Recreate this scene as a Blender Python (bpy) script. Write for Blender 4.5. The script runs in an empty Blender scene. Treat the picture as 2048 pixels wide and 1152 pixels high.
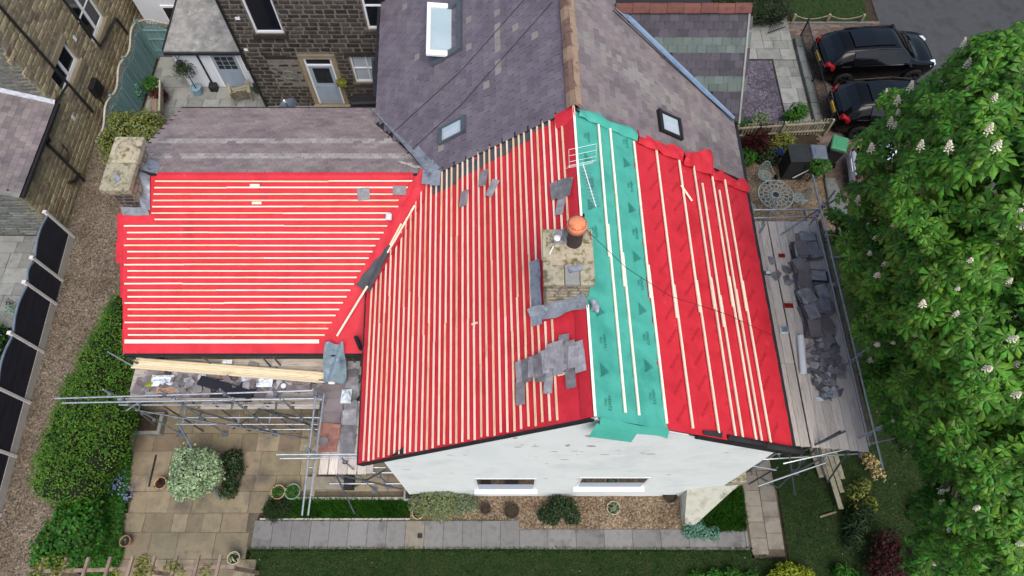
import bpy, math, random
import numpy as np
from mathutils import Vector, Matrix, noise as mnoise
R = math.radians
rng = random.Random(7)
nrng = np.random.default_rng(11)
scene = bpy.context.scene
COL = scene.collection

# ------------------------------------------------------------------ camera, sky, sun, exposure
CAM_H, TILT, FPX = 21.0, R(26.3), 1365.0
cd = bpy.data.cameras.new('camera'); cam = bpy.data.objects.new('camera', cd); COL.objects.link(cam)
cd.sensor_width = 36.0; cd.lens = 36.0 * FPX / 2048.0; cd.clip_start = 0.1; cd.clip_end = 2000
cam.location = (0, 0, CAM_H); cam.rotation_euler = (TILT, 0, 0)
scene.camera = cam

SUN_EL, SUN_AZ = 62.0, 160.0          # azimuth measured from +Y towards +X
world = bpy.data.worlds.new('World'); scene.world = world; world.use_nodes = True
wn = world.node_tree.nodes; wl = world.node_tree.links
bg = wn.get('Background') or wn.new('ShaderNodeBackground')
sky = wn.new('ShaderNodeTexSky'); sky.sky_type = 'NISHITA'; sky.sun_disc = False
sky.sun_elevation = R(SUN_EL); sky.sun_rotation = R(SUN_AZ); sky.air_density = 1.0; sky.dust_density = 4.0; sky.ozone_density = 1.0
wl.new(sky.outputs[0], bg.inputs[0]); bg.inputs[1].default_value = 0.15
sd = bpy.data.lights.new('sun', 'SUN'); sun = bpy.data.objects.new('sun', sd); COL.objects.link(sun)
sd.energy = 1.5; sd.angle = R(42); sd.color = (1.0, 0.96, 0.9)
sun.rotation_euler = (R(90 - SUN_EL), 0, R(180 - SUN_AZ))
sun.location = (10, 10, 30)
scene.view_settings.view_transform = 'Standard'; scene.view_settings.look = 'None'
scene.view_settings.gamma = 1.0; scene.view_settings.exposure = 0.52
scene.view_settings.use_curve_mapping = False
scene.render.engine = 'CYCLES'
scene.cycles.max_bounces = 6; scene.cycles.transparent_max_bounces = 6

# ------------------------------------------------------------------ surveying: a point of the photograph at a known height / plane
ST, CT = math.sin(TILT), math.cos(TILT)
def ray(u, v):
    a = (u - 1024) / FPX; b = (v - 576) / FPX
    return Vector((a, ST - b * CT, -CT - b * ST))
def G(u, v, z=0.0):
    d = ray(u, v); t = (z - CAM_H) / d.z
    return Vector((d.x * t, d.y * t, z))
def atY(u, v, Y):
    d = ray(u, v); t = Y / d.y
    return Vector((d.x * t, Y, CAM_H + d.z * t))
def atX(u, v, X):
    d = ray(u, v); t = X / d.x
    return Vector((X, d.y * t, CAM_H + d.z * t))
def atP(u, v, p, n):
    d = ray(u, v); c = Vector((0, 0, CAM_H)); n = Vector(n)
    t = (Vector(p) - c).dot(n) / d.dot(n)
    return c + d * t
def pix(p):
    x, y, z = p[0], p[1], p[2] - CAM_H
    w = y * ST - z * CT
    return (1024 + FPX * x / w, 576 - FPX * (y * CT + z * ST) / w)
def in_view(p, m=30):
    u, v = pix(p)
    return -m < u < 2048 + m and -m < v < 1152 + m

# ------------------------------------------------------------------ objects
def wloc(o):
    t = Vector((0, 0, 0))
    while o is not None:
        t += o.location; o = o.parent
    return t
def tag(o, label=None, cat=None, group=None, kind=None):
    if label: o['label'] = label
    if cat: o['category'] = cat
    if group: o['group'] = group
    if kind: o['kind'] = kind
    return o
def thing(name, label, cat, loc, group=None, rz=0.0):
    o = bpy.data.objects.new(name, None); COL.objects.link(o)
    o.empty_display_size = 0.2
    o.location = loc; o.rotation_euler = (0, 0, rz)
    return tag(o, label, cat, group)
def link(name, me, parent=None):
    o = bpy.data.objects.new(name, me); COL.objects.link(o)
    if parent is not None: o.parent = parent
    return o
class MB:
    def __init__(s): s.v = []; s.f = []
    def poly(s, pts):
        n = len(s.v); s.v += [Vector(p) for p in pts]; s.f.append(tuple(range(n, n + len(pts)))); return s
    def box(s, lo, hi):
        x0, y0, z0 = lo; x1, y1, z1 = hi; n = len(s.v)
        s.v += [Vector(p) for p in ((x0,y0,z0),(x1,y0,z0),(x1,y1,z0),(x0,y1,z0),(x0,y0,z1),(x1,y0,z1),(x1,y1,z1),(x0,y1,z1))]
        s.f += [tuple(n + i for i in q) for q in ((0,3,2,1),(4,5,6,7),(0,1,5,4),(1,2,6,5),(2,3,7,6),(3,0,4,7))]
        return s
    def hexa(s, b, t):                                   # bottom quad, top quad (same order)
        n = len(s.v); s.v += [Vector(p) for p in b] + [Vector(p) for p in t]
        s.f += [tuple(n + i for i in q) for q in ((0,3,2,1),(4,5,6,7),(0,1,5,4),(1,2,6,5),(2,3,7,6),(3,0,4,7))]
        return s
    def beam(s, p0, p1, w, h, up=(0, 0, 1)):             # rectangular bar, centred
        p0 = Vector(p0); p1 = Vector(p1); d = (p1 - p0).normalized(); up = Vector(up)
        sd_ = d.cross(up)
        if sd_.length < 1e-4: sd_ = d.cross(Vector((1, 0, 0)))
        sd_.normalize(); u = sd_.cross(d).normalized()
        a = sd_ * w / 2; b = u * h / 2
        return s.hexa([p0 - a - b, p0 + a - b, p1 + a - b, p1 - a - b], [p0 - a + b, p0 + a + b, p1 + a + b, p1 - a + b])
    def tube(s, p0, p1, r, n=8, r1=None, cap=True):
        p0 = Vector(p0); p1 = Vector(p1); d = (p1 - p0).normalized(); r1 = r if r1 is None else r1
        x = d.orthogonal().normalized(); y = d.cross(x); k = len(s.v)
        for p, rr in ((p0, r), (p1, r1)):
            for i in range(n):
                a = 2 * math.pi * i / n; s.v.append(p + (x * math.cos(a) + y * math.sin(a)) * rr)
        for i in range(n):
            j = (i + 1) % n; s.f.append((k + i, k + j, k + n + j, k + n + i))
        if cap: s.f.append(tuple(k + n - 1 - i for i in range(n))); s.f.append(tuple(k + n + i for i in range(n)))
        return s
    def path(s, pts, r, n=6):
        pts = [Vector(p) for p in pts]
        for a, b in zip(pts[:-1], pts[1:]):
            if (b - a).length > 1e-5: s.tube(a, b, r, n)
        return s
    def lathe(s, c, prof, n=20, cap_bottom=False, cap_top=False):
        c = Vector(c); k = len(s.v)
        for r, z in prof:
            for i in range(n):
                a = 2 * math.pi * i / n; s.v.append(c + Vector((r * math.cos(a), r * math.sin(a), z)))
        for q in range(len(prof) - 1):
            for i in range(n):
                j = (i + 1) % n; s.f.append((k + q*n + i, k + q*n + j, k + (q+1)*n + j, k + (q+1)*n + i))
        if cap_bottom: s.f.append(tuple(k + n - 1 - i for i in range(n)))
        if cap_top: s.f.append(tuple(k + (len(prof)-1)*n + i for i in range(n)))
        return s
    def prism(s, pts, d):                                # polygon extruded along d
        pts = [Vector(p) for p in pts]; d = Vector(d); n = len(pts); k = len(s.v)
        s.v += pts + [p + d for p in pts]
        s.f.append(tuple(k + n - 1 - i for i in range(n))); s.f.append(tuple(k + n + i for i in range(n)))
        for i in range(n):
            j = (i + 1) % n; s.f.append((k + i, k + j, k + n + j, k + n + i))
        return s
    def grid(s, fn, nu, nv):
        k = len(s.v)
        for j in range(nv + 1):
            for i in range(nu + 1): s.v.append(Vector(fn(i / nu, j / nv)))
        for j in range(nv):
            for i in range(nu):
                a = k + j * (nu + 1) + i; s.f.append((a, a + 1, a + nu + 2, a + nu + 1))
        return s
    def mesh(s, name, mat, off=None, smooth=False):
        off = off or Vector((0, 0, 0)); me = bpy.data.meshes.new(name)
        me.from_pydata([tuple(p - off) for p in s.v], [], s.f); me.materials.append(mat)
        if smooth: me.polygons.foreach_set('use_smooth', [True] * len(me.polygons))
        me.update(); return me
    def build(s, name, mat, parent=None, smooth=False, local=False, bevel=0):
        off = Vector((0, 0, 0)) if (local or parent is None) else wloc(parent)
        o = link(name, s.mesh(name, mat, off, smooth), parent)
        if bevel:
            m = o.modifiers.new('bevel', 'BEVEL'); m.width = bevel; m.segments = 1; m.limit_method = 'ANGLE'
        return o
def npmesh(name, V, F, mat, parent=None, kind=None, smooth=False):
    V = np.asarray(V, dtype=np.float32); F = np.asarray(F, dtype=np.int32)
    if parent is not None: V = V - np.array(wloc(parent), dtype=np.float32)
    me = bpy.data.meshes.new(name); k = F.shape[1]
    me.vertices.add(len(V)); me.vertices.foreach_set('co', V.ravel())
    me.loops.add(F.size); me.loops.foreach_set('vertex_index', F.ravel())
    me.polygons.add(len(F)); me.polygons.foreach_set('loop_start', np.arange(0, F.size, k, dtype=np.int32))
    me.polygons.foreach_set('loop_total', np.full(len(F), k, dtype=np.int32))
    me.polygons.foreach_set('use_smooth', np.full(len(F), bool(smooth)))
    me.materials.append(mat); me.update(calc_edges=True); me.validate()
    o = link(name, me, parent)
    if kind: o['kind'] = kind
    return o
def piece(name, me, M, parent):                           # a shared-mesh piece at world matrix M under an unrotated parent
    o = link(name, me, parent)
    o.matrix_basis = Matrix.Translation(-wloc(parent)) @ M
    return o
def frame(x, y, z, o):                                    # matrix from three axes and an origin
    m = Matrix.Identity(4)
    for i, a in enumerate((x, y, z)):
        a = Vector(a)
        for j in range(3): m[j][i] = a[j]
    for j in range(3): m[j][3] = o[j]
    return m
def copy_tree(o, parent=None):
    c = o.copy(); COL.objects.link(c); c.parent = parent
    for ch in list(o.children): copy_tree(ch, c)
    return c
def struct(name, mb, mat, parent=None, **k):
    o = mb.build(name, mat, parent, **k)
    if parent is None: o['kind'] = 'structure'
    return o
def inpoly(x, y, P):
    c = False; n = len(P)
    for i in range(n):
        x0, y0 = P[i][0], P[i][1]; x1, y1 = P[(i + 1) % n][0], P[(i + 1) % n][1]
        if (y0 > y) != (y1 > y) and x < (x1 - x0) * (y - y0) / (y1 - y0) + x0: c = not c
    return c
def lerp(a, b, t): return a + (b - a) * t

# ------------------------------------------------------------------ procedural materials
def srgb(r, g, b):
    f = lambda c: (c / 255 / 12.92) if c / 255 <= 0.04045 else ((c / 255 + 0.055) / 1.055) ** 2.4
    return (f(r), f(g), f(b))
MATS = {}
def mat(name, cols, rough=0.85, scale=2.0, detail=5, var=0.12, hue=0.0, bump=0.15, bscale=40.0, spec=0.3, metal=0.0,
        spots=(), stretch=(1, 1, 1), rot=0.0, transl=0.0, coat=0.0, voro=0.0, vscale=30.0, vcols=None, alpha=None):
    m = bpy.data.materials.new(name); m.use_nodes = True; nt = m.node_tree; N = nt.nodes; L = nt.links
    for n in list(N): N.remove(n)
    out = N.new('ShaderNodeOutputMaterial'); b = N.new('ShaderNodeBsdfPrincipled')
    geo = N.new('ShaderNodeNewGeometry'); oi = N.new('ShaderNodeObjectInfo')
    mp = N.new('ShaderNodeMapping'); mp.inputs['Scale'].default_value = stretch; mp.inputs['Rotation'].default_value = (0, 0, rot)
    L.new(geo.outputs['Position'], mp.inputs['Vector'])
    def noise(sc, det, vec=mp):
        n = N.new('ShaderNodeTexNoise'); n.inputs['Scale'].default_value = sc; n.inputs['Detail'].default_value = det
        n.inputs['Roughness'].default_value = 0.6; L.new(vec.outputs[0], n.inputs['Vector']); return n
    cols = [c if len(c) == 4 else (*c, 1) for c in cols]
    if vcols:
        vo = N.new('ShaderNodeTexVoronoi'); vo.inputs['Scale'].default_value = vscale; L.new(mp.outputs[0], vo.inputs['Vector'])
        sep = N.new('ShaderNodeSeparateColor'); L.new(vo.outputs['Color'], sep.inputs[0])
        rp = N.new('ShaderNodeValToRGB'); e = rp.color_ramp.elements
        vc = [c if len(c) == 4 else (*c, 1) for c in vcols]
        e[0].color = vc[0]; e[1].color = vc[-1]
        for i in range(1, len(vc) - 1): q = e.new(i / (len(vc) - 1)); q.color = vc[i]
        L.new(sep.outputs[0], rp.inputs[0]); base = rp.outputs[0]
        n1 = noise(scale, detail); r2 = N.new('ShaderNodeValToRGB'); r2.color_ramp.elements[0].color = cols[0]; r2.color_ramp.elements[1].color = cols[-1]
        r2.color_ramp.elements[0].position = .3; r2.color_ramp.elements[1].position = .7
        L.new(n1.outputs[0], r2.inputs[0]); mx = N.new('ShaderNodeMixRGB'); mx.blend_type = 'MULTIPLY'; mx.inputs[0].default_value = 1
        L.new(base, mx.inputs[1]); L.new(r2.outputs[0], mx.inputs[2]); base = mx.outputs[0]
    elif len(cols) == 1:
        rgb = N.new('ShaderNodeRGB'); rgb.outputs[0].default_value = cols[0]; base = rgb.outputs[0]
    else:
        n1 = noise(scale, detail); rp = N.new('ShaderNodeValToRGB'); e = rp.color_ramp.elements
        e[0].position = 0.3; e[1].position = 0.7; e[0].color = cols[0]; e[1].color = cols[-1]
        for i in range(1, len(cols) - 1): q = e.new(0.3 + 0.4 * i / (len(cols) - 1)); q.color = cols[i]
        L.new(n1.outputs[0], rp.inputs[0]); base = rp.outputs[0]
    if var > 0 or hue > 0:
        ad = N.new('ShaderNodeMath'); ad.operation = 'ADD'; L.new(oi.outputs['Random'], ad.inputs[0]); L.new(geo.outputs['Random Per Island'], ad.inputs[1])
        fr = N.new('ShaderNodeMath'); fr.operation = 'FRACT'; L.new(ad.outputs[0], fr.inputs[0])
        mr = N.new('ShaderNodeMapRange'); mr.inputs[3].default_value = 1 - var * 1.6; mr.inputs[4].default_value = 1 + var * 1.6; L.new(fr.outputs[0], mr.inputs[0])
        hs = N.new('ShaderNodeHueSaturation'); L.new(base, hs.inputs['Color']); L.new(mr.outputs[0], hs.inputs['Value'])
        if hue > 0:
            m2 = N.new('ShaderNodeMath'); m2.operation = 'MULTIPLY'; m2.inputs[1].default_value = 7.31; L.new(fr.outputs[0], m2.inputs[0])
            f2 = N.new('ShaderNodeMath'); f2.operation = 'FRACT'; L.new(m2.outputs[0], f2.inputs[0])
            mh = N.new('ShaderNodeMapRange'); mh.inputs[3].default_value = 0.5 - hue; mh.inputs[4].default_value = 0.5 + hue
            L.new(f2.outputs[0], mh.inputs[0]); L.new(mh.outputs[0], hs.inputs['Hue'])
        base = hs.outputs[0]
    for (sc, lo, hi, c, fac) in spots:
        n = noise(sc, 6); rp = N.new('ShaderNodeMapRange'); rp.inputs[1].default_value = lo; rp.inputs[2].default_value = hi
        rp.inputs[4].default_value = fac; L.new(n.outputs[0], rp.inputs[0])
        mx = N.new('ShaderNodeMixRGB'); L.new(rp.outputs[0], mx.inputs[0]); L.new(base, mx.inputs[1]); mx.inputs[2].default_value = (*c[:3], 1)
        base = mx.outputs[0]
    L.new(base, b.inputs['Base Color'])
    b.inputs['Roughness'].default_value = rough; b.inputs['Specular IOR Level'].default_value = spec; b.inputs['Metallic'].default_value = metal
    if coat: b.inputs['Coat Weight'].default_value = coat; b.inputs['Coat Roughness'].default_value = 0.03
    if bump > 0:
        bp = N.new('ShaderNodeBump'); bp.inputs['Strength'].default_value = min(1, bump * 2); bp.inputs['Distance'].default_value = 0.02
        if voro: 
            vb = N.new('ShaderNodeTexVoronoi'); vb.inputs['Scale'].default_value = vscale; L.new(mp.outputs[0], vb.inputs['Vector'])
            iv = N.new('ShaderNodeMath'); iv.operation = 'SUBTRACT'; iv.inputs[0].default_value = 1; L.new(vb.outputs['Distance'], iv.inputs[1]); L.new(iv.outputs[0], bp.inputs['Height'])
        else:
            n2 = noise(bscale, 4); L.new(n2.outputs[0], bp.inputs['Height'])
        L.new(bp.outputs[0], b.inputs['Normal'])
    sh = b.outputs[0]
    if transl > 0:
        tr = N.new('ShaderNodeBsdfTranslucent'); L.new(base, tr.inputs[0]); mx = N.new('ShaderNodeMixShader'); mx.inputs[0].default_value = transl
        L.new(sh, mx.inputs[1]); L.new(tr.outputs[0], mx.inputs[2]); sh = mx.outputs[0]
    L.new(sh, out.inputs[0]); MATS[name] = m
    return m
S = srgb
m_slate = mat('slate_purple', [S(88,81,92), S(100,93,103), S(110,103,110)], rough=.75, scale=1.3, var=.09, hue=.012, bump=.25, bscale=55, spec=.35,
              spots=[(2.2, .62, .74, S(120,128,126), .45), (14, .68, .76, S(165,160,156), .5)])
m_slate_dark = mat('slate_dark', [S(58,55,63), S(66,63,71), S(76,73,80)], rough=.7, scale=1.3, var=.14, hue=.012, bump=.25, bscale=55, spec=.3, spots=[(3, .62, .74, S(100,104,106), .35)])
m_slate_brown = mat('slate_brown', [S(112,102,102), S(128,116,116), S(140,130,126)], rough=.85, scale=1.2, var=.1, hue=.01, bump=.25, bscale=60, spots=[(1.3, .55, .7, S(150,144,136), .5), (16, .66, .74, S(186,182,174), .6)])
m_slate_grey = mat('slate_weathered_lit', [S(98,92,96), S(114,106,108), S(126,118,116)], rough=.8, scale=1.2, var=.12, hue=.01, bump=.25, bscale=60,
              spots=[(1.1, .55, .72, S(140,140,128), .4), (16, .68, .75, S(172,168,160), .5)])
m_slate_green = mat('slate_green', [S(76,88,86), S(86,98,94), S(94,102,99)], rough=.8, scale=2, var=.1, bump=.25, bscale=60, spots=[(16, .68, .75, S(172,172,164), .5)])
m_slate_pale = mat('slate_pale', [S(118,114,112), S(130,126,122), S(120,122,116)], rough=.85, scale=2, var=.06, bump=.25, bscale=60)
m_slate_lichen = mat('slate_lichen', [S(142,138,134), S(158,152,148), S(128,122,120)], rough=.9, scale=5, var=.1, bump=.25, bscale=60)
m_slate_loose = mat('slate_loose', [S(106,105,109), S(126,125,129), S(148,147,150)], rough=.5, scale=6, var=.3, hue=.02, bump=.3, bscale=45, spec=.5, spots=[(5, .6, .75, S(150,148,150), .5)])
m_underslate = mat('slate_bed', [S(40,37,42)], rough=.9, var=0, bump=0)
m_red = mat('membrane_red', [S(182,38,50), S(191,43,56), S(174,34,46)], rough=.6, scale=1.1, var=0, bump=.16, bscale=6, spec=.25,
            spots=[(7, .58, .72, S(160,30,42), .5), (26, .62, .70, S(136,28,40), .45), (2.3, .64, .76, S(222,96,102), .4), (55, .68, .74, S(236,190,184), .5)])
m_green = mat('membrane_green', [S(62,150,134), S(72,160,144), S(56,140,126)], rough=.6, scale=1.0, var=0, bump=.06, bscale=9, spec=.25, spots=[(3, .6, .75, S(48,128,116), .5)])
m_print = mat('membrane_print', [S(26,98,90)], rough=.7, var=0, bump=0)
m_print_red = mat('membrane_red_print', [S(172,36,50)], rough=.7, var=0, bump=0)
m_batten = mat('batten_timber', [S(224,200,178), S(234,214,194), S(208,180,152)], rough=.75, scale=3, var=.07, bump=.12, bscale=30, stretch=(6, .6, 6), spots=[(11, .7, .78, S(150,110,76), .5)])
m_batten_x = mat('batten_timber_wing', [S(224,200,178), S(234,214,194), S(208,180,152)], rough=.75, scale=3, var=.07, bump=.12, bscale=30, stretch=(.6, 6, 6), spots=[(11, .7, .78, S(150,110,76), .5)])
m_batten_b = mat('batten_timber_b', [S(206,176,142), S(222,196,166), S(188,154,118)], rough=.75, scale=3, var=.07, bump=.12, bscale=30, stretch=(6, .6, 6), spots=[(11, .66, .76, S(140,100,70), .6)])
m_batten_xb = mat('batten_timber_wing_b', [S(206,176,142), S(222,196,166), S(188,154,118)], rough=.75, scale=3, var=.07, bump=.12, bscale=30, stretch=(.6, 6, 6), spots=[(11, .66, .76, S(140,100,70), .6)])
m_batten_pale = mat('batten_pale', [S(232,220,196), S(240,232,214), S(222,204,176)], rough=.7, scale=3, var=.05, bump=.1, bscale=30, stretch=(6, .6, 6))
m_newtimber = mat('new_timber', [S(204,188,154), S(218,204,174), S(184,166,132)], rough=.7, scale=4, var=.08, bump=.12, bscale=30, stretch=(.5, 8, 8))
m_board = mat('scaffold_board', [S(178,170,162), S(196,188,180), S(158,150,142)], rough=.9, scale=3, var=.12, hue=.01, bump=.2, bscale=30, stretch=(7, .7, 7), spots=[(4, .6, .75, S(140,132,126), .5)])
m_board_x = mat('scaffold_board_x', [S(150,144,136), S(176,168,158), S(130,124,118)], rough=.9, scale=3, var=.12, hue=.01, bump=.2, bscale=30, stretch=(.7, 7, 7), spots=[(4, .6, .75, S(110,102,98), .5)])
m_galv = mat('galvanised_tube', [S(150,156,162), S(172,178,184), S(132,138,146)], rough=.42, scale=6, var=.06, bump=.05, bscale=30, metal=.75, spec=.5)
m_galv_dark = mat('tarnished_tube', [S(92,98,106), S(112,118,126), S(78,84,92)], rough=.5, scale=6, var=.06, bump=.05, bscale=30, metal=.7)
m_bluetube = mat('blue_painted_tube', [S(62,84,104), S(80,100,116), S(110,124,134)], rough=.5, scale=4, var=0, bump=.05, metal=.4)
m_render = mat('white_render', [S(212,218,216), S(220,225,222), S(202,209,208)], rough=.92, scale=.8, var=0, bump=.12, bscale=70, spec=.15,
               spots=[(3.5, .62, .78, S(182,186,182), .45), (.7, .58, .75, S(194,198,194), .5)])
m_bare = mat('bare_render', [S(150,150,142), S(166,164,156), S(132,130,122)], rough=.95, scale=8, var=.05, bump=.2, bscale=50)
m_dirtyrender = mat('dirty_render', [S(168,168,154), S(182,182,168), S(146,142,126)], rough=.95, scale=2, var=0, bump=.2, bscale=40, spots=[(1.6, .56, .66, S(70,68,60), .8), (9, .62, .7, S(110,106,92), .6)])
m_white = mat('white_paint', [S(220,222,224)], rough=.35, var=.02, bump=0, spec=.5)
m_whitewall = mat('white_wall', [S(196,202,210), S(206,211,217)], rough=.9, scale=1.5, var=0, bump=.1, bscale=30)
m_black = mat('black_plastic', [S(30,30,33), S(40,40,43)], rough=.45, scale=4, var=.05, bump=.03)
m_felt = mat('black_felt', [S(34,34,36), S(48,48,50)], rough=.9, scale=5, var=.05, bump=.25, bscale=60)
m_felt_roof = mat('grey_felt_roof', [S(104,106,106), S(128,128,126), S(150,150,146)], rough=.95, scale=2.6, var=0, bump=.3, bscale=30, spots=[(5, .55, .66, S(170,168,160), .5), (1.6, .58, .7, S(84,86,86), .6)])
m_greyfelt = mat('charcoal_underlay', [S(62,64,68), S(78,80,84)], rough=.85, scale=4, var=0, bump=.15, bscale=50)
m_lead = mat('lead_sheet', [S(120,128,138), S(146,152,160), S(98,104,114)], rough=.45, scale=5, var=.06, bump=.3, bscale=14, metal=.35, spots=[(6, .62, .72, S(190,196,200), .6)])
m_leadblue = mat('valley_lead', [S(98,122,150), S(122,142,166), S(84,104,130)], rough=.5, scale=3, var=0, bump=.2, bscale=14, metal=.25)
m_ridge = mat('ridge_clay', [S(98,76,70), S(114,90,80), S(86,68,62)], rough=.85, scale=4, var=.08, bump=.2, bscale=30, spots=[(9, .6, .7, S(150,128,96), .55)])
m_ridge_moss = mat('ridge_mossy', [S(126,106,90), S(140,120,102), S(106,88,76)], rough=.9, scale=4, var=.08, bump=.3, bscale=30, spots=[(12, .6, .68, S(96,84,50), .8)])
m_ridge_dark = mat('ridge_brown', [S(92,58,54), S(106,68,60), S(78,50,48)], rough=.8, scale=4, var=.08, bump=.2, bscale=30)
m_terra = mat('terracotta', [S(196,116,82), S(210,132,96), S(180,102,72)], rough=.85, scale=6, var=.04, bump=.1, bscale=30)
m_terra_pot = mat('terracotta_old', [S(146,112,88), S(166,132,106), S(120,92,74)], rough=.9, scale=7, var=.1, bump=.15, bscale=30)
m_darkpot = mat('pot_dark', [S(52,42,44), S(66,54,54)], rough=.5, scale=5, var=.05, bump=.05)
m_stonecap = mat('chimney_stone', [S(134,128,106), S(160,154,132), S(108,102,84)], rough=.95, scale=3, var=.08, bump=.35, bscale=20, spots=[(5, .52, .64, S(82,78,52), .75), (9, .6, .7, S(176,172,154), .6), (3, .56, .66, S(64,62,54), .7)])
m_mortar = mat('flaunching', [S(140,132,112), S(164,154,132), S(112,104,86)], rough=.98, scale=6, var=0, bump=.5, bscale=16, spots=[(7, .52, .62, S(92,84,40), .8), (14, .6, .68, S(60,56,36), .7)])
m_moss = mat('moss', [S(104,92,46), S(128,112,60), S(80,72,36)], rough=1, scale=14, var=.2, bump=.4, bscale=40)
m_paleStone = mat('pale_gritstone', [S(122,112,90), S(150,137,108), S(102,95,80)], rough=.95, scale=2.6, var=.2, hue=.02, bump=.4, bscale=22, spots=[(4.5, .56, .68, S(78,72,62), .65)])
m_paleMortar = mat('pale_mortar', [S(128,120,100), S(150,142,118)], rough=1, scale=5, var=0, bump=.3, bscale=30)
m_darkStone = mat('sooty_shaded_stone', [S(46,43,41), S(64,58,53), S(36,35,36)], rough=.95, scale=4, var=.3, hue=.015, bump=.5, bscale=18, spots=[(5, .6, .7, S(112,100,82), .6)])
m_darkMortar = mat('ribbon_mortar', [S(100,97,91), S(116,112,104), S(86,83,78)], rough=1, scale=4, var=0, bump=.3, bscale=30)
m_greyStone = mat('grey_rubble', [S(86,92,92), S(108,112,108), S(70,76,78)], rough=.95, scale=3, var=.18, hue=.01, bump=.45, bscale=20, spots=[(3, .58, .7, S(120,124,100), .5)])
m_sandstone = mat('sandstone_dressed', [S(126,114,92), S(140,127,104)], rough=.9, scale=3, var=.06, bump=.2, bscale=30)
m_flag = mat('yorkstone', [S(108,99,83), S(130,119,98), S(94,88,78)], rough=.9, scale=1.1, var=.16, hue=.015, bump=.25, bscale=18, spots=[(3.5, .58, .7, S(94,84,70), .55), (22, .66, .72, S(64,58,50), .6)])
m_flagjoint = mat('flag_joint', [S(78,72,60), S(98,90,76)], rough=1, scale=6, var=0, bump=.3)
m_greyflag = mat('grey_flag', [S(112,114,110), S(128,130,126), S(98,100,98)], rough=.9, scale=1.6, var=.12, hue=.01, bump=.15, bscale=26, spots=[(3, .6, .72, S(100,98,82), .5)])
m_slab = mat('concrete_slab', [S(104,104,104), S(118,117,116), S(92,92,93)], rough=.92, scale=2.2, var=.09, bump=.2, bscale=60, spots=[(30, .66, .72, S(140,140,138), .5), (2.2, .6, .72, S(84,80,72), .45)])
m_slabwarm = mat('buff_slab', [S(120,114,104), S(134,128,116), S(106,100,92)], rough=.92, scale=2.2, var=.09, bump=.2, bscale=60, spots=[(3, .6, .72, S(92,86,74), .5)])
m_gravel = mat('gravel', [S(200,190,176), S(255,250,244)], rough=.95, scale=.9, var=0, bump=.5, voro=1, vscale=22, vcols=[S(68,62,56), S(108,100,90), S(130,121,110), S(86,79,72), S(154,146,134)])
m_peagravel = mat('pea_gravel', [S(190,180,170), S(255,250,240)], rough=.9, scale=1.2, var=0, bump=.6, voro=1, vscale=26, vcols=[S(76,66,56), S(120,106,88), S(148,134,114), S(92,78,66), S(174,162,144)])
m_slatechip = mat('slate_chippings', [S(200,200,205), S(255,255,255)], rough=.8, scale=1.2, var=0, bump=.7, voro=1, vscale=18, vcols=[S(52,48,58), S(86,80,92), S(104,98,108), S(66,60,70), S(124,118,126)])
m_soil = mat('soil', [S(40,34,26), S(56,48,36), S(30,27,20)], rough=1, scale=5, var=0, bump=.5, bscale=20)
m_lawn = mat('lawn_base', [S(26,42,18), S(38,54,24), S(48,52,30)], rough=1, scale=3, var=0, bump=.4, bscale=40)
m_grass = mat('grass_blade', [S(36,74,26), S(52,96,34), S(88,100,52)], rough=.8, scale=1.1, var=.25, hue=.02, bump=0, transl=.25)
m_asphalt = mat('asphalt', [S(58,59,61), S(66,67,69), S(52,53,55)], rough=.9, scale=1.2, var=0, bump=.2, bscale=90)
m_brick = mat('paver', [S(92,80,74), S(108,94,86), S(80,70,66)], rough=.95, scale=3, var=.18, hue=.015, bump=.25, bscale=40)
m_wood = mat('weathered_wood', [S(110,96,84), S(132,116,102), S(92,80,70)], rough=.9, scale=3, var=.1, bump=.2, bscale=30)
m_darkwood = mat('dark_wood', [S(46,42,38), S(60,55,50)], rough=.85, scale=3, var=.1, bump=.2, bscale=30)
m_picket = mat('picket_wood', [S(122,118,100), S(142,136,116), S(98,96,80)], rough=.95, scale=4, var=.1, bump=.2, bscale=30, spots=[(6,.58,.68,S(78,88,58),.6)])
m_teal = mat('teal_fence', [S(92,122,124), S(104,134,134), S(80,110,112)], rough=.85, scale=2, var=.1, bump=.15, bscale=30, stretch=(4,4,.6))
m_tealcap = mat('fence_cap', [S(150,150,134), S(166,166,150)], rough=.9, scale=3, var=.05, bump=.1)
m_charcoal = mat('charcoal_composite', [S(30,31,40), S(38,39,49)], rough=.6, scale=2, var=.08, bump=.1, bscale=30)
m_fencetop = mat('fence_top_rail', [S(88,102,116), S(104,116,128)], rough=.5, scale=3, var=.04, bump=.05)
m_concpost = mat('concrete_post', [S(190,188,186), S(204,202,200)], rough=.9, scale=3, var=.04, bump=.15, bscale=50)
m_concboard = mat('gravel_board', [S(160,156,148), S(174,170,162)], rough=.9, scale=3, var=.04, bump=.15, bscale=50)
m_greypaint = mat('grey_door_paint', [S(134,148,164), S(144,158,172)], rough=.45, scale=2, var=.02, bump=.03)
m_upvc = mat('white_upvc', [S(214,218,224)], rough=.3, var=0, bump=0, spec=.5)
m_glass = mat('window_glass', [S(22,26,32)], rough=.06, var=0, bump=0, spec=.8)
m_glass_sky = mat('skylight_glass', [S(150,170,176), S(168,184,188)], rough=.08, scale=1, var=0, bump=0, spec=.9)
m_blind = mat('blind', [S(166,176,186)], rough=.8, var=.03, bump=0)
m_alu = mat('grey_frame', [S(84,90,98), S(98,104,112)], rough=.4, scale=3, var=.03, bump=.03, metal=.4)
m_carblack = mat('car_paint_black', [S(7,7,8)], rough=.09, var=0, bump=0, spec=.28)
m_carwhite = mat('car_paint_white', [S(206,214,226)], rough=.15, var=0, bump=0, spec=.6, coat=1)
m_carglass = mat('car_glass', [S(8,10,12)], rough=.03, var=0, bump=0, spec=.45)
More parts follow.
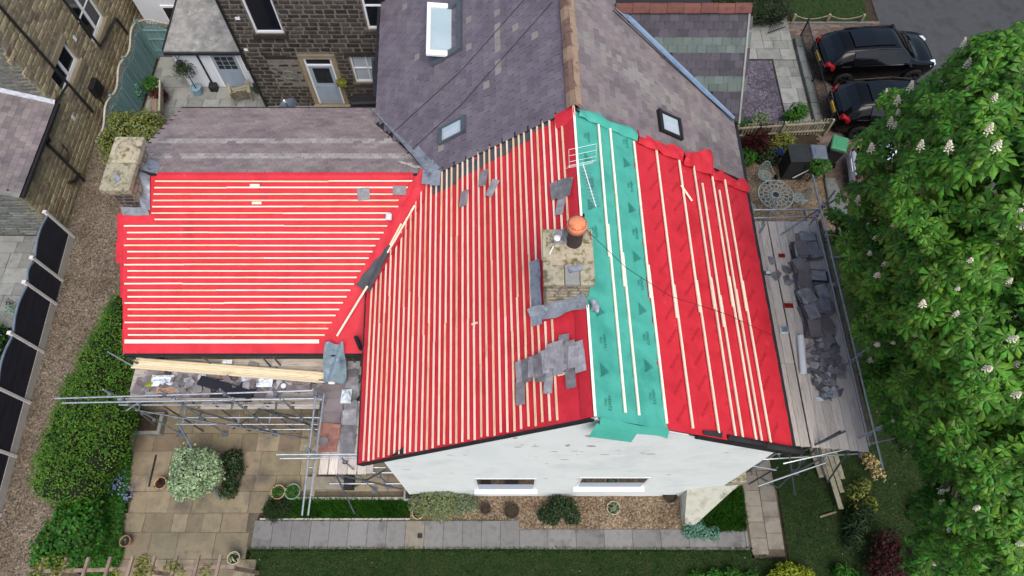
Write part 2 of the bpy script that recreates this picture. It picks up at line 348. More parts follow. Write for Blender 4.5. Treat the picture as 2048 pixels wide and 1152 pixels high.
m_chrome = mat('chrome', [S(190,192,196)], rough=.15, var=0, bump=0, metal=1)
m_tyre = mat('tyre', [S(22,22,23)], rough=.9, var=0, bump=0)
m_rim = mat('alloy', [S(70,72,76)], rough=.35, var=0, bump=0, metal=.8)
m_redlamp = mat('tail_lamp', [S(140,12,20)], rough=.15, var=0, bump=0, spec=.7)
m_yellow = mat('number_plate', [S(206,168,40)], rough=.5, var=0, bump=0)
m_bingreen = mat('bin_green', [S(56,120,84), S(66,130,94)], rough=.5, scale=3, var=0, bump=.03)
m_bingrey = mat('bin_grey', [S(84,92,102), S(94,102,112)], rough=.5, scale=3, var=0, bump=.03)
m_bindark = mat('bin_dark', [S(34,38,38), S(44,48,48)], rough=.6, scale=3, var=0, bump=.05)
m_lattice = mat('cast_metal', [S(120,134,132), S(140,152,148), S(100,114,112)], rough=.6, scale=8, var=.06, bump=.1, metal=.2)
m_iron = mat('black_iron', [S(26,26,28), S(36,36,38)], rough=.6, var=0, scale=4, bump=.05)
m_redtile = mat('red_tile', [S(132,94,84), S(146,106,94), S(112,80,74)], rough=.9, scale=4, var=.1, bump=.2, bscale=30)
m_rag = mat('red_glove', [S(150,34,32), S(120,26,28)], rough=.9, scale=8, var=0, bump=.2)
m_plastic = mat('clear_plastic', [S(172,186,196), S(206,214,220), S(150,160,170)], rough=.25, scale=6, var=.1, bump=.3, bscale=12)
m_greyplastic = mat('grey_membrane_scrap', [S(96,114,126), S(122,140,150), S(76,92,104)], rough=.4, scale=3, var=0, bump=.3, bscale=8, spots=[(4,.6,.7,S(176,190,198),.5)])
m_leaf_chest = mat('leaf_chestnut', [S(52,102,26), S(86,136,40), S(42,90,24)], rough=.45, scale=.5, var=.3, hue=.02, bump=0, transl=.35, spec=.35)
m_flower = mat('chestnut_flower', [S(232,226,206), S(240,234,214), S(222,204,186)], rough=.8, scale=12, var=.06, bump=0, transl=.2)
m_hedge = mat('leaf_conifer', [S(60,98,26), S(80,116,32), S(46,82,22)], rough=.7, scale=1.2, var=.25, hue=.02, bump=0, transl=.2)
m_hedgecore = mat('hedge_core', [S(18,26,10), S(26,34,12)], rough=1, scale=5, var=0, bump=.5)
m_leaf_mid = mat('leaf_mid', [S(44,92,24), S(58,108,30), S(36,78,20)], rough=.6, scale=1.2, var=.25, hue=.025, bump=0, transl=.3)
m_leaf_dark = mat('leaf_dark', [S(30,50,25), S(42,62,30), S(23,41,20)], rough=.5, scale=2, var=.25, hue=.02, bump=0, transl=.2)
m_leaf_var = mat('leaf_variegated', [S(134,160,120), S(160,182,142), S(100,132,88)], rough=.6, scale=4, var=.18, hue=.015, bump=0, transl=.25)
m_leaf_olive = mat('leaf_olive', [S(96,112,82), S(120,134,102), S(78,94,66)], rough=.6, scale=3, var=.2, bump=0, transl=.25)
m_leaf_yel = mat('leaf_yellowgreen', [S(98,106,40), S(122,128,54), S(74,86,32)], rough=.6, scale=3, var=.22, hue=.02, bump=0, transl=.3)
m_leaf_lime = mat('leaf_lime', [S(122,136,32), S(146,158,44), S(100,118,28)], rough=.6, scale=3, var=.2, bump=0, transl=.3)
m_leaf_red = mat('leaf_red', [S(52,20,23), S(68,26,28), S(40,16,18)], rough=.6, scale=3, var=.22, bump=0, transl=.2)
m_leaf_blue = mat('leaf_bluegreen', [S(76,122,104), S(96,140,120), S(60,100,84)], rough=.6, scale=3, var=.2, bump=0, transl=.2)
m_bluebell = mat('bluebell', [S(104,116,160), S(124,134,176)], rough=.7, scale=6, var=.12, bump=0)
m_dryflower = mat('dry_seedheads', [S(150,130,84), S(174,154,108)], rough=.9, scale=5, var=.2, bump=0)
m_bark = mat('bark', [S(64,54,44), S(84,72,58), S(48,40,34)], rough=1, scale=4, var=0, bump=.5, bscale=20)
m_bluepot = mat('blue_glaze', [S(110,140,156), S(126,154,168)], rough=.4, scale=4, var=0, bump=.03)
m_greenpot = mat('green_glaze', [S(108,132,120), S(126,148,136)], rough=.5, scale=4, var=.05, bump=.05)
m_stonepot = mat('stone_pot', [S(160,150,128), S(178,168,146)], rough=.9, scale=5, var=.05, bump=.15)
m_sky_blue = mat('blue_plastic', [S(40,60,130)], rough=.5, var=0, bump=0)
m_orange = mat('orange_stone', [S(200,140,60)], rough=.8, var=0, bump=0)
m_pipewhite = mat('white_pipe', [S(226,230,234)], rough=.35, var=0, bump=0, spec=.5)
# ================================================================== THE GROUND
struct('ground', MB().poly([(-300, -300, -.05), (300, -300, -.05), (300, 300, -.05), (-300, 300, -.05)]), m_soil)
def sheet(name, pts, z, m): return struct(name, MB().poly([(p[0], p[1], z) for p in pts]), m)
def slab_prism(pts, z0, z1):
    return MB().prism([(p[0], p[1], z0) for p in pts], (0, 0, z1 - z0))
def paving(parent, name, x0, x1, y0, y1, rows, m, gap=.012, z=0.0, t=.03, poly=None, jitter=.0, seed=1, holes=()):
    """rows: list of (row depth, mean length). Random-length flags, each its own piece."""
    r = random.Random(seed); y = y0; i = 0
    while y < y1 - .05:
        d, ln = rows[i % len(rows)]; d = min(d, y1 - y); x = x0 - r.random() * ln * .6; i += 1
        while x < x1 - .02:
            w = ln * r.uniform(1 - jitter, 1 + jitter)
            a, b = max(x, x0), min(x + w, x1); x += w
            if b - a < .08: continue
            cx, cy = (a + b) / 2, y + d / 2
            if poly and not inpoly(cx, cy, poly): continue
            if any(h[0] < cx < h[1] and h[2] < cy < h[3] for h in holes): continue
            j = lambda: r.uniform(-.006, .006)
            zz = z + r.uniform(-.005, .006)
            p = [(a + gap/2 + j(), y + gap/2 + j()), (b - gap/2 + j(), y + gap/2 + j()), (b - gap/2 + j(), y + d - gap/2 + j()), (a + gap/2 + j(), y + d - gap/2 + j())]
            slab_prism(p, z - t, zz).build(name, m, parent)
        y += d
# left gravel lane
sheet('gravel_lane', [(-15.25, -4), (-12.2, -4), (-12.4, 3), (-10.3, 7), (-10.3, 12), (-10.3, 14.4), (-14.6, 14.4), (-14.62, 32), (-16.1, 32), (-16.05, 12.4)], 0.0, m_gravel)
# Yorkstone patio
PATIO = [(-11.9, .6), (-7.6, .6), (-7.5, 2.76), (-7.3, 3.45), (-3.0, 3.35), (-3.0, 7.2), (-11.6, 7.2), (-12.1, 5.2), (-11.55, 4.6), (-11.2, 1.8)]
pt = sheet('patio', PATIO, -.012, m_flagjoint)
paving(pt, 'flagstone', -12.2, -3.0, .6, 7.2, [(.62, .8), (.48, .62), (.72, .9), (.55, .7)], m_flag, gap=.011, z=.01, poly=PATIO, jitter=.4, seed=5)
# concrete slab path below the gable
sp = sheet('slab_path', [(-7.6, 1.96), (7.0, 1.96), (7.0, 2.78), (-7.55, 2.78)], -.014, m_flagjoint)
x = -7.55; k = 0
while x < -.05:
    w = .555
    m_ = m_slab if not (-3.25 < x + w / 2 < -2.7) else m_slabwarm
    slab_prism([(x + .006, 1.98), (x + w - .006, 1.98), (x + w - .006, 2.755), (x + .006, 2.755)], -.04, .012 + rng.uniform(-.004, .004)).build('paving_slab', m_, sp); x += w
while x < 6.8:
    w = min(.82, 6.86 - x)
    slab_prism([(x + .006, 1.97 - .004 * x), (x + w - .006, 1.97 - .004 * x), (x + w - .006, 2.51), (x + .006, 2.51)], -.04, .012 + rng.uniform(-.004, .004)).build('paving_slab', m_slab, sp); x += w
# side path on the right
s2 = sheet('side_path', [(6.9, 1.72), (7.86, 1.78), (7.92, 3.6), (7.7, 4.2), (8.1, 4.9), (8.1, 13), (6.9, 13)], -.012, m_flagjoint)
for y in np.arange(1.82, 12, .45):
    for a, b in ((6.93, 7.39), (7.41, 7.86)):
        o = .14 if a > 7 else 0
        slab_prism([(a, y + .006 + o), (b, y + .006 + o), (b, y + .444 + o), (a, y + .444 + o)], -.04, .012 + rng.uniform(-.004, .004)).build('paving_slab', m_slabwarm, s2)
# gravel bed under the gable windows
sheet('gravel_bed', [(-3.0, 2.77), (0.0, 2.77), (0.0, 2.52), (5.0, 2.52), (5.0, 3.6), (-3.0, 3.6)], .004, m_peagravel)
struct('path_edging', MB().box((-7.4, 2.775, -.03), (-3.0, 2.82, .05)), m_concboard)
# lawns
sheet('lawn', [(-7.65, -8), (25, -8), (25, 1.5), (7.95, 1.65), (7.0, 1.7), (6.9, 1.93), (0, 1.95), (-7.65, 1.95)], -.012, m_lawn)
sheet('side_lawn', [(7.95, 1.65), (25, 1.5), (25, 12.2), (8.15, 12.2), (8.15, 4.9), (7.75, 4.2), (7.97, 3.6)], -.008, m_lawn)
def grass(name, label, poly, n, h, m, z=0.0, w=.012, seed=3):
    r = np.random.default_rng(seed); P = np.array([(p[0], p[1]) for p in poly]); lo = P.min(0); hi = P.max(0); pts = []
    while len(pts) < n:
        c = r.uniform(lo, hi, (n, 2))
        pts += [q for q in c if inpoly(q[0], q[1], poly)]
    pts = np.array(pts[:n]); a = r.uniform(0, 6.283, n); hh = h * r.uniform(.5, 1.3, n); ln = r.uniform(.1, .8, n) * hh; b = r.uniform(0, 6.283, n)
    V = np.zeros((n, 3, 3)); d = np.stack([np.cos(a), np.sin(a)], 1) * w
    V[:, 0, :2] = pts - d; V[:, 1, :2] = pts + d; V[:, 2, :2] = pts + np.stack([np.cos(b), np.sin(b)], 1) * ln[:, None]
    V[:, :2, 2] = z - .01; V[:, 2, 2] = z + hh
    o = npmesh(name, V.reshape(-1, 3), np.arange(n * 3).reshape(n, 3), m, kind='stuff')
    return tag(o, label, 'grass')
grass('lawn_grass', 'mown green lawn grass below the grey slab path', [(-7.65, -1), (8.2, -1), (8.2, 1.6), (6.9, 1.93), (0, 1.96), (-7.65, 1.97)], 60000, .05, m_grass, seed=3)
grass('side_lawn_grass', 'dark shaded lawn grass beside the narrow slab path', [(7.95, 1.65), (13, -1), (13.5, 8), (8.3, 8), (8.15, 4.9), (7.75, 4.2), (7.97, 3.6)], 34000, .05, m_grass, seed=4)
grass('border_grass', 'bright tufty grass strip between patio and slab path', [(-7.2, 2.84), (-3.1, 2.84), (-3.0, 3.3), (-7.2, 3.38)], 9000, .2, m_leaf_mid, seed=5, w=.014)
grass('corner_grass', 'rough grass patch between rendered buttress and side path', [(5.1, 2.45), (6.85, 2.45), (6.9, 3.9), (6.3, 4.0), (5.6, 2.9), (5.0, 2.6)], 6000, .16, m_leaf_mid, seed=6, w=.014)
# neighbour's garden beyond the charcoal fence
nb = sheet('neighbour_patio', [(-26, 8.9), (-15.7, 8.9), (-15.7, 12.45), (-26, 12.45)], -.012, m_flagjoint)
paving(nb, 'flagstone', -22, -15.7, 8.9, 12.45, [(.6, .9), (.6, .6), (.45, .75)], m_greyflag, gap=.014, z=.01, jitter=.3, seed=9)
# front garden: flags, slate chippings, gravel terrace, brick drive, road
fg = sheet('front_path', [(7.0, 17.2), (11.75, 17.2), (11.75, 24), (7.0, 24)], -.014, m_flagjoint)
paving(fg, 'flagstone', 10.72, 11.7, 17.4, 20.8, [(.62, .98), (.5, .98), (.8, .98)], m_greyflag, gap=.014, z=.01, seed=2)
paving(fg, 'flagstone', 8.2, 11.7, 20.85, 23.6, [(.6, .75), (.45, .6), (.6, .9)], m_greyflag, gap=.016, z=.01, jitter=.35, seed=3)
sheet('slate_chipping_bed', [(6.2, 17.35), (10.68, 17.35), (10.7, 20.8), (6.2, 20.8)], .012, m_slatechip)
struct('bed_edging', MB().box((10.67, 17.3, -.02), (10.715, 20.85, .05)).box((6.2, 20.8, -.02), (10.668, 20.845, .05)), m_darkwood)
sheet('gravel_terrace', [(6.2, 12.2), (11.6, 12.2), (11.6, 15.6), (10.2, 15.9), (6.2, 15.9)], -.006, m_peagravel)
sheet('front_border', [(6.2, 15.9), (10.2, 15.9), (11.6, 15.6), (12.0, 17.2), (6.2, 17.2)], -.01, m_soil)
dr = sheet('brick_drive', [(11.7, 12.0), (15.6, 12.0), (15.6, 23.0), (11.7, 23.0)], -.012, m_flagjoint)
V_, F_ = [], []
nrow = 0
for yy in np.arange(12.0, 23.0, .115):
    nrow += 1
    for xx in np.arange(11.7 + (.11 if nrow % 2 else 0), 15.5, .22):
        if not in_view((xx, yy, 0)): continue
        k = len(V_); zz = rng.uniform(-.003, .004); g = .006
        V_ += [(xx+g, yy+g, zz), (xx+.22-g, yy+g, zz), (xx+.22-g, yy+.115-g, zz), (xx+g, yy+.115-g, zz)]; F_.append((k, k+1, k+2, k+3))
npmesh('paver', V_, F_, m_brick, dr, kind='stuff')
sheet('road', [(15.6, -20), (23, -20), (23, 60), (15.6, 60)], -.016, m_asphalt)
sheet('verge', [(23, -20), (60, -20), (60, 60), (23, 60)], -.01, m_lawn)
struct('kerb', MB().box((23.0, -20, -.05), (23.15, 60, .1)), m_concboard)
fl = sheet('front_lawn', [(11.9, 23.0), (15.2, 23.0), (15.4, 40), (8.0, 40), (8.0, 25), (11.9, 25)], -.008, m_lawn)
grass('front_lawn_grass', 'small front lawn grass behind the low rope edging', [(11.0, 23.2), (15.2, 23.2), (15.4, 28), (11.0, 28)], 9000, .07, m_grass, seed=8)
# rear yard between the houses
yd = sheet('rear_yard', [(-14.55, 14.4), (-4, 14.4), (-4, 24), (-14.55, 24)], -.012, m_flagjoint)
paving(yd, 'flagstone', -14.5, -4, 14.4, 21.0, [(.6, .9), (.45, .6), (.6, .75)], m_greyflag, gap=.016, z=.01, jitter=.25, seed=12)

# ================================================================== THE COTTAGE (white gable, roof stripped to membrane and battens)
GY = 3.457                                    # plane of the gable wall
CUT = 10.55                                   # where the stripped roof meets the neighbour's slates
def eaveX(Y): return -3.55 - .05 * (Y - 3.5)
def ridgeX(Y): return 1.52 - .015 * (Y - 3.5)
EZ, RZ, EZR, EXR = 4.83, 8.8, 6.0, 6.12
def LS(Y, s, h=0.0):
    p = Vector((lerp(eaveX(Y), ridgeX(Y), s), Y, lerp(EZ, RZ, s))); n = Vector((-(RZ - EZ), 0, ridgeX(Y) - eaveX(Y))).normalized()
    return p + n * h
def RS(Y, s, h=0.0):
    p = Vector((lerp(EXR, ridgeX(Y), s), Y, lerp(EZR, RZ, s))); n = Vector((RZ - EZR, 0, EXR - ridgeX(Y))).normalized()
    return p + n * h
WRY, WRZ, WEY, WEZ, WBY, WBZ = 10.66, 6.16, 6.55, 4.04, 14.5, 4.3
def WS(X, s, h=0.0):
    n = Vector((0, -(WRZ - WEZ), WRY - WEY)).normalized()
    return Vector((X, lerp(WEY, WRY, s), lerp(WEZ, WRZ, s))) + n * h
def WB(X, s, h=0.0):
    n = Vector((0, WRZ - WBZ, WBY - WRY)).normalized()
    return Vector((X, lerp(WBY, WRY, s), lerp(WBZ, WRZ, s))) + n * h
def wob(x, y, a=.012, f=1.1): return a * (mnoise.noise(Vector((x * f, y * f, 3.3))) + .5 * mnoise.noise(Vector((x * f * 3, y * f * 3, 9.1))))

cot = thing('cottage', 'white rendered cottage with its roof stripped to red and green membrane and battens', 'house', (0, GY, 0))
WLX, WRX = -3.02, 5.2                         # gable wall faces
# walls ------------------------------------------------------------
wall = MB().prism([(WLX, GY, -.05), (WRX, GY, -.05), (WRX, GY, 6.0 + .55), (1.52, GY, 8.72), (WLX, GY, 4.83 + .3)], (0, .3, 0)).build('gable_wall', m_render, cot)
MB().box((WLX, GY + .3, -.05), (WLX + .3, 14.4, 4.95)).box((WRX + .35, GY + .3, -.05), (WRX + .65, CUT, 5.9)).build('side_wall', m_render, cot)
MB().box((WRX, GY + .001, -.05), (WRX + .65, GY + .3, 6.1)).build('corner_pier', m_render, cot)
MB().box((-10.15, 6.86, -.05), (-3.025, 7.1, 4.2)).build('wing_wall', m_paleStone, cot)
MB().prism([(-10.2, 6.86, -.05), (-10.2, 14.2, -.05), (-10.2, 14.2, 4.4), (-10.2, 10.66, 6.05), (-10.2, 6.86, 4.15)], (.25, 0, 0)).build('wing_gable_wall', m_paleStone, cot)
MB().box((-10.15, 14.0, -.05), (-3.5, 14.2, 4.35)).build('wing_rear_wall', m_paleStone, cot)
# peeled paint on the gable: shallow ragged patches of bare render
def blotch(c, rx, rz, seed, n=14):
    r = random.Random(seed); pts = []
    for i in range(n):
        a = 2 * math.pi * i / n; q = r.uniform(.5, 1.15)
        pts.append((c.x + rx * q * math.cos(a), GY - .003, c.z + rz * q * math.sin(a)))
    return MB().poly(pts[::-1] if False else pts)
for i, (u, v, w, h) in enumerate([(1177, 872, 9, 6), (1135, 891, 7, 5), (1182, 892, 12, 4), (1070, 893, 10, 2), (1035, 894, 8, 2), (1030, 876, 6, 3), (1044, 890, 3, 2), (1108, 903, 9, 1.6), (1127, 919, 12, 1.3),
        (1150, 902, 10, 1.4), (1163, 903, 5, 1.2), (900, 910, 9, 1.2), (930, 910, 6, 1), (935, 902, 5, 1), (815, 939, 12, 1), (905, 947, 4, 1), (1093, 927, 5, 1), (1072, 913, 4, 1), (1155, 909, 4, 1), (1212, 909, 10, 1),
        (1300, 908, 13, 2), (1285, 906, 7, 1.6), (1237, 901, 6, 1), (1338, 949, 7, 2), (1453, 905, 6, 1.4), (1092, 957, 5, 1.5), (1155, 958, 4, 1.2), (1238, 908, 5, 1), (1205, 909, 7, 1.2), (1070, 890, 3, 1.5), (1236, 878, 4, 1)]):
    c = atY(u, v, GY); dpt = (Vector((0, 0, CAM_H)) - c).length / FPX
    blotch(c, w * dpt, h * dpt * 1.9, 100 + i).build('paint_scar', m_bare, cot)
# windows in the gable
def gable_window(u0, u1, v0, v1):
    a = atY(u0, v0, GY); b = atY(u1, v1, GY); x0, x1, z1, z0 = a.x, b.x, a.z, b.z
    w = MB().box((x0, GY - .012, z0), (x0 + .06, GY + .05, z1)).box((x1 - .06, GY - .012, z0), (x1, GY + .05, z1)).box((x0 + .06, GY - .012, z0), (x1 - .06, GY + .05, z0 + .06)) \
        .box((x0 + .06, GY - .012, z1 - .06), (x1 - .06, GY + .05, z1)).build('window', m_upvc, cot)
    MB().box((x0 + .06, GY - .006, z0 + .07), (x1 - .06, GY + .03, z1 - .06)).build('pane', m_glass, w)
    MB().box((x0 + .07, GY - .007, z0 + .07), (x1 - .07, GY - .0062, lerp(z0, z1, .5))).build('blind', m_blind, w)
    MB().hexa([(x0 - .06, GY - .12, z0 - .07), (x1 + .06, GY - .12, z0 - .07), (x1 + .06, GY, z0 - .08), (x0 - .06, GY, z0 - .08)],
              [(x0 - .06, GY - .12, z0 - .03), (x1 + .06, GY - .12, z0 - .03), (x1 + .06, GY, z0), (x0 - .06, GY, z0)]).build('sill', m_white, w)
gable_window(948, 1070, 957, 979)
gable_window(1160, 1284, 955, 974)
# sloping rendered buttress at the right corner
bt = thing('buttress', 'stained white rendered buttress with sloping top at the gable corner', 'wall', (5.1, GY - .4, 0))
a0, a1 = 4.98, 5.3
MB().hexa([(a0, 2.58, -.05), (a1, 2.58, -.05), (6.25, GY - .002, -.05), (a0, GY - .002, -.05)], [(a0, 2.62, .32), (a1, 2.62, .34), (6.2, GY - .002, 2.0), (a0, GY - .002, 1.05)]).build('body', m_dirtyrender, bt)
MB().box((5.86, GY - .02, .0), (6.3, GY + .5, 2.35)).build('corner_stone', m_stonecap, bt, bevel=.03)
# membranes ---------------------------------------------------------
def s_right(u, v):
    p = atY(u, v, GY); return (EXR - p.x) / (EXR - ridgeX(GY))
SG = s_right(1334, 852)                        # green / red boundary on the right slope
def sag(t, d=.42): return -.010 * abs(math.sin(math.pi * t / d)) ** .7
def crease(x, y): 
    v = mnoise.noise(Vector((x * 2.1, y * 1.3, 7.7))); return .014 * max(0, .12 - abs(v)) / .12
def sheets(fn, y0, y1, edges, m, h0, label, nu, nv, seed):
    for i, (s0, s1) in enumerate(zip(edges[:-1], edges[1:])):
        o = MB().grid(lambda a, b: fn(lerp(y0, y1, b), lerp(s0, s1 + (.025 if s1 < .98 else 0), a), h0 + .012 * (1 - a) - .006 * (a > .98) + sag(lerp(y0, y1, b)) + wob(a * (s1 - s0) * 6.5 + seed, b * 7 + i) + crease(a * (s1 - s0) * 6.5 + seed + i * 3, b * 7)), nu, nv).build('roof_membrane', m, cot, smooth=True)
        o['label'] = label
sheets(LS, GY - .05, CUT + .12, [-.012, .2, .41, .62, .83, 1.0], m_red, .008, 'red membrane sheet on the left roof slope', 14, 90, 0)
red_r = MB().grid(lambda a, b: RS(lerp(GY - .05, CUT + .05, b), lerp(-.015, SG + .02, a), .010 + sag(b * 7) + wob(a * 3.7 + 20, b * 7) + crease(a * 3.7 + 20, b * 7)), 40, 90).build('roof_membrane', m_red, cot, smooth=True)
red_r['label'] = 'red membrane on the right roof slope'
grn = MB().grid(lambda a, b: RS(lerp(GY - .06, CUT + .08, b), lerp(SG, 1.006, a), .022 + sag(b * 7) * 1.5 + wob(a * 1.9 + 40, b * 7) + crease(a * 1.9 + 40, b * 7)), 24, 90).build('roof_membrane', m_green, cot, smooth=True)
grn['label'] = 'green membrane beside the ridge'
# red strip folded over the ridge from the left slope
MB().grid(lambda a, b: LS(lerp(GY - .05, CUT + .1, b), lerp(.955, 1.0, a), .03 + .05 * math.sin(a * 1.57)), 3, 40).build('ridge_fold', m_red, cot, smooth=True)
# white ridge batten
MB().beam(LS(GY - .06, 1.0, .1) + Vector((.05, 0, 0)), LS(5.62, 1.0, .1) + Vector((.05, 0, 0)), .05, .04).build('ridge_batten', m_batten_pale, cot)
MB().beam(LS(6.9, 1.0, .1) + Vector((.05, 0, 0)), LS(CUT + .2, 1.0, .1) + Vector((.05, 0, 0)), .05, .04).build('ridge_batten', m_batten_pale, cot)
# wing membranes
WX0, WX1 = -10.32, -1.4
sheets(WS, WX0, WX1, [-.02, .26, .53, .79, .995], m_red, .004, 'red membrane sheet on the wing', 12, 110, 60)
# ragged outer edge of the wing membrane
for k, (s0, s1, ex) in enumerate([(.02, .12, .06), (.12, .3, -.02), (.3, .5, .10), (.5, .62, .2), (.62, .78, .16)]):
    MB().grid(lambda a, b: WS(WX0 - ex * a + .01, lerp(s0, s1, b), .004 - .05 * a * a), 3, 4).build('membrane_edge', m_red, cot, smooth=True)
# undersides / roof deck so nothing is paper thin
def deck(fn, y0, y1, s0, s1, name, m):
    q = [fn(y0, s0, -.02), fn(y1, s0, -.02), fn(y1, s1, -.02), fn(y0, s1, -.02)]; t = [fn(y0, s0, -.002), fn(y1, s0, -.002), fn(y1, s1, -.002), fn(y0, s1, -.002)]
    return MB().hexa([p - Vector((0, 0, .16)) for p in q], [p - Vector((0, 0, .035)) for p in t]).build(name, m, cot)
deck(LS, GY - .03, CUT, .0, .985, 'roof_deck', m_darkwood); deck(RS, GY - .03, CUT, .0, .985, 'roof_deck', m_darkwood); deck(WS, WX0 + .05, -1.6, 0, .97, 'roof_deck', m_darkwood)
# gutters and verge boards
MB().beam(LS(GY - .06, -.02, -.05), LS(8.3, -.02, -.05), .09, .10).build('gutter', m_black, cot)
MB().beam(RS(GY - .06, -.03, -.06), RS(CUT, -.03, -.06), .11, .10).build('gutter', m_black, cot)
MB().beam(WS(WX0, -.03, -.05), WS(-3.7, -.03, -.05), .10, .10).build('gutter', m_black, cot)
MB().beam(LS(GY - .075, -.01, -.045), LS(GY - .075, .985, -.045), .04, .14, up=LS(5, .5, 1) - LS(5, .5)).build('verge_board', m_black, cot)
MB().beam(RS(GY - .075, -.01, -.055), RS(GY - .075, .52, -.055), .04, .12, up=RS(5, .5, 1) - RS(5, .5)).build('verge_board', m_black, cot)
MB().beam(RS(GY - .03, .55, -.13), RS(GY - .03, .985, -.13), .04, .06, up=RS(5, .5, 1) - RS(5, .5)).build('verge_board', m_white, cot)
# rolled black felt at the right verge corner
fr = MB()
fr.tube(RS(GY - .02, -.05, .05), RS(GY - .02, .16, .05), .075, 10); fr.tube(RS(GY + .0, .17, .045), RS(GY - .0, .37, .045), .06, 10)
fr.build('felt_roll', m_felt, cot, smooth=True)
MB().grid(lambda a, b: RS(GY - .03 + .13 * b * (1 - a * .4), lerp(.40, .50, a), .03 + .03 * b), 4, 2).build('felt_scrap', m_felt, cot)
MB().grid(lambda a, b: LS(GY - .05 + .16 * b * a, lerp(.16, .235, a), .05 + .01 * b), 4, 2).build('felt_scrap', m_felt, cot)
# battens, left slope
NB = 36
for i in range(NB):
    s = .022 + i * (.955 - .022) / (NB - 1); y0, y1 = GY - .02, CUT + .1
    segs = [(y0, y1)]
    if s > .80:                                        # chimney interrupts the upper battens
        segs = [(y0 + (.05 if s < .9 else 99), 5.55), (6.95, y1)] if s < .965 else [(6.95, y1)]
    if s < .33:
        vy = 8.08 + (10.66 - 8.08) * (s / .335); segs = [(y0, vy + .05 + rng.uniform(-.06, .06))]
    for (a, b) in segs:
        if b - a < .2: continue
        cut = rng.uniform(a + 1.5, b - 1.5) if b - a > 4 else None
        for (c, d) in ([(a, cut), (cut + .006, b)] if cut else [(a, b)]):
            e = rng.uniform(-.0012, .0012); jit = rng.uniform(-.03, .03)
            n = LS(5, .5, 1) - LS(5, .5)
            MB().beam(LS(c + (jit if c == a else 0), s + e, .045), LS(d, s + e + rng.uniform(-.0018, .0018), .045), .038, .028, up=n).build('batten', rng.choice([m_batten, m_batten, m_batten_b]), cot)
for (y, s0, s1) in [(4.35, .885, .925), (6.0, .545, .57)]:
    MB().beam(LS(y, s0, .05), LS(y, s1, .05), .04, .03, up=n).build('batten', m_batten, cot)
# dark grey underlay strip along the cut
for (s0, s1, dy) in [(.345, .47, .55), (.47, .6, .42), (.6, .73, .36), (.73, .82, .26), (.82, .9, .08)]:
    MB().grid(lambda a, b: LS(lerp(CUT - dy, CUT + .05, b), lerp(s0, s1, a), .024 + wob(a * 3, b * 3, .004)), 6, 3).build('underlay_strip', m_greyfelt, cot, smooth=True)
# battens, right slope (part fixed, part laid loose)
for (u, v, split, m_, w) in [(1250, 836, 6.9, m_batten_pale, .05), (1279, 839, 6.3, m_batten_pale, .05), (1333, 851, 6.2, m_batten_pale, .05), (1388, 858, 5.9, m_batten, .05), (1438, 870, 6.2, m_batten, .05),
                          (1481, 868, 6.4, m_batten, .05), (1497, 870, 6.0, m_batten, .05), (1527, 873, 6.6, m_batten, .048), (1539, 875, 6.3, m_batten, .048), (1559, 877, 6.6, m_batten, .05)]:
    s = s_right(u, v); n = RS(5, .5, 1) - RS(5, .5); far = CUT - .12 + rng.uniform(-.1, .05)
    if u in (1497, 1539): far = 9.9
    MB().beam(RS(GY + (.06 if u > 1300 else .12), s, .05), RS(split + .8, s + .004, .05), w, .03, up=n).build('batten', m_, cot)
    MB().beam(RS(split, s + .012, .056), RS(far, s + .004 + .004, .052), w, .03, up=n).build('batten', m_, cot)
MB().beam(RS(9.55, .44, .07), RS(9.2, .385, .07), .045, .025).build('batten', m_batten, cot)
# battens, wing
NW = 26
n = WS(0, .5, 1) - WS(0, .5)
for i in range(NW):
    s = .05 + i * (.965 - .05) / (NW - 1)
    xv = lerp(-3.83, -2.15, (s * (WRZ - WEZ) + WEZ - EZ) / (WRZ - EZ)) - .36
    x1 = min(xv, -3.72) if s < .4 else xv
    x0 = WX0 + .08 + .1 * abs(math.sin(i * 2.1)) if s < .72 else -9.5 + .02 * i % .1
    if i == 0:
        MB().beam(WS(x0, s, .05), WS(x1 - .05, s, .05), .10, .03, up=n).build('batten', m_batten_x, cot); continue
    cutx = rng.uniform(x0 + 1.5, x1 - 1.5)
    for a, b in ((x0, cutx), (cutx + .006, x1)):
        e = rng.uniform(-.0015, .0015)
        MB().beam(WS(a, s + e, .045), WS(b, s + e + rng.uniform(-.0015, .0015), .045), .038, .028, up=n).build('batten', rng.choice([m_batten_x, m_batten_x, m_batten_xb]), cot)
for (xx, s) in [(-6.9, .94), (-6.85, .84)]:
    MB().beam(WS(xx, s, .052), WS(xx + .25, s, .052), .07, .03, up=n).build('batten', m_batten_x, cot)
# valley: doubled red membrane with a timber tilt fillet and torn charcoal end
VA, VB = Vector((-3.83, 8.0, 4.83)), Vector((-2.1, 10.62, 6.16))
def vy(t, off, h=.05):
    d = (VB - VA).normalized(); sd_ = d.cross(Vector((0, 0, 1))).normalized()
    return VA.lerp(VB, t) + sd_ * off + Vector((0, 0, h + abs(off) * .62 if off > 0 else h + abs(off) * .18))
MB().grid(lambda a, b: vy(lerp(-.04, 1.0, b), lerp(-.34, .2, a), .06 + .03 * math.sin(b * 23 + a * 4) * (1 if a < .3 else .3)), 8, 30).build('valley_membrane', m_red, cot, smooth=True)
MB().grid(lambda a, b: vy(lerp(.55, .9, b), lerp(-.44 + .08 * b, -.25, a), .09 + .03 * math.sin(b * 17)), 4, 12).build('valley_membrane', m_red, cot, smooth=True)
MB().beam(vy(.3, .06, .1), vy(.72, .05, .12), .045, .035).build('tilt_fillet', m_batten, cot)
MB().beam(vy(.28, .0, .09), vy(.55, -.03, .11), .04, .03).build('tilt_fillet', m_newtimber, cot)
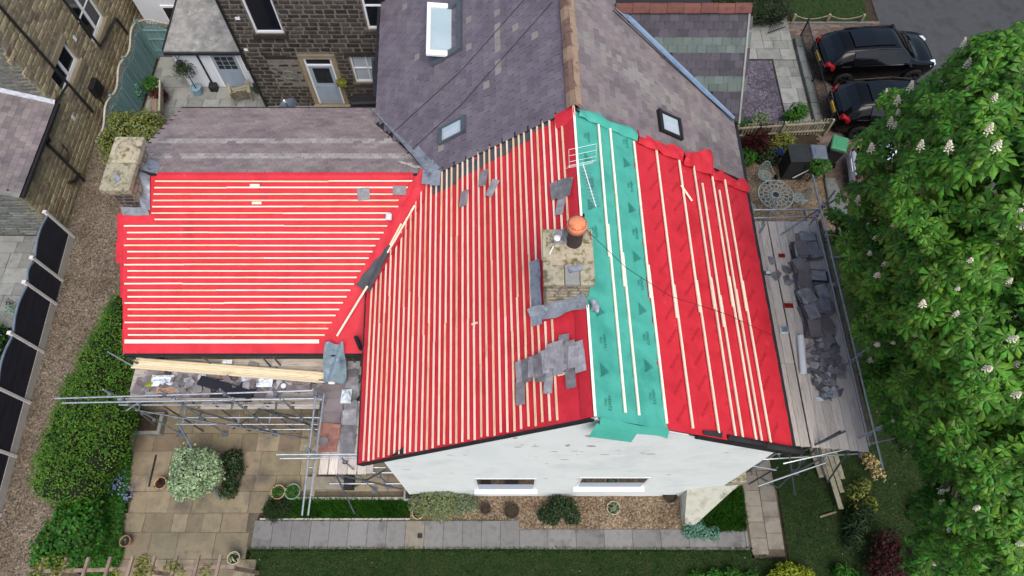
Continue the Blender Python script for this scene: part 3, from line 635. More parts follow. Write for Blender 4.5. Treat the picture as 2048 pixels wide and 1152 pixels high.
MB().grid(lambda a, b: vy(lerp(-.04, .36, b), lerp(-.26 * (1 - b * .8), .2 * (1 - b * .5), a) + .02 * math.sin(b * 19), .11 + .025 * math.sin(a * 9 + b * 5)), 6, 10).build('valley_scrap', m_greyfelt, cot, smooth=True)
# green flap hanging over the verge and the folded tops of the membranes
def flap(name, m, pts_fn, nu=20, nv=5): return MB().grid(pts_fn, nu, nv).build(name, m, cot, smooth=True)
flap('membrane_flap', m_green, lambda a, b: RS(GY - .06 - .10 * b + .02 * math.sin(a * 9), lerp(SG - .01, .985, a), .03 + .015 * math.sin(a * 14)) + Vector((0, 0, -.28 * b * (1 - .4 * a) )))
flap('membrane_flap', m_green, lambda a, b: RS(GY - .1 - .16 * b, lerp(.80, .99, a), .0) + Vector((-.12 * b, 0, -.12 - .38 * b - .1 * a + .05 * math.sin(b * 3.1))))
flap('membrane_flap', m_green, lambda a, b: RS(CUT - .16 + b * .3 + .05 * math.sin(a * 11) * b, lerp(SG - .01, .985, a), .05 + .05 * math.sin(b * 3.0) + .012 * math.sin(a * 21) + .05 * mnoise.noise(Vector((a * 6, b * 2, 1)))), 30, 6)
flap('membrane_flap', m_red, lambda a, b: RS(CUT - .22 + b * (.34 + .06 * math.sin(a * 8)), lerp(.40, SG - .012, a), .055 + .05 * math.sin(b * 2.6) + .015 * math.sin(a * 13) + .06 * mnoise.noise(Vector((a * 6, b * 2, 2)))), 24, 6)
flap('membrane_flap', m_red, lambda a, b: RS(CUT - .3 + b * (.3 + .5 * (1 - a)), lerp(.22, .405, a), .06 + .10 * math.sin(b * 2.2) + .03 * math.sin(a * 9) + .10 * mnoise.noise(Vector((a * 5, b * 3, 3)))), 20, 6)
flap('membrane_flap', m_red, lambda a, b: RS(CUT - .35 + b * (.3 + .1 * math.sin(a * 12)), lerp(-.02, .23, a), .05 + .05 * math.sin(b * 2.6) + .012 * math.sin(a * 17) + .05 * mnoise.noise(Vector((a * 6, b * 2, 5)))), 24, 6)
flap('membrane_flap', m_red, lambda a, b: LS(CUT - .35 + .42 * b, lerp(.93, 1.01, a), .05 + .05 * math.sin(b * 2.4)), 6, 5)
flap('membrane_flap', m_red, lambda a, b: WS(lerp(-9.35, -2.6, a), .965 + .05 * b, .02 + .05 * math.sin(b * 3.14) + .012 * math.sin(a * 31)), 40, 5)
# printed marks on the green membrane: striped triangle and product name
def text_mesh(s, size):
    c = bpy.data.curves.new('t', 'FONT'); c.body = s; c.size = size; c.align_x = 'CENTER'
    o = bpy.data.objects.new('t', c); COL.objects.link(o); dg = bpy.context.evaluated_depsgraph_get()
    me = bpy.data.meshes.new_from_object(o.evaluated_get(dg)); bpy.data.objects.remove(o); bpy.data.curves.remove(c)
    return [v.co.copy() for v in me.vertices], [tuple(p.vertices) for p in me.polygons]
mk = MB()
vs, fs = text_mesh('VENT3', .10); mk.v = [Vector((p.x, p.y, 0)) for p in vs]; mk.f = fs; print_text = mk.mesh('print_text', m_print)
mk = MB(); vs, fs = text_mesh('PRO', .075); mk.v = [Vector((p.x, p.y - .085, 0)) for p in vs]; mk.f = fs; print_pro = mk.mesh('print_pro', m_print)
mk = MB()
for j in range(5):
    y0 = -.16 + j * .05; w = .17 - j * .034
    mk.poly([(-w, y0, 0), (w, y0, 0), (w - .012, y0 + .018, 0), (-w + .012, y0 + .018, 0)])
mk.poly([(-.2, -.19, 0), (-.185, -.19, 0), (.005, .12, 0), (-.005, .12, 0)]); mk.poly([(.185, -.19, 0), (.2, -.19, 0), (.005, .12, 0), (-.005, .12, 0)])
print_logo = mk.mesh('print_logo', m_print)
for s in (.945, .735):
    y = GY + .25 + (.3 if s < .9 else 0); k = 0
    while y < CUT - .3:
        p = RS(y, s, .045); dirY = Vector((0, 1, 0)); nn = (RS(5, .5, 1) - RS(5, .5)).normalized(); dn = dirY.cross(nn)
        if not (5.6 < y < 6.95 and s > .9):
            piece('printed_mark', print_logo if k % 2 else print_text, frame(-dirY * (.72 if k % 2 else 1), nn.cross(-dirY) * (.72 if k % 2 else 1), nn, p), grn)
            if not k % 2: piece('printed_mark', print_pro, frame(-dirY, nn.cross(-dirY), nn, p), grn)
        y += .62; k += 1
vs, fs = text_mesh('PROMASTER', .085); mk = MB(); mk.v = [Vector((p.x, p.y, 0)) for p in vs]; mk.f = fs
red_text = mk.mesh('red_text', m_print_red)
nn = (RS(5, .5, 1) - RS(5, .5)).normalized()
for i, s in enumerate([.60, .47, .33, .2, .09]):
    for y in np.arange(GY + .35 + .2 * (i % 2), CUT - .4, .55):
        ax = (Vector((0, -1, 0)) * .8 + nn.cross(Vector((0, 1, 0))) * .6).normalized()
        piece('printed_mark', red_text, frame(ax, nn.cross(ax), nn, RS(y, s, .032)), red_r)
# wing back slope: weathered slates in overlapping courses (too fine to pick apart)
def back_slates():
    V, F = [], []; Vg, Fg = [], []; slope = (WB(0, 1) - WB(0, 0)).length; g = .155; nrow = int(slope / g); r = random.Random(4)
    for j in range(nrow):
        s0 = j * g / slope; s1 = min(1.0, s0 + g * 1.25 / slope); x = -10.4 + (j % 2) * .12
        while x < -2.3:
            w = .24; band = (j in (14, 15, 20, 21)) and r.random() < .93
            tv, tf = (Vg, Fg) if band else (V, F); k = len(tv); lift = .035 + r.uniform(-.003, .004); gp = .004
            zmain = EZ + (x + .12 - eaveX(12)) * .742
            a, b = x + gp, x + w - gp
            if WB(x, s0).z > zmain - .05 or True:
                tv += [tuple(WB(a, s0, lift + .012)), tuple(WB(b, s0, lift + .012)), tuple(WB(b, s1, lift - .004)), tuple(WB(a, s1, lift - .004)), tuple(WB(a, s0, lift - .0)), tuple(WB(b, s0, lift - .0))]
                tf += [(k + 1, k, k + 3, k + 2), (k, k + 1, k + 5, k + 4)]
            x += w
    npmesh('slates', V, F, m_slate_brown, cot, kind='stuff'); npmesh('pale_slates', Vg, Fg, m_slate_lichen, cot, kind='stuff')
back_slates()
MB().hexa([WB(-10.4, 0, -.1), WB(-2.0, 0, -.1), WB(-2.0, 1, -.1), WB(-10.4, 1, -.1)], [WB(-10.4, 0, .02), WB(-2.0, 0, .02), WB(-2.0, 1, .02), WB(-10.4, 1, .02)]).build('roof_deck', m_underslate, cot)
MB().beam(WB(-10.4, -.02, -.03), WB(-4.1, -.02, -.03), .1, .1).build('gutter', m_black, cot)
# lead flashing along the rear valley where the wing meets the slates
lv = MB()
LA, LB = Vector((-4.15, 14.2, 4.62)), Vector((-2.05, 10.62, 6.26))
for k in range(10):
    a = LA.lerp(LB, k / 10); b = LA.lerp(LB, (k + 1.12) / 10); sd_ = (LB - LA).cross(Vector((0, 0, 1))).normalized(); w0 = .15 + .03 * math.sin(k * 2.3); w1 = .16
    up = Vector((0, 0, .10 + .012 * (k % 2)))
    lv.grid(lambda p, q: a.lerp(b, q) + sd_ * lerp(-w0, w1, p) + up + Vector((0, 0, .18 * max(0, (.5 - p)) + .13 * max(0, p - .5) + .008 * math.sin(q * 8 + k))), 4, 3)
lv.build('lead_valley', m_lead, cot, smooth=True)
MB().grid(lambda a, b: Vector((-2.35 + .5 * a, 10.3 + .5 * b - .2 * a, 6.28 + .2 * a + .02 * math.sin(a * 7 + b * 5))), 6, 6).build('lead_apron', m_lead, cot, smooth=True)
for k in range(9):
    p = WB(-3.05 + .09 * k + rng.uniform(-.05, .05), .86 + .012 * k, .08)
    MB().beam(p, p + Vector((rng.uniform(.1, .25), rng.uniform(-.12, .05), .01)), .06, .012).build('broken_slate', rng.choice([m_slate_lichen, m_terra_pot, m_lead]), cot)
grass('path_edge_grass', 'ragged grass tufts fringing the slab path and side path', [(-7.6, 1.9), (6.9, 1.88), (6.95, 2.02), (-7.6, 2.03)], 5000, .07, m_grass, seed=14)
grass('joint_weeds', 'small weeds in the joints at the back of the slab path', [(-7.5, 2.73), (-.1, 2.73), (-.1, 2.8), (-7.5, 2.82)], 900, .06, m_leaf_mid, seed=15)
# ------------------------------------------------------------------ shared stone / slate pieces
def stone_mesh(seed, m):                                   # unit block: x length 1, y face depth, z height 1; face at y=0 towards -y
    r = random.Random(seed); mb = MB(); j = lambda a: r.uniform(-a, a)
    e = [(-.5 + j(.02), 0.03, -.5 + j(.05)), (.5 + j(.02), .03, -.5 + j(.05)), (.5 + j(.02), .03, .5 + j(.05)), (-.5 + j(.02), .03, .5 + j(.05))]
    f = [(-.44 + j(.03), -.008 + j(.006), -.38 + j(.05)), (.44 + j(.03), -.008 + j(.006), -.38 + j(.05)), (.44 + j(.03), -.008 + j(.006), .38 + j(.05)), (-.44 + j(.03), -.008 + j(.006), .38 + j(.05))]
    mb.v = [Vector(p) for p in e + f]; c = len(mb.v); mb.v.append(Vector((j(.1), -.014 + j(.006), j(.1))))
    mb.f = [(0, 1, 5, 4), (1, 2, 6, 5), (2, 3, 7, 6), (3, 0, 4, 7), (4, 5, c), (5, 6, c), (6, 7, c), (7, 4, c)]
    return mb.mesh('stone', m)
def stone_wall(parent, name, org, ux, width, z0, z1, hs, ls, m, openings=(), limit=300, gap=.022, seed=1, proud=1.0, z_top=None):
    """Courses of separate stones on a wall face. org: a point of the face at z=0; ux: horizontal unit vector along the face."""
    r = random.Random(seed); ux = Vector(ux); nrm = ux.cross(Vector((0, 0, 1))); var = [stone_mesh(seed * 10 + i, m) for i in range(5)]; items = []
    z = z0
    while z < z1 - .04:
        h = min(r.choice(hs), z1 - z); x = -r.random() * .3
        while x < width:
            l = r.uniform(*ls); a, b = max(0, x), min(width, x + l); x += l
            if b - a < .07: continue
            spans = [(a, b)]
            for (o0, o1, q0, q1) in openings:
                if z + h > q0 + .02 and z < q1 - .02:
                    ns = []
                    for (s, t) in spans:
                        if t <= o0 or s >= o1: ns.append((s, t))
                        else:
                            if s < o0: ns.append((s, o0))
                            if t > o1: ns.append((o1, t))
                    spans = ns
            for (s, t) in spans:
                if t - s < .06: continue
                if z_top and z + h > z_top((s + t) / 2): continue
                c = Vector(org) + ux * ((s + t) / 2) + Vector((0, 0, z + h / 2))
                items.append((c, t - s - gap, h - gap))
        z += h
    items = [(c, w, h, in_view(c, 10)) for c, w, h in items]
    items.sort(key=lambda q: -(q[1] * q[2] / (q[0] - Vector((0, 0, CAM_H))).length_squared * (1 if q[3] else 0)))
    V, F = [], []
    for i, (c, w, h, vis) in enumerate(items):
        me = var[r.randrange(5)]; Mx = frame(ux * w, -nrm * proud, Vector((0, 0, h)), c)
        if i < limit and vis: piece(name, me, Mx, parent)
        else:
            k = len(V); V += [tuple(Mx @ v.co) for v in me.vertices]
            for p in me.polygons:
                q = list(p.vertices); F.append([k + q[0], k + q[1], k + q[2], k + (q[3] if len(q) > 3 else q[2])])
    if V:
        tris = [(f[0], f[1], f[2]) for f in F] + [(f[0], f[2], f[3]) for f in F if f[3] != f[2]]
        npmesh(name + '_rest', V, tris, m, parent, kind='stuff')
def rect_minus(x0, x1, z0, z1, ops):
    xs = sorted({x0, x1, *[v for o in ops for v in o[:2] if x0 < v < x1]}); zs = sorted({z0, z1, *[v for o in ops for v in o[2:4] if z0 < v < z1]}); out = []
    for a, b in zip(xs[:-1], xs[1:]):
        run = None
        for c, d in zip(zs[:-1], zs[1:]):
            mx, mz = (a + b) / 2, (c + d) / 2
            if any(o[0] < mx < o[1] and o[2] < mz < o[3] for o in ops):
                if run: out.append((a, b, *run)); run = None
            else: run = (run[0], d) if run else (c, d)
        if run: out.append((a, b, *run))
    return out
def slate_mesh(seed, m, w=.243, l=.33, t=.012, cut=True):
    r = random.Random(seed); j = lambda a: r.uniform(-a, a); c = r.choice([0, 0, .02, .03]) if cut else 0
    p = [(-w/2 + c, 0 + j(.004), 0), (w/2 - c * r.random(), 0 + j(.004), 0), (w/2, .03, 0), (w/2, l, 0), (-w/2, l, 0), (-w/2, .03, 0)]
    return MB().prism(p, (0, 0, t)).mesh('slate', m)
def slate_roof(parent, fn, along, gauge, width, s_len, mats, keep, limit, h=.03, seed=1, score=None, name='slate', over=1.45, slip=.01, tl=.045):
    """fn(Y, s, h) -> point; courses from s=0 (eave) to 1; along = (a0, a1). mats: list of (mesh list, chooser)"""
    r = random.Random(seed); rows = int(s_len / gauge); items = []
    for j in range(rows):
        s = j * gauge / s_len; a = along[0] + (width / 2 if j % 2 else 0)
        while a < along[1]:
            p = fn(a + width / 2, s, h)
            if keep(p): items.append((j, a + width / 2, s, p))
            a += width
    items.sort(key=lambda q: -(score(q[3]) if score else 0))
    V, F, mi = {}, {}, {}
    for i, (j, a, s, p) in enumerate(items):
        me = mats(j, a, s, p, r); up = (fn(a, s + .05, h) - fn(a, s, h)).normalized(); ax = (fn(a + .1, s, h) - fn(a - .1, s, h)).normalized(); nn = ax.cross(up)
        if nn.z < 0: nn = -nn; ax = -ax
        tilt = tl + r.uniform(-.012, .012); up2 = (up - nn * tilt).normalized(); nn2 = ax.cross(up2).normalized(); sk = r.uniform(-slip, slip)
        up3 = (up2 + ax * sk).normalized(); ax3 = up3.cross(nn2)
        Mx = frame(ax3, up3, nn2, p + nn * (.016 + r.uniform(-.002, .003)) + up * r.uniform(-.006, .006))
        if i < limit and in_view(p, 5): piece(name, me, Mx, parent)
        else:
            key = me.materials[0].name; V.setdefault(key, []); F.setdefault(key, []); k = len(V[key])
            V[key] += [tuple(Mx @ v.co) for v in me.vertices]
            nv = len(me.vertices) // 2
            for q in me.polygons:
                vs = [k + x for x in q.vertices]
                if min(q.vertices) < nv and max(q.vertices) < nv: continue     # underside
                for z in range(1, len(vs) - 1): F[key].append((vs[0], vs[z], vs[z + 1]))
    for key in V: npmesh(name + '_courses', V[key], F[key], MATS[key], parent, kind='stuff')

# ================================================================== CHIMNEYS ON THE COTTAGE
ch = thing('ridge_chimney', 'mossy stone chimney stack at the ridge with one terracotta capped pot', 'chimney', (1.05, 6.25, 8.0))
cx0, cx1, cy0, cy1, cz = .66, 1.5, 5.82, 6.9, 9.42
MB().box((cx0, cy0, 7.6), (cx1, cy1, cz)).build('stack', m_darkMortar, ch)
stone_wall(ch, 'stone', (cx0, cy0, 0), (1, 0, 0), cx1 - cx0, 8.05, cz, [.13, .16], (.2, .4), m_stonecap, seed=21, gap=.015)
stone_wall(ch, 'stone', (cx0, cy1, 0), (0, -1, 0), cy1 - cy0, 7.8, cz, [.13, .16], (.2, .4), m_stonecap, seed=22, gap=.015)
stone_wall(ch, 'stone', (cx1, cy0, 0), (0, 1, 0), cy1 - cy0, 8.5, cz, [.13, .16], (.2, .4), m_stonecap, seed=23, gap=.015)
for (a, b, c, d, z) in [(cx0 - .07, cx0 + .33, cy0 - .07, cy0 + .42, 0), (cx0 + .34, cx0 + .62, cy0 - .07, cy0 + .42, .004), (cx0 + .63, cx1 + .07, cy0 - .07, cy0 + .42, -.004), (cx0 - .07, cx1 + .07, cy0 + .43, cy1 + .06, .002)]:
    MB().box((a, c, cz + .001), (b, d, cz + .1 + z)).build('cap_stone', m_stonecap if b - a < .5 and a > cx0 + .6 or a < cx0 else m_greyflag, ch, bevel=.012)
MB().grid(lambda a, b: Vector((lerp(cx0, cx1 + .04, a), lerp(cy0 + .34, cy1 + .03, b), cz + .104 + .16 * max(0, 1 - 2.1 * ((a - .62) ** 2 + (b - .62) ** 2) ** .5) + .03 * mnoise.noise(Vector((a * 5, b * 5, 1))) + .008)), 22, 22).build('flaunching', m_mortar, ch, smooth=True)
pot = MB().lathe((1.2, 6.62, cz + .16), [(.17, 0), (.165, .03), (.15, .05), (.145, .45), (.16, .47), (.165, .53), (.15, .55)], 24).build('chimney_pot', m_darkpot, ch, smooth=True)
MB().lathe((1.2, 6.62, cz + .16), [(.165, .55), (.19, .56), (.195, .66), (.185, .70), (.12, .75), (.03, .77), (.0, .772)], 28).build('pot_cap', m_terra, pot, smooth=True)
hl = MB()
for i in range(24):
    a = 2 * math.pi * i / 24; c = Vector((1.2 + .162 * math.cos(a), 6.62 + .162 * math.sin(a), cz + .16 + .726)); hl.tube(c, c + Vector((0, 0, .006)), .010, 6)
hl.build('vent_hole', m_black, pot)
MB().lathe((.86, 6.62, cz + .1), [(.055, 0), (.055, .2), (.065, .2), (.065, .26), (.0, .27)], 16).build('flue_terminal', m_white, ch, smooth=True)
MB().beam((.8, 6.55, cz + .15), (.72, 6.38, cz + .13), .02, .02).build('bracket', m_white, ch)
for k in range(5):
    p = Vector((1.02 + .05 * k, 6.72 - .05 * (k % 2), cz + .2 + .02 * k)); MB().beam(p + Vector((-.12, -.1, 0)), p + Vector((-.06, .14, .02)), .14, .012).build('slate_offcut', m_slate_loose, ch)
sl = MB().beam((1.08, 6.03, cz + .125), (1.34, 6.1, cz + .125), .11, .05).build('lead_offcut', m_lead, ch)
# lead skirt
MB().grid(lambda a, b: LS(lerp(5.5, 7.0, b), lerp(.80, .84, a), .085 + .015 * math.sin(b * 14)) , 4, 12).build('lead_flashing', m_lead, ch, smooth=True)
MB().grid(lambda a, b: LS(cy0 + .01 - .26 * b + .025 * math.sin(a * 11), lerp(.80, 1.01, a), .085 + .16 * (1 - b) ** 2 + .012 * math.sin(a * 17 + b * 3)), 14, 5).build('lead_flashing', m_lead, ch, smooth=True)
MB().grid(lambda a, b: RS(lerp(5.5, 5.75, b), lerp(1.0, .965, a), .1 + .03 * math.sin(a * 6 + b * 4)), 4, 4).build('lead_flashing', m_lead, ch, smooth=True)

c2 = thing('gable_chimney', 'broad pale stone chimney on the wing gable with a sealed mortar cap', 'chimney', (-9.95, 10.5, 5.0))
x0, x1, y0, y1, zt = -10.22, -9.72, 9.86, 11.3, 6.62
MB().box((x0, y0, 3.5), (x1, y1, zt)).build('stack', m_darkMortar, c2)
stone_wall(c2, 'stone', (x0, y0, 0), (1, 0, 0), x1 - x0, 5.4, zt, [.13, .17], (.2, .36), m_darkStone, seed=31, gap=.02)  # front face in darker stone than the sides: its shade is painted in
stone_wall(c2, 'stone', (x1, y0, 0), (0, 1, 0), y1 - y0, 5.5, zt, [.17, .2], (.25, .5), m_stonecap, seed=32, gap=.02)
stone_wall(c2, 'stone', (x0, y1, 0), (0, -1, 0), y1 - y0, 4.2, zt, [.17, .2], (.25, .5), m_stonecap, seed=33, gap=.02)
for (a, b) in ((y0 - .12, y0 + .72), (y0 + .73, y1 + .12)):
    MB().box((x0 - .12, a, zt + .001), (x1 + .14, b, zt + .2)).build('cap_stone', m_stonecap, c2, bevel=.03)
MB().box((x0 - .04, y0 - .04, zt - .16), (x1 + .06, y1 + .04, zt)).build('oversail_course', m_stonecap, c2, bevel=.02)
MB().grid(lambda a, b: Vector((-9.95 + .27 * math.cos(a * 6.283) * b * (1 if True else 0), 10.98 + .36 * math.sin(a * 6.283) * b, zt + .2 + .09 * (1 - b ** 3) + .03 * mnoise.noise(Vector((math.cos(a * 6.283) * b * 3, math.sin(a * 6.283) * b * 3, 2))))), 28, 8).build('flaunching', m_mortar, c2, smooth=True)
MB().beam((-9.98, 10.2, zt + .22), (-9.86, 10.0, zt + .22), .09, .03).build('lead_offcut', m_lead, c2)
MB().beam((-10.02, 10.08, zt + .215), (-9.93, 9.93, zt + .215), .04, .03).build('lead_offcut', m_lead, c2)
MB().grid(lambda a, b: Vector((x1 + .02 + .16 * a, lerp(y0 - .05, 10.62, b), WS(0, (lerp(y0 - .05, 10.62, b) - WEY) / (WRY - WEY), .05).z + .25 * (1 - a) * (.5 + .5 * math.sin(b * 9)) + .02)), 4, 14).build('lead_flashing', m_lead, c2, smooth=True)
MB().grid(lambda a, b: Vector((x1 + .02 + .3 * a * (1.2 - b * .5), lerp(10.66, 11.2, b), WB(0, (WBY - lerp(10.66, 11.2, b)) / (WBY - WRY), .06).z + .2 * (1 - a))), 4, 6).build('lead_flashing', m_lead, c2, smooth=True)
MB().grid(lambda a, b: Vector((lerp(x0 - .05, x1 + .15, a), y0 - .02 - .14 * b, WS(0, (y0 - .02 - .14 * b - WEY) / (WRY - WEY), .03).z + .12 * (1 - b) + .015 * math.sin(a * 9))), 8, 3).build('lead_flashing', m_lead, c2, smooth=True)

# television aerial on the chimney
ae = thing('television_aerial', 'white wire television aerial on a pole behind the chimney pot', 'aerial', (1.35, 6.95, 9.2))
MB().tube((1.40, 6.93, 8.9), (1.36, 7.0, 10.0), .022, 8).build('mast', m_iron, ae)
A, B = G(1166, 328, 10.0), G(1192, 414, 9.75)
bm_ = MB().tube(A, B, .009, 6).build('boom', m_white, ae)
d = (B - A).normalized(); sx = d.cross(Vector((0, 0, 1))).normalized(); el = MB()
for i in range(12):
    p = A.lerp(B, .12 + .87 * i / 11); el.tube(p - sx * .11 + Vector((0, 0, .05)), p + sx * .11 - Vector((0, 0, .05)), .005, 5); el.tube(p - sx * .11 - Vector((0, 0, .05)), p + sx * .11 + Vector((0, 0, .05)), .005, 5)
el.build('director', m_galv_dark, bm_)
rf = MB()
for k in range(6):
    o = Vector((0, 0, .34 - k * .12)) - d * (.02 + abs(k - 2.5) * .05); rf.tube(A + o - sx * .28 + Vector((0, 0, -.02)), A + o + sx * .28, .004, 5)
for k in (-1, 1): rf.tube(A + sx * .28 * k + Vector((0, 0, .34)) - d * .14, A + sx * .28 * k + Vector((0, 0, 0)) - d * .02, .004, 5); rf.tube(A + sx * .28 * k, A + sx * .28 * k + Vector((0, 0, -.26)) - d * .14, .006, 5)
rf.build('reflector', m_white, ae)
tag(MB().path([(1.36, 7.0, 9.6), (2.2, 6.2, 9.35), (3.2, 6.0, 8.5), (4.6, 6.0, 7.6), (6.1, 6.1, 6.15)], .006, 5).build('aerial_cable', m_iron), 'thin dark aerial cable running across the green and red membrane', 'cable')

# ================================================================== THE ADJOINING STONE HOUSE (slate roof, dormer gable, sooty rear wall)
sh = thing('slate_house', 'adjoining stone house with purple slate roof, clay ridge and rear wall of sooty stone', 'house', (0, 14, 0))
YE = 21.0
MB().hexa([LS(CUT, 0, -.1), LS(YE, 0, -.1), LS(YE, 1, -.1), LS(CUT, 1, -.1)], [LS(CUT, 0, .045), LS(YE, 0, .045), LS(YE, 1, .045), LS(CUT, 1, .045)]).build('roof_deck', m_underslate, sh)
MB().hexa([RS(CUT, 0, -.1), RS(CUT, 1, -.1), RS(YE, 1, -.1), RS(YE, 0, -.1)], [RS(CUT, 0, .045), RS(CUT, 1, .045), RS(YE, 1, .045), RS(YE, 0, .045)]).build('roof_deck', m_underslate, sh)
sm_p = [slate_mesh(i, m_slate, cut=(i == 4)) for i in range(5)]; sm_l = [slate_mesh(20 + i, m_slate_lichen) for i in range(3)]; sm_g = [slate_mesh(30 + i, m_slate_grey, cut=False) for i in range(5)]
sm_pale = [slate_mesh(60 + i, m_slate_pale, cut=False) for i in range(3)]; sm_gr = [slate_mesh(40 + i, m_slate_green, .252, .33, cut=False) for i in range(4)]; sm_d = [slate_mesh(50 + i, m_slate_dark, .252, .33, cut=False) for i in range(4)]
def near(p): return -(p - Vector((0, 0, CAM_H))).length
# valley test for the left slope: hidden below the wing's back slope
def keepL(p):
    if p.y < CUT + .02 or not in_view(p, 60): return False
    if p.y < WBY and p.z < WB(0, (WBY - p.y) / (WBY - WRY)).z + .06: return False
    for (sx0, sx1, sy0, sy1) in SKY_L:
        if sx0 < (p.z - EZ) / (RZ - EZ) < sx1 and sy0 < p.y < sy1: return False
    return True
def sky_box(pts, fn_inv):
    q = [fn_inv(u, v) for u, v in pts]; return q
nL = (LS(12, .5, 1) - LS(12, .5)).normalized(); nR = (RS(12, .5, 1) - RS(12, .5)).normalized()
def onL(u, v, h=.08): 
    p = atP(u, v, LS(12, .5, h), nL); return (p.y, (p.z - EZ) / (RZ - EZ))
def onR(u, v, h=.08):
    p = atP(u, v, RS(12, .5, h), nR); return (p.y, (p.z - EZR) / (RZ - EZR))
SKY_L = []
a, b, c = onL(868, 266), onL(926, 240), onL(925, 272)
SK1 = (onL(872, 300)[1], onL(926, 240)[1], onL(925, 268)[0], onL(868, 266)[0])
SK2 = (onL(868, 108)[1], onL(928, 28)[1], onL(930, 100)[0], onL(864, 40)[0])
LEN_L = (LS(12, 1) - LS(12, 0)).length
def matL(j, a, s, p, r):
    if (abs(s - .66) < .016 and 12.4 < p.y < 15.2 and r.random() < .75) or r.random() < .012: return sm_pale[r.randrange(3)]
    return sm_p[r.randrange(5)]
slate_roof(sh, LS, (CUT + .0, 20.5), .195, .262, LEN_L, matL, keepL, 190, h=.05, seed=5, score=near, slip=.005, tl=.036)
LEN_R = (RS(12, 1) - RS(12, 0)).length
GRY, GRZ, GEY = 14.7, 7.97, 12.6                            # dormer gable ridge and foot
def DG(X, s, h=0.0):
    n = Vector((0, -(GRZ - 6.0), GRY - GEY)).normalized()
    return Vector((X, lerp(GEY, GRY, s), lerp(6.0, GRZ, s))) + n * h
def keepR(p):
    if p.y < CUT + .02 or not in_view(p, 60): return False
    if p.y > GEY and p.z < DG(0, (min(p.y, GRY) - GEY) / (GRY - GEY)).z + .03: return False
    return True
slate_roof(sh, RS, (CUT, 20.5), .17, .255, LEN_R, lambda j, a, s, p, r: (sm_pale if (abs(p.y - 12.3 - 1.2 * (s - .5)) < .35 and r.random() < .45) else sm_g)[r.randrange(3)], keepR, 0, h=.05, seed=6, score=near, slip=.006, tl=.03)  # same slate as the left slope; sunlight on this side painted in as paler colour
# dormer gable
MB().hexa([DG(2.4, 0, -.08), DG(6.3, 0, -.08), DG(6.3, 1, -.08), DG(2.4, 1, -.08)], [DG(2.4, 0, .045), DG(6.3, 0, .045), DG(6.3, 1, .045), DG(2.4, 1, .045)]).build('roof_deck', m_underslate, sh)
MB().hexa([(2.4, GRY, GRZ - .05), (6.3, GRY, GRZ - .05), (6.3, 16.8, 5.95), (2.4, 16.8, 5.95)], [(2.4, GRY, GRZ + .04), (6.3, GRY, GRZ + .04), (6.3, 16.8, 6.04), (2.4, 16.8, 6.04)]).build('roof_deck', m_slate_grey, sh)
def keepD(p):
    zmain = RZ - (p.x - ridgeX(p.y)) * (RZ - EZR) / (EXR - ridgeX(p.y))
    return p.x < 6.3 and p.z > zmain + .02 and in_view(p, 40)
slate_roof(sh, DG, (2.5, 6.18), .2, .262, (DG(0, 1) - DG(0, 0)).length, lambda j, a, s, p, r: (sm_gr if (.27 < s < .375 or .62 < s < .75) else sm_d)[r.randrange(4)], keepD, 110, h=.05, seed=7, score=near)
MB().beam(DG(6.31, -.02, .06), DG(6.31, 1.0, .06), .05, .1, up=DG(0, 0, 1) - DG(0, 0)).build('verge_board', m_greyflag, sh)
# gable valley lead
va, vb = Vector((2.78, 14.7, 8.05)), Vector((6.16, 12.58, 6.06))
MB().grid(lambda p, q: va.lerp(vb, q) + (vb - va).cross(Vector((0, 0, 1))).normalized() * lerp(-.06, .12, p) + Vector((0, 0, .06 + .05 * abs(p - .4))), 3, 24).build('lead_valley', m_leadblue, sh, smooth=True)
MB().path([va + Vector((-.12, -.2, .1)), va.lerp(vb, .5) + Vector((-.05, -.2, .07)), vb + Vector((0, -.1, .08))], .012, 5).build('roof_cable', m_iron, sh)
MB().path([LS(11.3, .05, .1), LS(12.4, .5, .09), LS(14.2, .95, .1)], .008, 5).build('roof_cable', m_iron, sh)
MB().path([LS(12.5, .03, .1), LS(13.6, .5, .09), LS(15.5, .98, .1)], .008, 5).build('roof_cable', m_iron, sh)
# ridge tiles
def ridge_tile(p0, p1, m, w=.2, rise=.11, seed=0):
    mb = MB(); d = (p1 - p0).normalized(); sd_ = d.cross(Vector((0, 0, 1))).normalized()
    prof = [(-w, -rise * 1.25), (-w * .5, -rise * .28), (0, .03), (w * .5, -rise * .28), (w, -rise * 1.25)]
    for (a, b) in zip(prof[:-1], prof[1:]):
        for t in (0,):
            q = [p0 + sd_ * a[0] + Vector((0, 0, a[1])), p0 + sd_ * b[0] + Vector((0, 0, b[1])), p1 + sd_ * b[0] + Vector((0, 0, b[1])), p1 + sd_ * a[0] + Vector((0, 0, a[1]))]
            mb.hexa([x - Vector((0, 0, .02)) for x in q], q)
    return mb
y = CUT + .02; k = 0
while y < YE:
    p0 = LS(y, 1) + Vector((0, 0, .19 + .012 * (k % 2))); p1 = LS(y + .44, 1) + Vector((0, 0, .19))
    o = ridge_tile(p0, p1, m_ridge, w=.17, rise=.11).build('ridge_tile', m_ridge if k % 3 else m_ridge_moss, sh); y += .45; k += 1
MB().grid(lambda a, b: LS(lerp(CUT + .05, YE, b), 1) + Vector((.03 + .15 * a, 0, .215 - .10 * a + .015 * math.sin(b * 80))), 3, 60).build('ridge_moss', m_ridge_moss, sh, smooth=True)
xx = 2.75; k = 0
while xx < 6.25:
    p0 = Vector((xx, GRY, GRZ + .2 + .01 * (k % 2))); ridge_tile(p0, p0 + Vector((min(.44, 6.34 - xx), 0, 0)), m_ridge_dark, w=.16, rise=.12).build('ridge_tile', m_ridge_dark, sh); xx += .45; k += 1
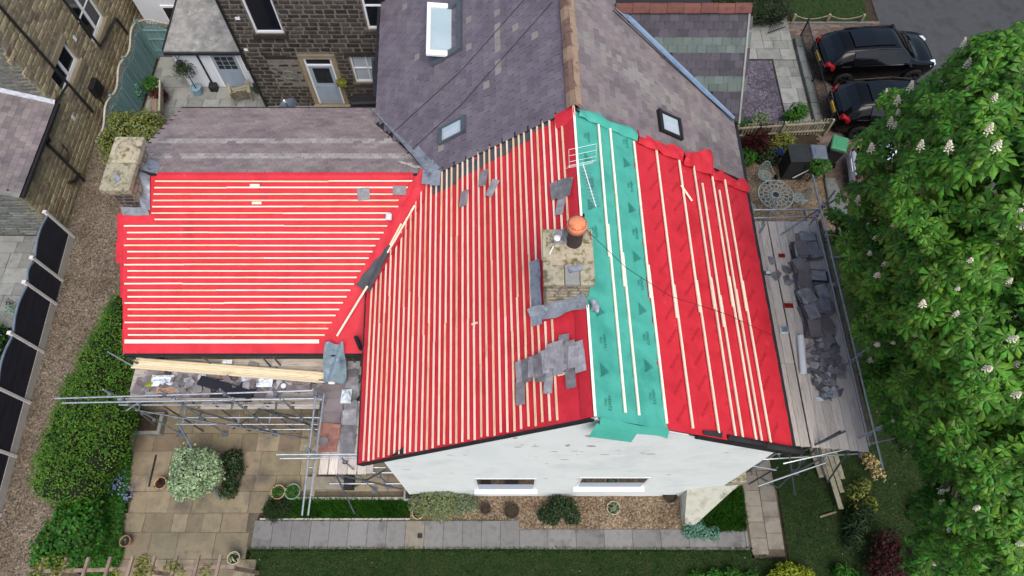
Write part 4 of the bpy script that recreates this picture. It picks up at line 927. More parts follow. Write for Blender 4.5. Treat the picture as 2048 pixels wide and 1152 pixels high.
# gutters
MB().beam(LS(WBY + .1, -.025, -.02), LS(YE, -.025, -.02), .1, .1).build('gutter', m_black, sh)
MB().beam(RS(CUT + .05, -.03, -.03), RS(GEY, -.03, -.03), .1, .1).build('gutter', m_black, sh)
# far eave wall below the right slope and dormer wall
MB().box((5.4, CUT, -.05), (5.85, YE, 6.0)).prism([(5.86, GEY, 6.0), (5.86, 16.8, 6.0), (5.86, GRY, GRZ - .05)], (.2, 0, 0)).build('front_wall', m_greyStone, sh)
# roof windows
def roof_window(fn, y0, y1, s0, s1, label, openang=0.0, fr=m_alu, nl=None):
    w = thing('roof_window', label, 'skylight', fn(y0, s0, .1))
    P = lambda y, s, h: fn(lerp(y0, y1, y), lerp(s0, s1, s), h)
    f = MB()
    tw = .12
    f.hexa([P(0, 0, .04), P(1, 0, .04), P(1, tw, .04), P(0, tw, .04)], [P(0, 0, .17), P(1, 0, .17), P(1, tw, .17), P(0, tw, .17)])
    f.hexa([P(0, 1 - tw, .04), P(1, 1 - tw, .04), P(1, 1, .04), P(0, 1, .04)], [P(0, 1 - tw, .19), P(1, 1 - tw, .19), P(1, 1, .19), P(0, 1, .19)])
    f.hexa([P(0, tw, .04), P(.1, tw, .04), P(.1, 1 - tw, .04), P(0, 1 - tw, .04)], [P(0, tw, .165), P(.1, tw, .165), P(.1, 1 - tw, .165), P(0, 1 - tw, .165)])
    f.hexa([P(.9, tw, .04), P(1, tw, .04), P(1, 1 - tw, .04), P(.9, 1 - tw, .04)], [P(.9, tw, .165), P(1, tw, .165), P(1, 1 - tw, .165), P(.9, 1 - tw, .165)])
    f.build('frame', fr, w)
    if not openang:
        MB().hexa([P(.1, tw, .05), P(.9, tw, .05), P(.9, 1 - tw, .05), P(.1, 1 - tw, .05)], [P(.1, tw, .13), P(.9, tw, .13), P(.9, 1 - tw, .13), P(.1, 1 - tw, .13)]).build('pane', m_glass_sky, w)
        MB().hexa([P(.14, .2, .131), P(.6, .2, .131), P(.6, .7, .131), P(.14, .7, .131)], [P(.14, .2, .133), P(.6, .2, .133), P(.6, .7, .133), P(.14, .7, .133)]).build('blind', m_blind, w)
    else:
        MB().hexa([P(.1, tw, .046), P(.9, tw, .046), P(.9, 1 - tw, .046), P(.1, 1 - tw, .046)], [P(.1, tw, .06), P(.9, tw, .06), P(.9, 1 - tw, .06), P(.1, 1 - tw, .06)]).build('opening', m_darkwood, w)
        hi = P(.5, .5, .15); ln = (P(0, 1, 0) - P(0, 0, 0)); up = ln.normalized(); nn = (P(0, 0, 1) - P(0, 0, 0)).normalized(); L_ = ln.length
        dn = (up * math.cos(openang) - nn * math.sin(openang))                 # centre-pivot sash: top swings in, foot swings out
        ax = (P(1, 0, 0) - P(0, 0, 0)) * .5
        q = [hi - dn * L_ * .5 - ax, hi - dn * L_ * .5 + ax, hi + dn * L_ * .5 + ax, hi + dn * L_ * .5 - ax]; n2 = ax.cross(dn).normalized()
        if n2.z < 0: n2 = -n2
        sash = MB()
        c = lambda i, j: q[0].lerp(q[1], i).lerp(q[3].lerp(q[2], i), j)
        for (i0, i1, j0, j1) in [(0, 1, 0, .1), (0, 1, .9, 1), (0, .09, .1, .9), (.91, 1, .1, .9)]:
            sash.hexa([c(i0, j0), c(i1, j0), c(i1, j1), c(i0, j1)], [x + n2 * .06 for x in (c(i0, j0), c(i1, j0), c(i1, j1), c(i0, j1))])
        so = sash.build('sash', m_white, w)
        MB().hexa([c(.09, .1) + n2 * .015, c(.91, .1) + n2 * .015, c(.91, .9) + n2 * .015, c(.09, .9) + n2 * .015], [x + n2 * .035 for x in (c(.09, .1), c(.91, .1), c(.91, .9), c(.09, .9))]).build('pane', m_glass_sky, so)
    return w
roof_window(LS, SK1[2], SK1[3], SK1[0], SK1[1], 'small closed roof window low on the purple slates')
roof_window(LS, SK2[2], SK2[3], SK2[0], SK2[1], 'large roof window standing open high on the purple slates', openang=.72)
sr = (onR(1372, 296)[1], onR(1322, 236)[1], onR(1330, 268)[0], onR(1372, 262)[0])
roof_window(RS, min(sr[2], sr[3]) , max(sr[2], sr[3]) + .25, sr[0], sr[1], 'small roof window on the lighter slates beside the dormer gable', fr=m_iron)
# sooty rear wall (faces the camera)
RY = 18.4; RX0, RX1 = -9.72, -4.0
def wq(u, v): p = atY(u, v, RY); return p
ops = []
def opening(u0, v0, u1, v1):
    a, b = wq(u0, v0), wq(u1, v1); return (a.x, b.x, b.z, a.z)
W1 = opening(484, 5, 549, 68); D1 = opening(605, 117, 677, 203); W2 = opening(697, 113, 757, 166); W3 = opening(722, 0, 766, 60)
W1 = (W1[0], W1[0] + 1.0, W1[2], 5.3); D1 = (D1[0], D1[0] + 1.02, .12, D1[3]); W2 = (W2[0], W2[0] + 1.15, W2[2], W2[3]); W3 = (W3[0], W3[0] + .95, W3[2], 5.6)
ops = [(q[0] - RX0 - .02, q[1] - RX0 + .02, q[2], q[3]) for q in (W1, D1, W2, W3)]
sills = [(W1[0] - .12, W1[1] + .12, W1[2] - .18, W1[2]), (W2[0] - .1, W2[1] + .1, W2[2] - .18, W2[2]), (W2[0] - .15, W2[1] + .15, W2[3], W2[3] + .2), (W3[0] - .1, W3[1] + .1, W3[2] - .18, W3[2]), (D1[0] - .16, D1[1] + .16, D1[3], D1[3] + .18)]
sills += [(D1[0] - .16, D1[0], .1, D1[3]), (D1[1], D1[1] + .16, .1, D1[3])]
rw = MB()
for a, b, c, d in rect_minus(RX0, RX1, -.05, 6.6, (W1, D1, W2, W3)): rw.box((a, RY + .012, c), (b, RY + .25, d))
rw.box((RX0, RY + .26, -.05), (RX1, RY + .4, 6.6)).build('rear_wall', m_darkMortar, sh)
blk = (-8.35, -7.25, 1.1, 2.2)
ops2 = ops + [(q[0] - RX0, q[1] - RX0, q[2], q[3]) for q in sills]
stone_wall(sh, 'stone', (RX0, RY, 0), (1, 0, 0), RX1 - RX0, 0, 6.6, [.17, .19, .21], (.28, .52), m_darkStone, openings=ops2, limit=300, gap=.034, seed=41, proud=1.3)
for i, q in enumerate(sills):
    MB().box((q[0] + .004, RY - (.06 if i in (0, 1, 3) else .02), q[2] + .004), (q[1] - .004, RY + .1, q[3] - .004)).build('lintel' if i in (2, 4) else ('sill' if i < 4 else 'door_jamb'), m_sandstone if i > 3 else m_darkStone, sh, bevel=.008)
def upvc_window(parent, q, Y, bars, blind=False):
    x0, x1, z0, z1 = q; f = .07; fm = MB().box((x0, Y - .0, z0), (x0 + f, Y + .08, z1)).box((x1 - f, Y, z0), (x1, Y + .08, z1)).box((x0 + f, Y, z0), (x1 - f, Y + .08, z0 + f)).box((x0 + f, Y, z1 - f), (x1 - f, Y + .08, z1))
    for (kx, kz) in bars:
        if kx: fm.box((lerp(x0, x1, kx) - .025, Y, z0 + f), (lerp(x0, x1, kx) + .025, Y + .07, z1 - f))
        if kz: fm.box((x0 + f, Y + .001, lerp(z0, z1, kz) - .025), (x1 - f, Y + .071, lerp(z0, z1, kz) + .025))
    w = fm.build('window', m_upvc, parent); MB().box((x0 + f, Y + .04, z0 + f), (x1 - f, Y + .06, z1 - f)).build('pane', m_glass, w)
    if blind:
        b_ = MB()
        for z in np.arange(z0 + f + .01, z1 - f, .055): b_.box((x0 + f + .02, Y + .034, z), (x1 - f - .02, Y + .039, z + .042))
        b_.build('blind', m_blind, w)
    return w
upvc_window(sh, W1, RY + .07, []); upvc_window(sh, W2, RY + .07, [(.5, 0), (0, .52)], blind=True); upvc_window(sh, W3, RY + .07, [(0, .55)])
dx0, dx1, dz0, dz1 = D1
df = MB().box((dx0, RY + .03, dz0), (dx0 + .07, RY + .12, dz1)).box((dx1 - .07, RY + .03, dz0), (dx1, RY + .12, dz1)).box((dx0 + .07, RY + .03, dz1 - .07), (dx1 - .07, RY + .12, dz1)).box((dx0 + .07, RY + .03, dz1 - .42), (dx1 - .07, RY + .12, dz1 - .34)).build('door_frame', m_upvc, sh)
dr_ = MB().box((dx0 + .07, RY + .06, dz0), (dx1 - .07, RY + .11, dz1 - .42)).build('door', m_greypaint, sh)
zt_ = dz1 - .42; MB().box((dx0 + .2, RY + .05, lerp(dz0, zt_, .56)), (dx1 - .2, RY + .059, zt_ - .12)).build('door_pane', m_glass, dr_)
MB().box((dx0 + .07, RY + .07, dz1 - .34), (dx1 - .07, RY + .09, dz1 - .07)).build('fanlight', m_glass, df)
MB().box((dx0 + .18, RY + .05, dz0 + .14), ((dx0 + dx1) / 2 - .03, RY + .059, lerp(dz0, zt_, .48))).box(((dx0 + dx1) / 2 + .03, RY + .05, dz0 + .14), (dx1 - .18, RY + .059, lerp(dz0, zt_, .48))).build('door_panel', m_greypaint, dr_)
MB().tube((dx0 + .14, RY + .02, lerp(dz0, zt_, .5)), (dx0 + .24, RY + .02, lerp(dz0, zt_, .5)), .012, 6).build('door_handle', m_chrome, dr_)
MB().box((dx0 - .2, RY - .35, -.02), (dx1 + .25, RY - .005, .12)).build('door_step', m_sandstone, sh, bevel=.015)
MB().box((-8.9, RY - .012, 1.1), (-7.75, RY + .011, 2.45)).build('render_patch', m_darkMortar, sh)
hp = MB()
for i in range(24):
    a, b = 2 * math.pi * i / 24, 2 * math.pi * (i + 1) / 24; hp.tube((-8.3 + .2 * math.cos(a), RY - .05, 1.75 + .2 * math.sin(a)), (-8.3 + .2 * math.cos(b), RY - .05, 1.75 + .2 * math.sin(b)), .012, 5)
tag(hp.build('hose_reel', m_lattice), 'pale hose coil hanging on the sooty rear wall', 'hose')
MB().box((-8.95, RY - .02, 2.5), (-8.0, RY + .01, 2.68)).build('blocked_lintel', m_darkStone, sh, bevel=.01)
# pipes on the rear wall
MB().tube((RX0 + .05, RY - .07, .0), (RX0 + .05, RY - .07, 6.6), .045, 8).build('downpipe', m_black, sh)
MB().tube((-5.2, RY - .1, 1.2), (-5.0, RY - .1, 2.6), .07, 10).build('flue_pipe', m_alu, sh)
MB().box((-9.35, RY - .02, 4.3), (-9.2, RY + .0, 4.42)).build('wall_vent', m_white, sh)
MB().box((-9.55, RY - .02, 2.9), (-9.42, RY + .0, 3.0)).build('wall_vent', m_white, sh)
# a roof over the rear range (just out of the picture)
MB().hexa([(RX0 - .1, RY - .2, 6.6), (RX1, RY - .2, 6.6), (RX1, 22.5, 8.7), (RX0 - .1, 22.5, 8.7)], [(RX0 - .1, RY - .2, 6.68), (RX1, RY - .2, 6.68), (RX1, 22.5, 8.78), (RX0 - .1, 22.5, 8.78)]).build('rear_roof', m_slate_grey, sh)

# ================================================================== WHITE OUTHOUSE beside the rear wall
oh = thing('outhouse', 'low white outhouse with grey felt roof and grey half-glazed door', 'outhouse', (-11.3, 19.4, 0))
OY = 19.4; oa = atY(338, 101, OY); ox0 = oa.x; oz = oa.z
MB().box((ox0, OY, -.05), (RX0 - .01, OY + .25, oz - .02)).box((ox0, OY + .25, -.05), (ox0 + .25, 25, oz - .02)).build('wall', m_whitewall, oh)
bz = 2.9
MB().hexa([(ox0 - .15, OY - .12, oz), (RX0 - .005, OY - .12, oz), (RX0 - .005, 26, oz + .25), (ox0 - .15, 26, oz + .25)], [(ox0 - .15, OY - .12, oz + .09), (RX0 - .005, OY - .12, oz + .09), (RX0 - .005, 26, oz + .34), (ox0 - .15, 26, oz + .34)]).build('roof', m_felt_roof, oh)
MB().beam((ox0 - .15, OY - .17, oz + .0), (RX0 - .02, OY - .17, oz + .0), .09, .08).build('gutter', m_black, oh)
MB().beam((ox0 - .17, OY - .1, oz + .08), (ox0 - .17, 26, oz + .33), .05, .12).build('roof_edge', m_black, oh)
pa, pb = atY(392, 108, OY - .05), atY(438, 178, OY - .05)
MB().path([(ox0 + 1.0, OY - .16, oz - .05), (pa.x, OY - .05, oz - .15), (pa.x, OY - .05, .1)], .035, 8).build('downpipe', m_black, oh)
d0, d1 = atY(414, 107, OY).x, atY(470, 104, OY).x
dq = MB().box((d0, OY - .03, .02), (d0 + .07, OY - .001, oz - .1)).box((d1 - .07, OY - .03, .02), (d1, OY - .001, oz - .1)).box((d0 + .07, OY - .03, oz - .17), (d1 - .07, OY - .001, oz - .1)).build('door_frame', m_white, oh)
do = MB().box((d0 + .07, OY - .02, .03), (d1 - .07, OY - .002, oz - .17)).build('door', m_greypaint, oh)
gw = (d1 - d0 - .34) / 3; gh = (oz - .17 - 1.0 - .1) / 3
for i in range(3):
    for j in range(3):
        MB().box((d0 + .17 + i * gw + .015, OY - .026, .98 + j * gh + .015), (d0 + .17 + (i + 1) * gw - .015, OY - .021, .98 + (j + 1) * gh - .015)).build('door_pane', m_glass, do)
MB().box((d0 + .15, OY - .027, .15), ((d0 + d1) / 2 - .04, OY - .021, .86)).box(((d0 + d1) / 2 + .04, OY - .027, .15), (d1 - .15, OY - .021, .86)).build('door_panel', m_greypaint, do)
sw = MB().box((d1 + .1, OY - .03, .85), (d1 + .5, OY - .001, 1.75)).build('window', m_white, oh); MB().box((d1 + .15, OY - .034, .92), (d1 + .45, OY - .031, 1.7)).build('pane', m_glass, sw)
ln_ = thing('wall_lantern', 'black wall lantern hanging on the white outhouse', 'lantern', (pa.x - .75, OY - .15, 1.4))
lx = pa.x - .75
MB().path([(lx - .12, OY - .02, 1.75), (lx, OY - .16, 1.6), (lx + .1, OY - .02, 1.75)], .012, 5).build('bracket', m_iron, ln_)
MB().lathe((lx, OY - .16, 1.2), [(.06, 0), (.09, .03), (.11, .28), (.13, .3), (.03, .4), (0, .41)], 6, cap_bottom=True).build('lamp_housing', m_iron, ln_)
# white house behind, with a small window
wh = thing('white_house', 'white rendered house wall behind the teal lattice fence', 'house', (-14, 23.5, 0))
wa = G(262, 40)
MB().box((-15.5, 22.9, -.05), (-11.0, 30, 7)).build('wall', m_whitewall, wh)
p = atY(322, 14, 22.9)
ww = MB().box((p.x, 22.85, p.z - 1.2), (p.x + .9, 22.899, p.z + .1)).build('window', m_white, wh); MB().box((p.x + .08, 22.84, p.z - 1.1), (p.x + .82, 22.849, p.z)).build('pane', m_glass, ww)

# ================================================================== PALE STONE HOUSE ON THE LEFT
lh = thing('pale_stone_house', 'pale gritstone house on the left with white windows and black drainpipes', 'house', (-16.2, 16, 0))
LX = -16.0; LY0, LYC, LY1 = 12.5, 16.3, 26.0
MB().box((LX - .4, LY0, -.05), (LX - .012, LYC - .002, 2.62)).build('east_wall', m_paleMortar, lh)
MB().box((LX - 9, LYC - .012, 2.5), (LX - .41, LYC + .3, 8.0)).build('south_wall', m_darkMortar, lh)
MB().box((LX - 9, LY0 + .012, -.05), (LX - .41, LY0 + .3, 2.62)).build('south_wall', m_darkMortar, lh)
def lq(u, v): p = atX(u, v, LX); return p
w1a, w1b = lq(118, 105), lq(150, 155)
def ewin(ya, yb, z0, z1): return (ya, yb, z0, z1)
EW1 = (lq(152, 165).y, lq(108, 112).y, lq(150, 168).z, lq(114, 100).z); 
EWa = atX(140, 130, LX)
EW1 = (17.9, 19.2, EWa.z - .45, EWa.z + .45); c1 = atX(132, 136, LX); EW1 = (c1.y - .85, c1.y + .85, c1.z - .45, c1.z + .45)
c2_ = atX(175, 25, LX); EW2 = (c2_.y - .75, c2_.y + .75, c2_.z - .9, c2_.z + 1.1)
eops = [(q[0] - LY0, q[1] - LY0, q[2], q[3]) for q in (EW1, EW2)]
ew = MB()
for a, b, c, d in rect_minus(LYC, LY1, -.05, 8.0, (EW1, EW2)): ew.box((LX - .25, a, c), (LX - .012, b, d))
ew.box((LX - .4, LYC, -.05), (LX - .26, LY1, 8.0)).build('east_wall', m_paleMortar, lh)
tr_ = [(q[0] - .1, q[1] + .1, q[3], q[3] + .25) for q in (EW1, EW2)] + [(q[0] - .1, q[1] + .1, q[2] - .22, q[2]) for q in (EW1, EW2)]
eops += [(q[0] - LY0, q[1] - LY0, q[2], q[3]) for q in tr_]
stone_wall(lh, 'stone', (LX, LY0, 0), (0, 1, 0), LY1 - LY0, 0, 8.0, [.2, .23, .26], (.35, .7), m_paleStone, openings=eops, limit=300, gap=.03, seed=51, proud=1.4, z_top=lambda s: 2.64 if s < LYC - LY0 else 9)
stone_wall(lh, 'stone', (LX - 9, LYC, 0), (1, 0, 0), 8.98, 2.6, 7.9, [.16, .2], (.4, .8), m_greyStone, limit=0, gap=.026, seed=52, proud=1.4)
stone_wall(lh, 'grey_stone', (LX - 9, LY0, 0), (1, 0, 0), 8.98, 0, 2.55, [.14, .18], (.4, .8), m_greyStone, limit=60, gap=.024, seed=53, proud=1.4)
for q in tr_: MB().box((LX - .1, q[0] + .004, q[2] + .004), (LX + (.07 if q[3] - q[2] < .23 else .02), q[1] - .004, q[3] - .004)).build('sill' if q[3] - q[2] < .23 else 'lintel', m_sandstone, lh, bevel=.008)
for q, bars in ((EW1, 1), (EW2, 2)):
    f = MB(); y0, y1, z0, z1 = q; X0, X1 = LX - .16, LX - .09
    f.box((X0, y0, z0), (X1, y0 + .09, z1)).box((X0, y1 - .09, z0), (X1, y1, z1)).box((X0, y0 + .09, z0), (X1, y1 - .09, z0 + .12)).box((X0, y0 + .09, z1 - .08), (X1, y1 - .09, z1)).box((X0, (y0 + y1) / 2 - .06, z0 + .12), (X1, (y0 + y1) / 2 + .06, z1 - .08))
    if bars == 2: f.box((X0 + .01, y0 + .09, (z0 + z1) / 2 - .02), (X1 - .01, (y0 + y1) / 2 - .06, (z0 + z1) / 2 + .02)).box((X0 + .01, (y0 + y1) / 2 + .06, (z0 + z1) / 2 - .02), (X1 - .01, y1 - .09, (z0 + z1) / 2 + .02))
    w = f.build('window', m_white, lh)
    MB().box((X0 + .02, y0 + .09, z0 + .12), (X0 + .03, y1 - .09, z1 - .08)).build('pane', m_glass, w)
# drainpipes: read off the wall plane
def pipe_on_wall(pts, r=.05): 
    return MB().path([atX(u, v, LX + .09) for u, v in pts], r, 8).build('drainpipe', m_black, lh)
pipe_on_wall([(-10, 2), (186, 224)]); pipe_on_wall([(120, -10), (200, 93), (232, 36), (256, 68)], .045); pipe_on_wall([(112, 205), (136, 168)], .04)
pipe_on_wall([(90, 264), (100, 281), (94, 287), (178, 371)]); pipe_on_wall([(124, 290), (136, 302), (134, 320)], .025); pipe_on_wall([(158, 348), (150, 362), (139, 365)], .06)
pipe_on_wall([(193, 190), (208, 208)], .03)
b0 = atX(186, 176, LX); MB().box((LX, b0.y - .28, b0.z - .3), (LX + .22, b0.y + .28, b0.z + .28)).build('meter_box', m_iron, lh, bevel=.02)
for (u, v) in [(149, 77), (146, 236)]: 
    p = atX(u, v, LX); MB().box((LX, p.y - .06, p.z - .1), (LX + .03, p.y + .06, p.z + .1)).build('wall_vent', m_white, lh)
# lower slate roof of its lean-to
def LL(Y, s, h=0.0):
    n = Vector((.42, 0, 1)).normalized(); return Vector((lerp(LX + .16, LX - 6.5, s), Y, lerp(2.6, 5.3, s))) + n * h
MB().hexa([LL(LY0 - .1, 0, -.1), LL(LYC - .02, 0, -.1), LL(LYC - .02, 1, -.1), LL(LY0 - .1, 1, -.1)], [LL(LY0 - .1, 0, .03), LL(LYC - .02, 0, .03), LL(LYC - .02, 1, .03), LL(LY0 - .1, 1, .03)]).build('lean_to_roof', m_underslate, lh)
slate_roof(lh, LL, (LY0 - .1, LYC - .25), .19, .25, 7.0, lambda j, a, s, p, r: sm_g[r.randrange(5)], lambda p: in_view(p, 40), 150, h=.035, seed=9, score=near)
MB().beam(LL(LY0 - .12, -.01, -.02), LL(LYC - .02, -.01, -.02), .1, .1).build('gutter', m_black, lh)
MB().beam(LL(LY0 - .13, 0, .05), LL(LY0 - .13, 1, .05), .16, .06, up=(.4, 0, 1)).build('verge_slab', m_greyflag, lh)
MB().grid(lambda a, b: LL(LYC - .04 - .12 * a, b, .07 + .1 * (1 - a)), 2, 20).build('lead_flashing', m_lead, lh)
MB().hexa([(LX - 9, LYC - .2, 7.9), (LX + .2, LYC - .2, 7.9), (LX + .2, LY1, 7.9), (LX - 9, LY1, 7.9)], [(LX - 4.4, LYC, 10.5), (LX - 4.3, LYC, 10.5), (LX - 4.3, LY1, 10.5), (LX - 4.4, LY1, 10.5)]).build('roof', m_slate_grey, lh)
# ================================================================== SCAFFOLDS
TR = .0242
def coupler(p, sc, m=m_galv_dark):
    MB().box(Vector(p) - Vector((.05, .045, .05)), Vector(p) + Vector((.05, .045, .05))).tube(Vector(p) + Vector((.05, 0, 0)), Vector(p) + Vector((.1, .02, .02)), .012, 5).build('coupler', m, sc, bevel=.015)
DZ = 3.05
sc1 = thing('scaffold', 'galvanised tube scaffold with littered board deck wrapping the wing eaves', 'scaffold', (-7, 5.4, 0))
def T(a, b, name='ledger', m=m_galv, r=TR, sc=None): return MB().tube(a, b, r, 8).build(name, m, sc or sc1, smooth=False)
# deck boards of the long run (along X)
for i in range(5):
    y = 5.5 + i * .235
    cuts = [-10.45, -10.45 + 3.9, -3.75] if i % 2 else [-10.45, -10.45 + 2.4, -4.6]
    for a, b in zip(cuts[:-1], cuts[1:]):
        MB().box((a + .004 + rng.uniform(0, .06), y, DZ - .04 + .001 * i), (b - .004, y + .225, DZ + rng.uniform(-.003, .006))).build('board', m_board_x, sc1)
# short return boards along the main wall (along Y), crossing above the transoms
for i in range(6):
    x = -5.0 + i * .232
    MB().box((x, 3.55 + rng.uniform(0, .05), DZ - .088), (x + .225, 5.46, DZ - .046)).build('board', m_board, sc1)
for i in range(5):
    x = -5.0 + i * .25
    MB().box((x, 3.5, DZ - .03), (x + .22, 3.98, DZ + .004)).build('board', m_board, sc1)
MB().box((-10.4, 5.44, DZ + .0), (-5.05, 5.475, DZ + .2)).build('toe_board', m_board_x, sc1)
MB().box((-5.09, 2.95, DZ - .02), (-5.05, 5.4, DZ + .19)).build('toe_board', m_newtimber, sc1)
# guard rails
def gr(u0, v0, u1, v1, z, **k): T(G(u0, v0, z), G(u1, v1, z), 'guard_rail', **k)
gr(110, 797, 628, 781, 4.1); gr(124, 806, 628, 797, 3.6)
gr(632, 783, 604, 1031, 4.1); gr(648, 788, 616, 1031, 3.6)
gr(553, 909, 716, 908, 4.1); gr(560, 917, 716, 915, 3.75)
# standards
YF, YB = 5.33, 6.45
for (x, y, top) in [(-10.3, YF, 4.45), (-8.9, YF, 4.5), (-7.35, YF, 4.45), (-6.05, YF, 4.5), (-5.03, YF, 4.45), (-5.03, 3.9, 4.4), (-4.1, 3.62, 4.45), (-10.3, YB, 4.0), (-8.3, YB, 3.85), (-6.7, YB, 3.9), (-4.95, YB, 3.9), (-3.7, 3.75, 3.2)]:
    T((x, y, -.0), (x + rng.uniform(-.02, .02), y, top), 'standard', m_galv_dark if y == YB else m_galv); coupler((x, y - .03, 4.1 if top > 4.3 else 2.95), sc1); coupler((x, y - .03, 1.67), sc1)
    MB().box((x - .09, y - .09, .012), (x + .09, y + .09, .03)).build('base_plate', m_galv_dark, sc1)
# ledgers and transoms
for z, y, x0, x1 in [(1.67, YF + .05, -9.75, -4.9), (.35, YF + .05, -8.0, -4.9), (2.93, YF + .05, -10.7, -4.9), (2.93, YB, -10.6, -3.7), (1.67, YB, -10.0, -4.5), (2.93, 3.7, -5.3, -3.3), (1.1, 3.62, -5.2, -2.9), (2.0, 3.75, -5.1, -3.1)]:
    T((x0, y, z), (x1, y, z), 'ledger', m_galv if y < 6 else m_galv_dark)
for x in (-10.1, -8.95, -7.6, -6.4, -5.2):
    T((x, 5.2, 2.98), (x, 6.7, 2.98), 'transom', m_galv_dark)
T((-9.0, YF - .1, 1.72), (-9.0, 6.7, 1.72), 'transom', m_galv_dark); T((-6.1, YF - .1, 1.72), (-6.1, 6.7, 1.72), 'transom', m_galv_dark)
# braces
T((-10.25, 5.25, 2.9), (-6.3, 5.15, .1), 'brace', m_galv_dark); T((-9.4, YB, .2), (-7.2, YB, 2.9), 'brace', m_galv_dark); T((-8.0, 5.5, 2.9), (-5.2, 5.5, .2), 'brace', m_galv_dark)
T((-8.6, YF + .1, .2), (-6.6, YF + .1, 2.9), 'brace', m_galv_dark); T((-6.6, YB - .05, 2.9), (-4.9, YB - .05, .3), 'brace', m_galv_dark)
T(G(283, 828, 2.95), G(310, 850, 1.67), 'brace', m_galv_dark); T(G(358, 850, 1.67), G(441, 1000, .02), 'raker', m_bluetube, r=.028)
T((-4.9, 3.6, 2.9), (-3.2, 3.55, .6), 'brace', m_galv_dark); T((-3.3, 3.65, 2.9), (-4.7, 3.68, .2), 'brace', m_galv_dark); T((-5.0, 4.2, 2.9), (-4.6, 2.9, .05), 'brace', m_galv_dark)
for x in (-9.6, -8.15, -6.75): T((x, YF + .08, .0), (x + .02, YF + .08, 3.0), 'standard', m_galv_dark)
for y in (5.75, 6.15): T((-10.5, y, 2.96), (-5.0, y, 2.96), 'ledger', m_galv_dark)
T((-9.9, YF - .02, 1.2), (-5.0, YF - .02, 1.2), 'ledger', m_galv); T((-9.7, YB - .1, .8), (-4.8, YB - .1, .8), 'ledger', m_galv_dark)
T((-10.2, YB, .1), (-8.6, YF, 2.9), 'brace', m_galv_dark); T((-7.4, YF, .1), (-8.8, YF - .03, 2.9), 'brace', m_galv_dark); T((-5.3, YF - .05, .1), (-6.9, YF - .05, 2.9), 'brace', m_galv_dark)
for x in (-9.5, -7.9, -7.0, -5.6): T((x, YF - .1, 1.62), (x, YB + .2, 1.62), 'transom', m_galv)
for i in range(3): MB().box((-8.6 + i * 1.3, 5.35, 2.6 + .02 * i), (-7.4 + i * 1.3, 5.55, 2.64 + .02 * i)).build('board', m_board_x, sc1)
# projecting tube ends
T(G(215, 703, 3.9), G(275, 738, 3.1), 'tube_end', m_galv); T(G(540, 706, 3.9), G(562, 732, 3.0), 'tube_end', m_galv_dark); T(G(697, 705, 3.9), G(712, 727, 3.0), 'tube_end', m_galv_dark)
T(G(252, 822, 3.3), G(300, 790, 3.05), 'tube_end', m_galv)
for p in ((-10.3, 5.33, 3.62), (-8.9, 5.33, 3.62), (-7.35, 5.33, 3.62), (-6.05, 5.33, 3.62), (-5.03, 5.33, 3.62), (-5.03, 3.9, 3.62)): coupler(p, sc1, m_galv)
MB().tube(G(562, 880, .4), G(500, 882, .4), .027, 8).build('taped_sleeve', m_rag, sc1) if False else None

# right-hand scaffold
D2 = 4.2
sc2 = thing('scaffold', 'galvanised tube scaffold with wide board deck stacked with slates by the tree', 'scaffold', (7.6, 7, 0))
for i in range(10):
    x = 6.42 + i * .232 + (.035 if i > 3 else 0)
    y0 = 4.0 - .02 * i; cuts = [y0, 6.1 if i < 4 else 7.9, 10.45]
    for a, b in zip(cuts[:-1], cuts[1:]):
        MB().box((x, a + .005, D2 - .04 + .0007 * i), (x + .225, b - .005, D2 + rng.uniform(-.003, .006))).build('board', m_board, sc2)
MB().box((8.79, 4.0, D2 + .0), (8.825, 10.4, D2 + .21)).build('toe_board', m_wood, sc2)
def gr2(a, b, name='guard_rail', m=m_galv): T(a, b, name, m, sc=sc2)
gr2(G(1625, 350, 5.2), G(1767, 940, 5.2)); gr2(G(1629, 424, 4.75), G(1740, 893, 4.75))
gr2(G(1499, 436, 4.75), G(1632, 434, 4.75)); gr2(G(1507, 420, 5.2), G(1640, 419, 5.2))
for (x, y, top) in [(8.58, 10.35, 5.9), (8.58, 8.15, 6.0), (8.58, 6.0, 5.9), (8.58, 4.15, 5.4), (6.55, 10.3, 5.3), (7.2, 10.35, 5.25), (6.6, 3.85, 4.3)]:
    gr2((x, y, 0), (x, y, top), 'standard', m_galv); coupler((x - .02, y - .03, 5.2 if top > 5.3 else 4.1), sc2, m_galv)
    if top > 5.3: coupler((x - .02, y - .03, 4.75), sc2, m_galv)
    MB().box((x - .09, y - .09, .0), (x + .09, y + .09, .02)).build('base_plate', m_galv_dark, sc2)
gr2((7.45, 4.0, 3.4), (7.75, 4.05, 5.3), 'standard', m_galv_dark)
gr2(G(1630, 890, D2), G(1681, 862, 5.1), 'tube_end', m_galv_dark)
for (v, u1) in ((462, 1692), (515, 1704)):
    gr2(G(1560, v, D2 - .07), G(u1, v, D2 - .07), 'transom', m_galv); gr2(G(1560, v + 4, D2 - .12), G(u1 - 8, v + 4, D2 - .12), 'transom', m_galv_dark)
for y in (4.3, 6.2, 8.3): gr2((6.4, y, D2 - .07), (8.9, y, D2 - .07), 'transom', m_galv_dark)
for z in (1.9, 4.05):
    gr2((8.58, 3.7, z), (8.58, 10.9, z), 'ledger', m_galv_dark); gr2((6.6, 3.7, z), (6.6, 10.6, z), 'ledger', m_galv_dark)
gr2(G(1566, 927, 3.6), G(1790, 876, 4.15), 'ledger', m_galv); gr2(G(1516, 972, 2.2), G(1652, 925, 3.0), 'ledger', m_galv); gr2(G(1502, 920, 3.4), G(1722, 907, 3.4), 'ledger', m_galv)
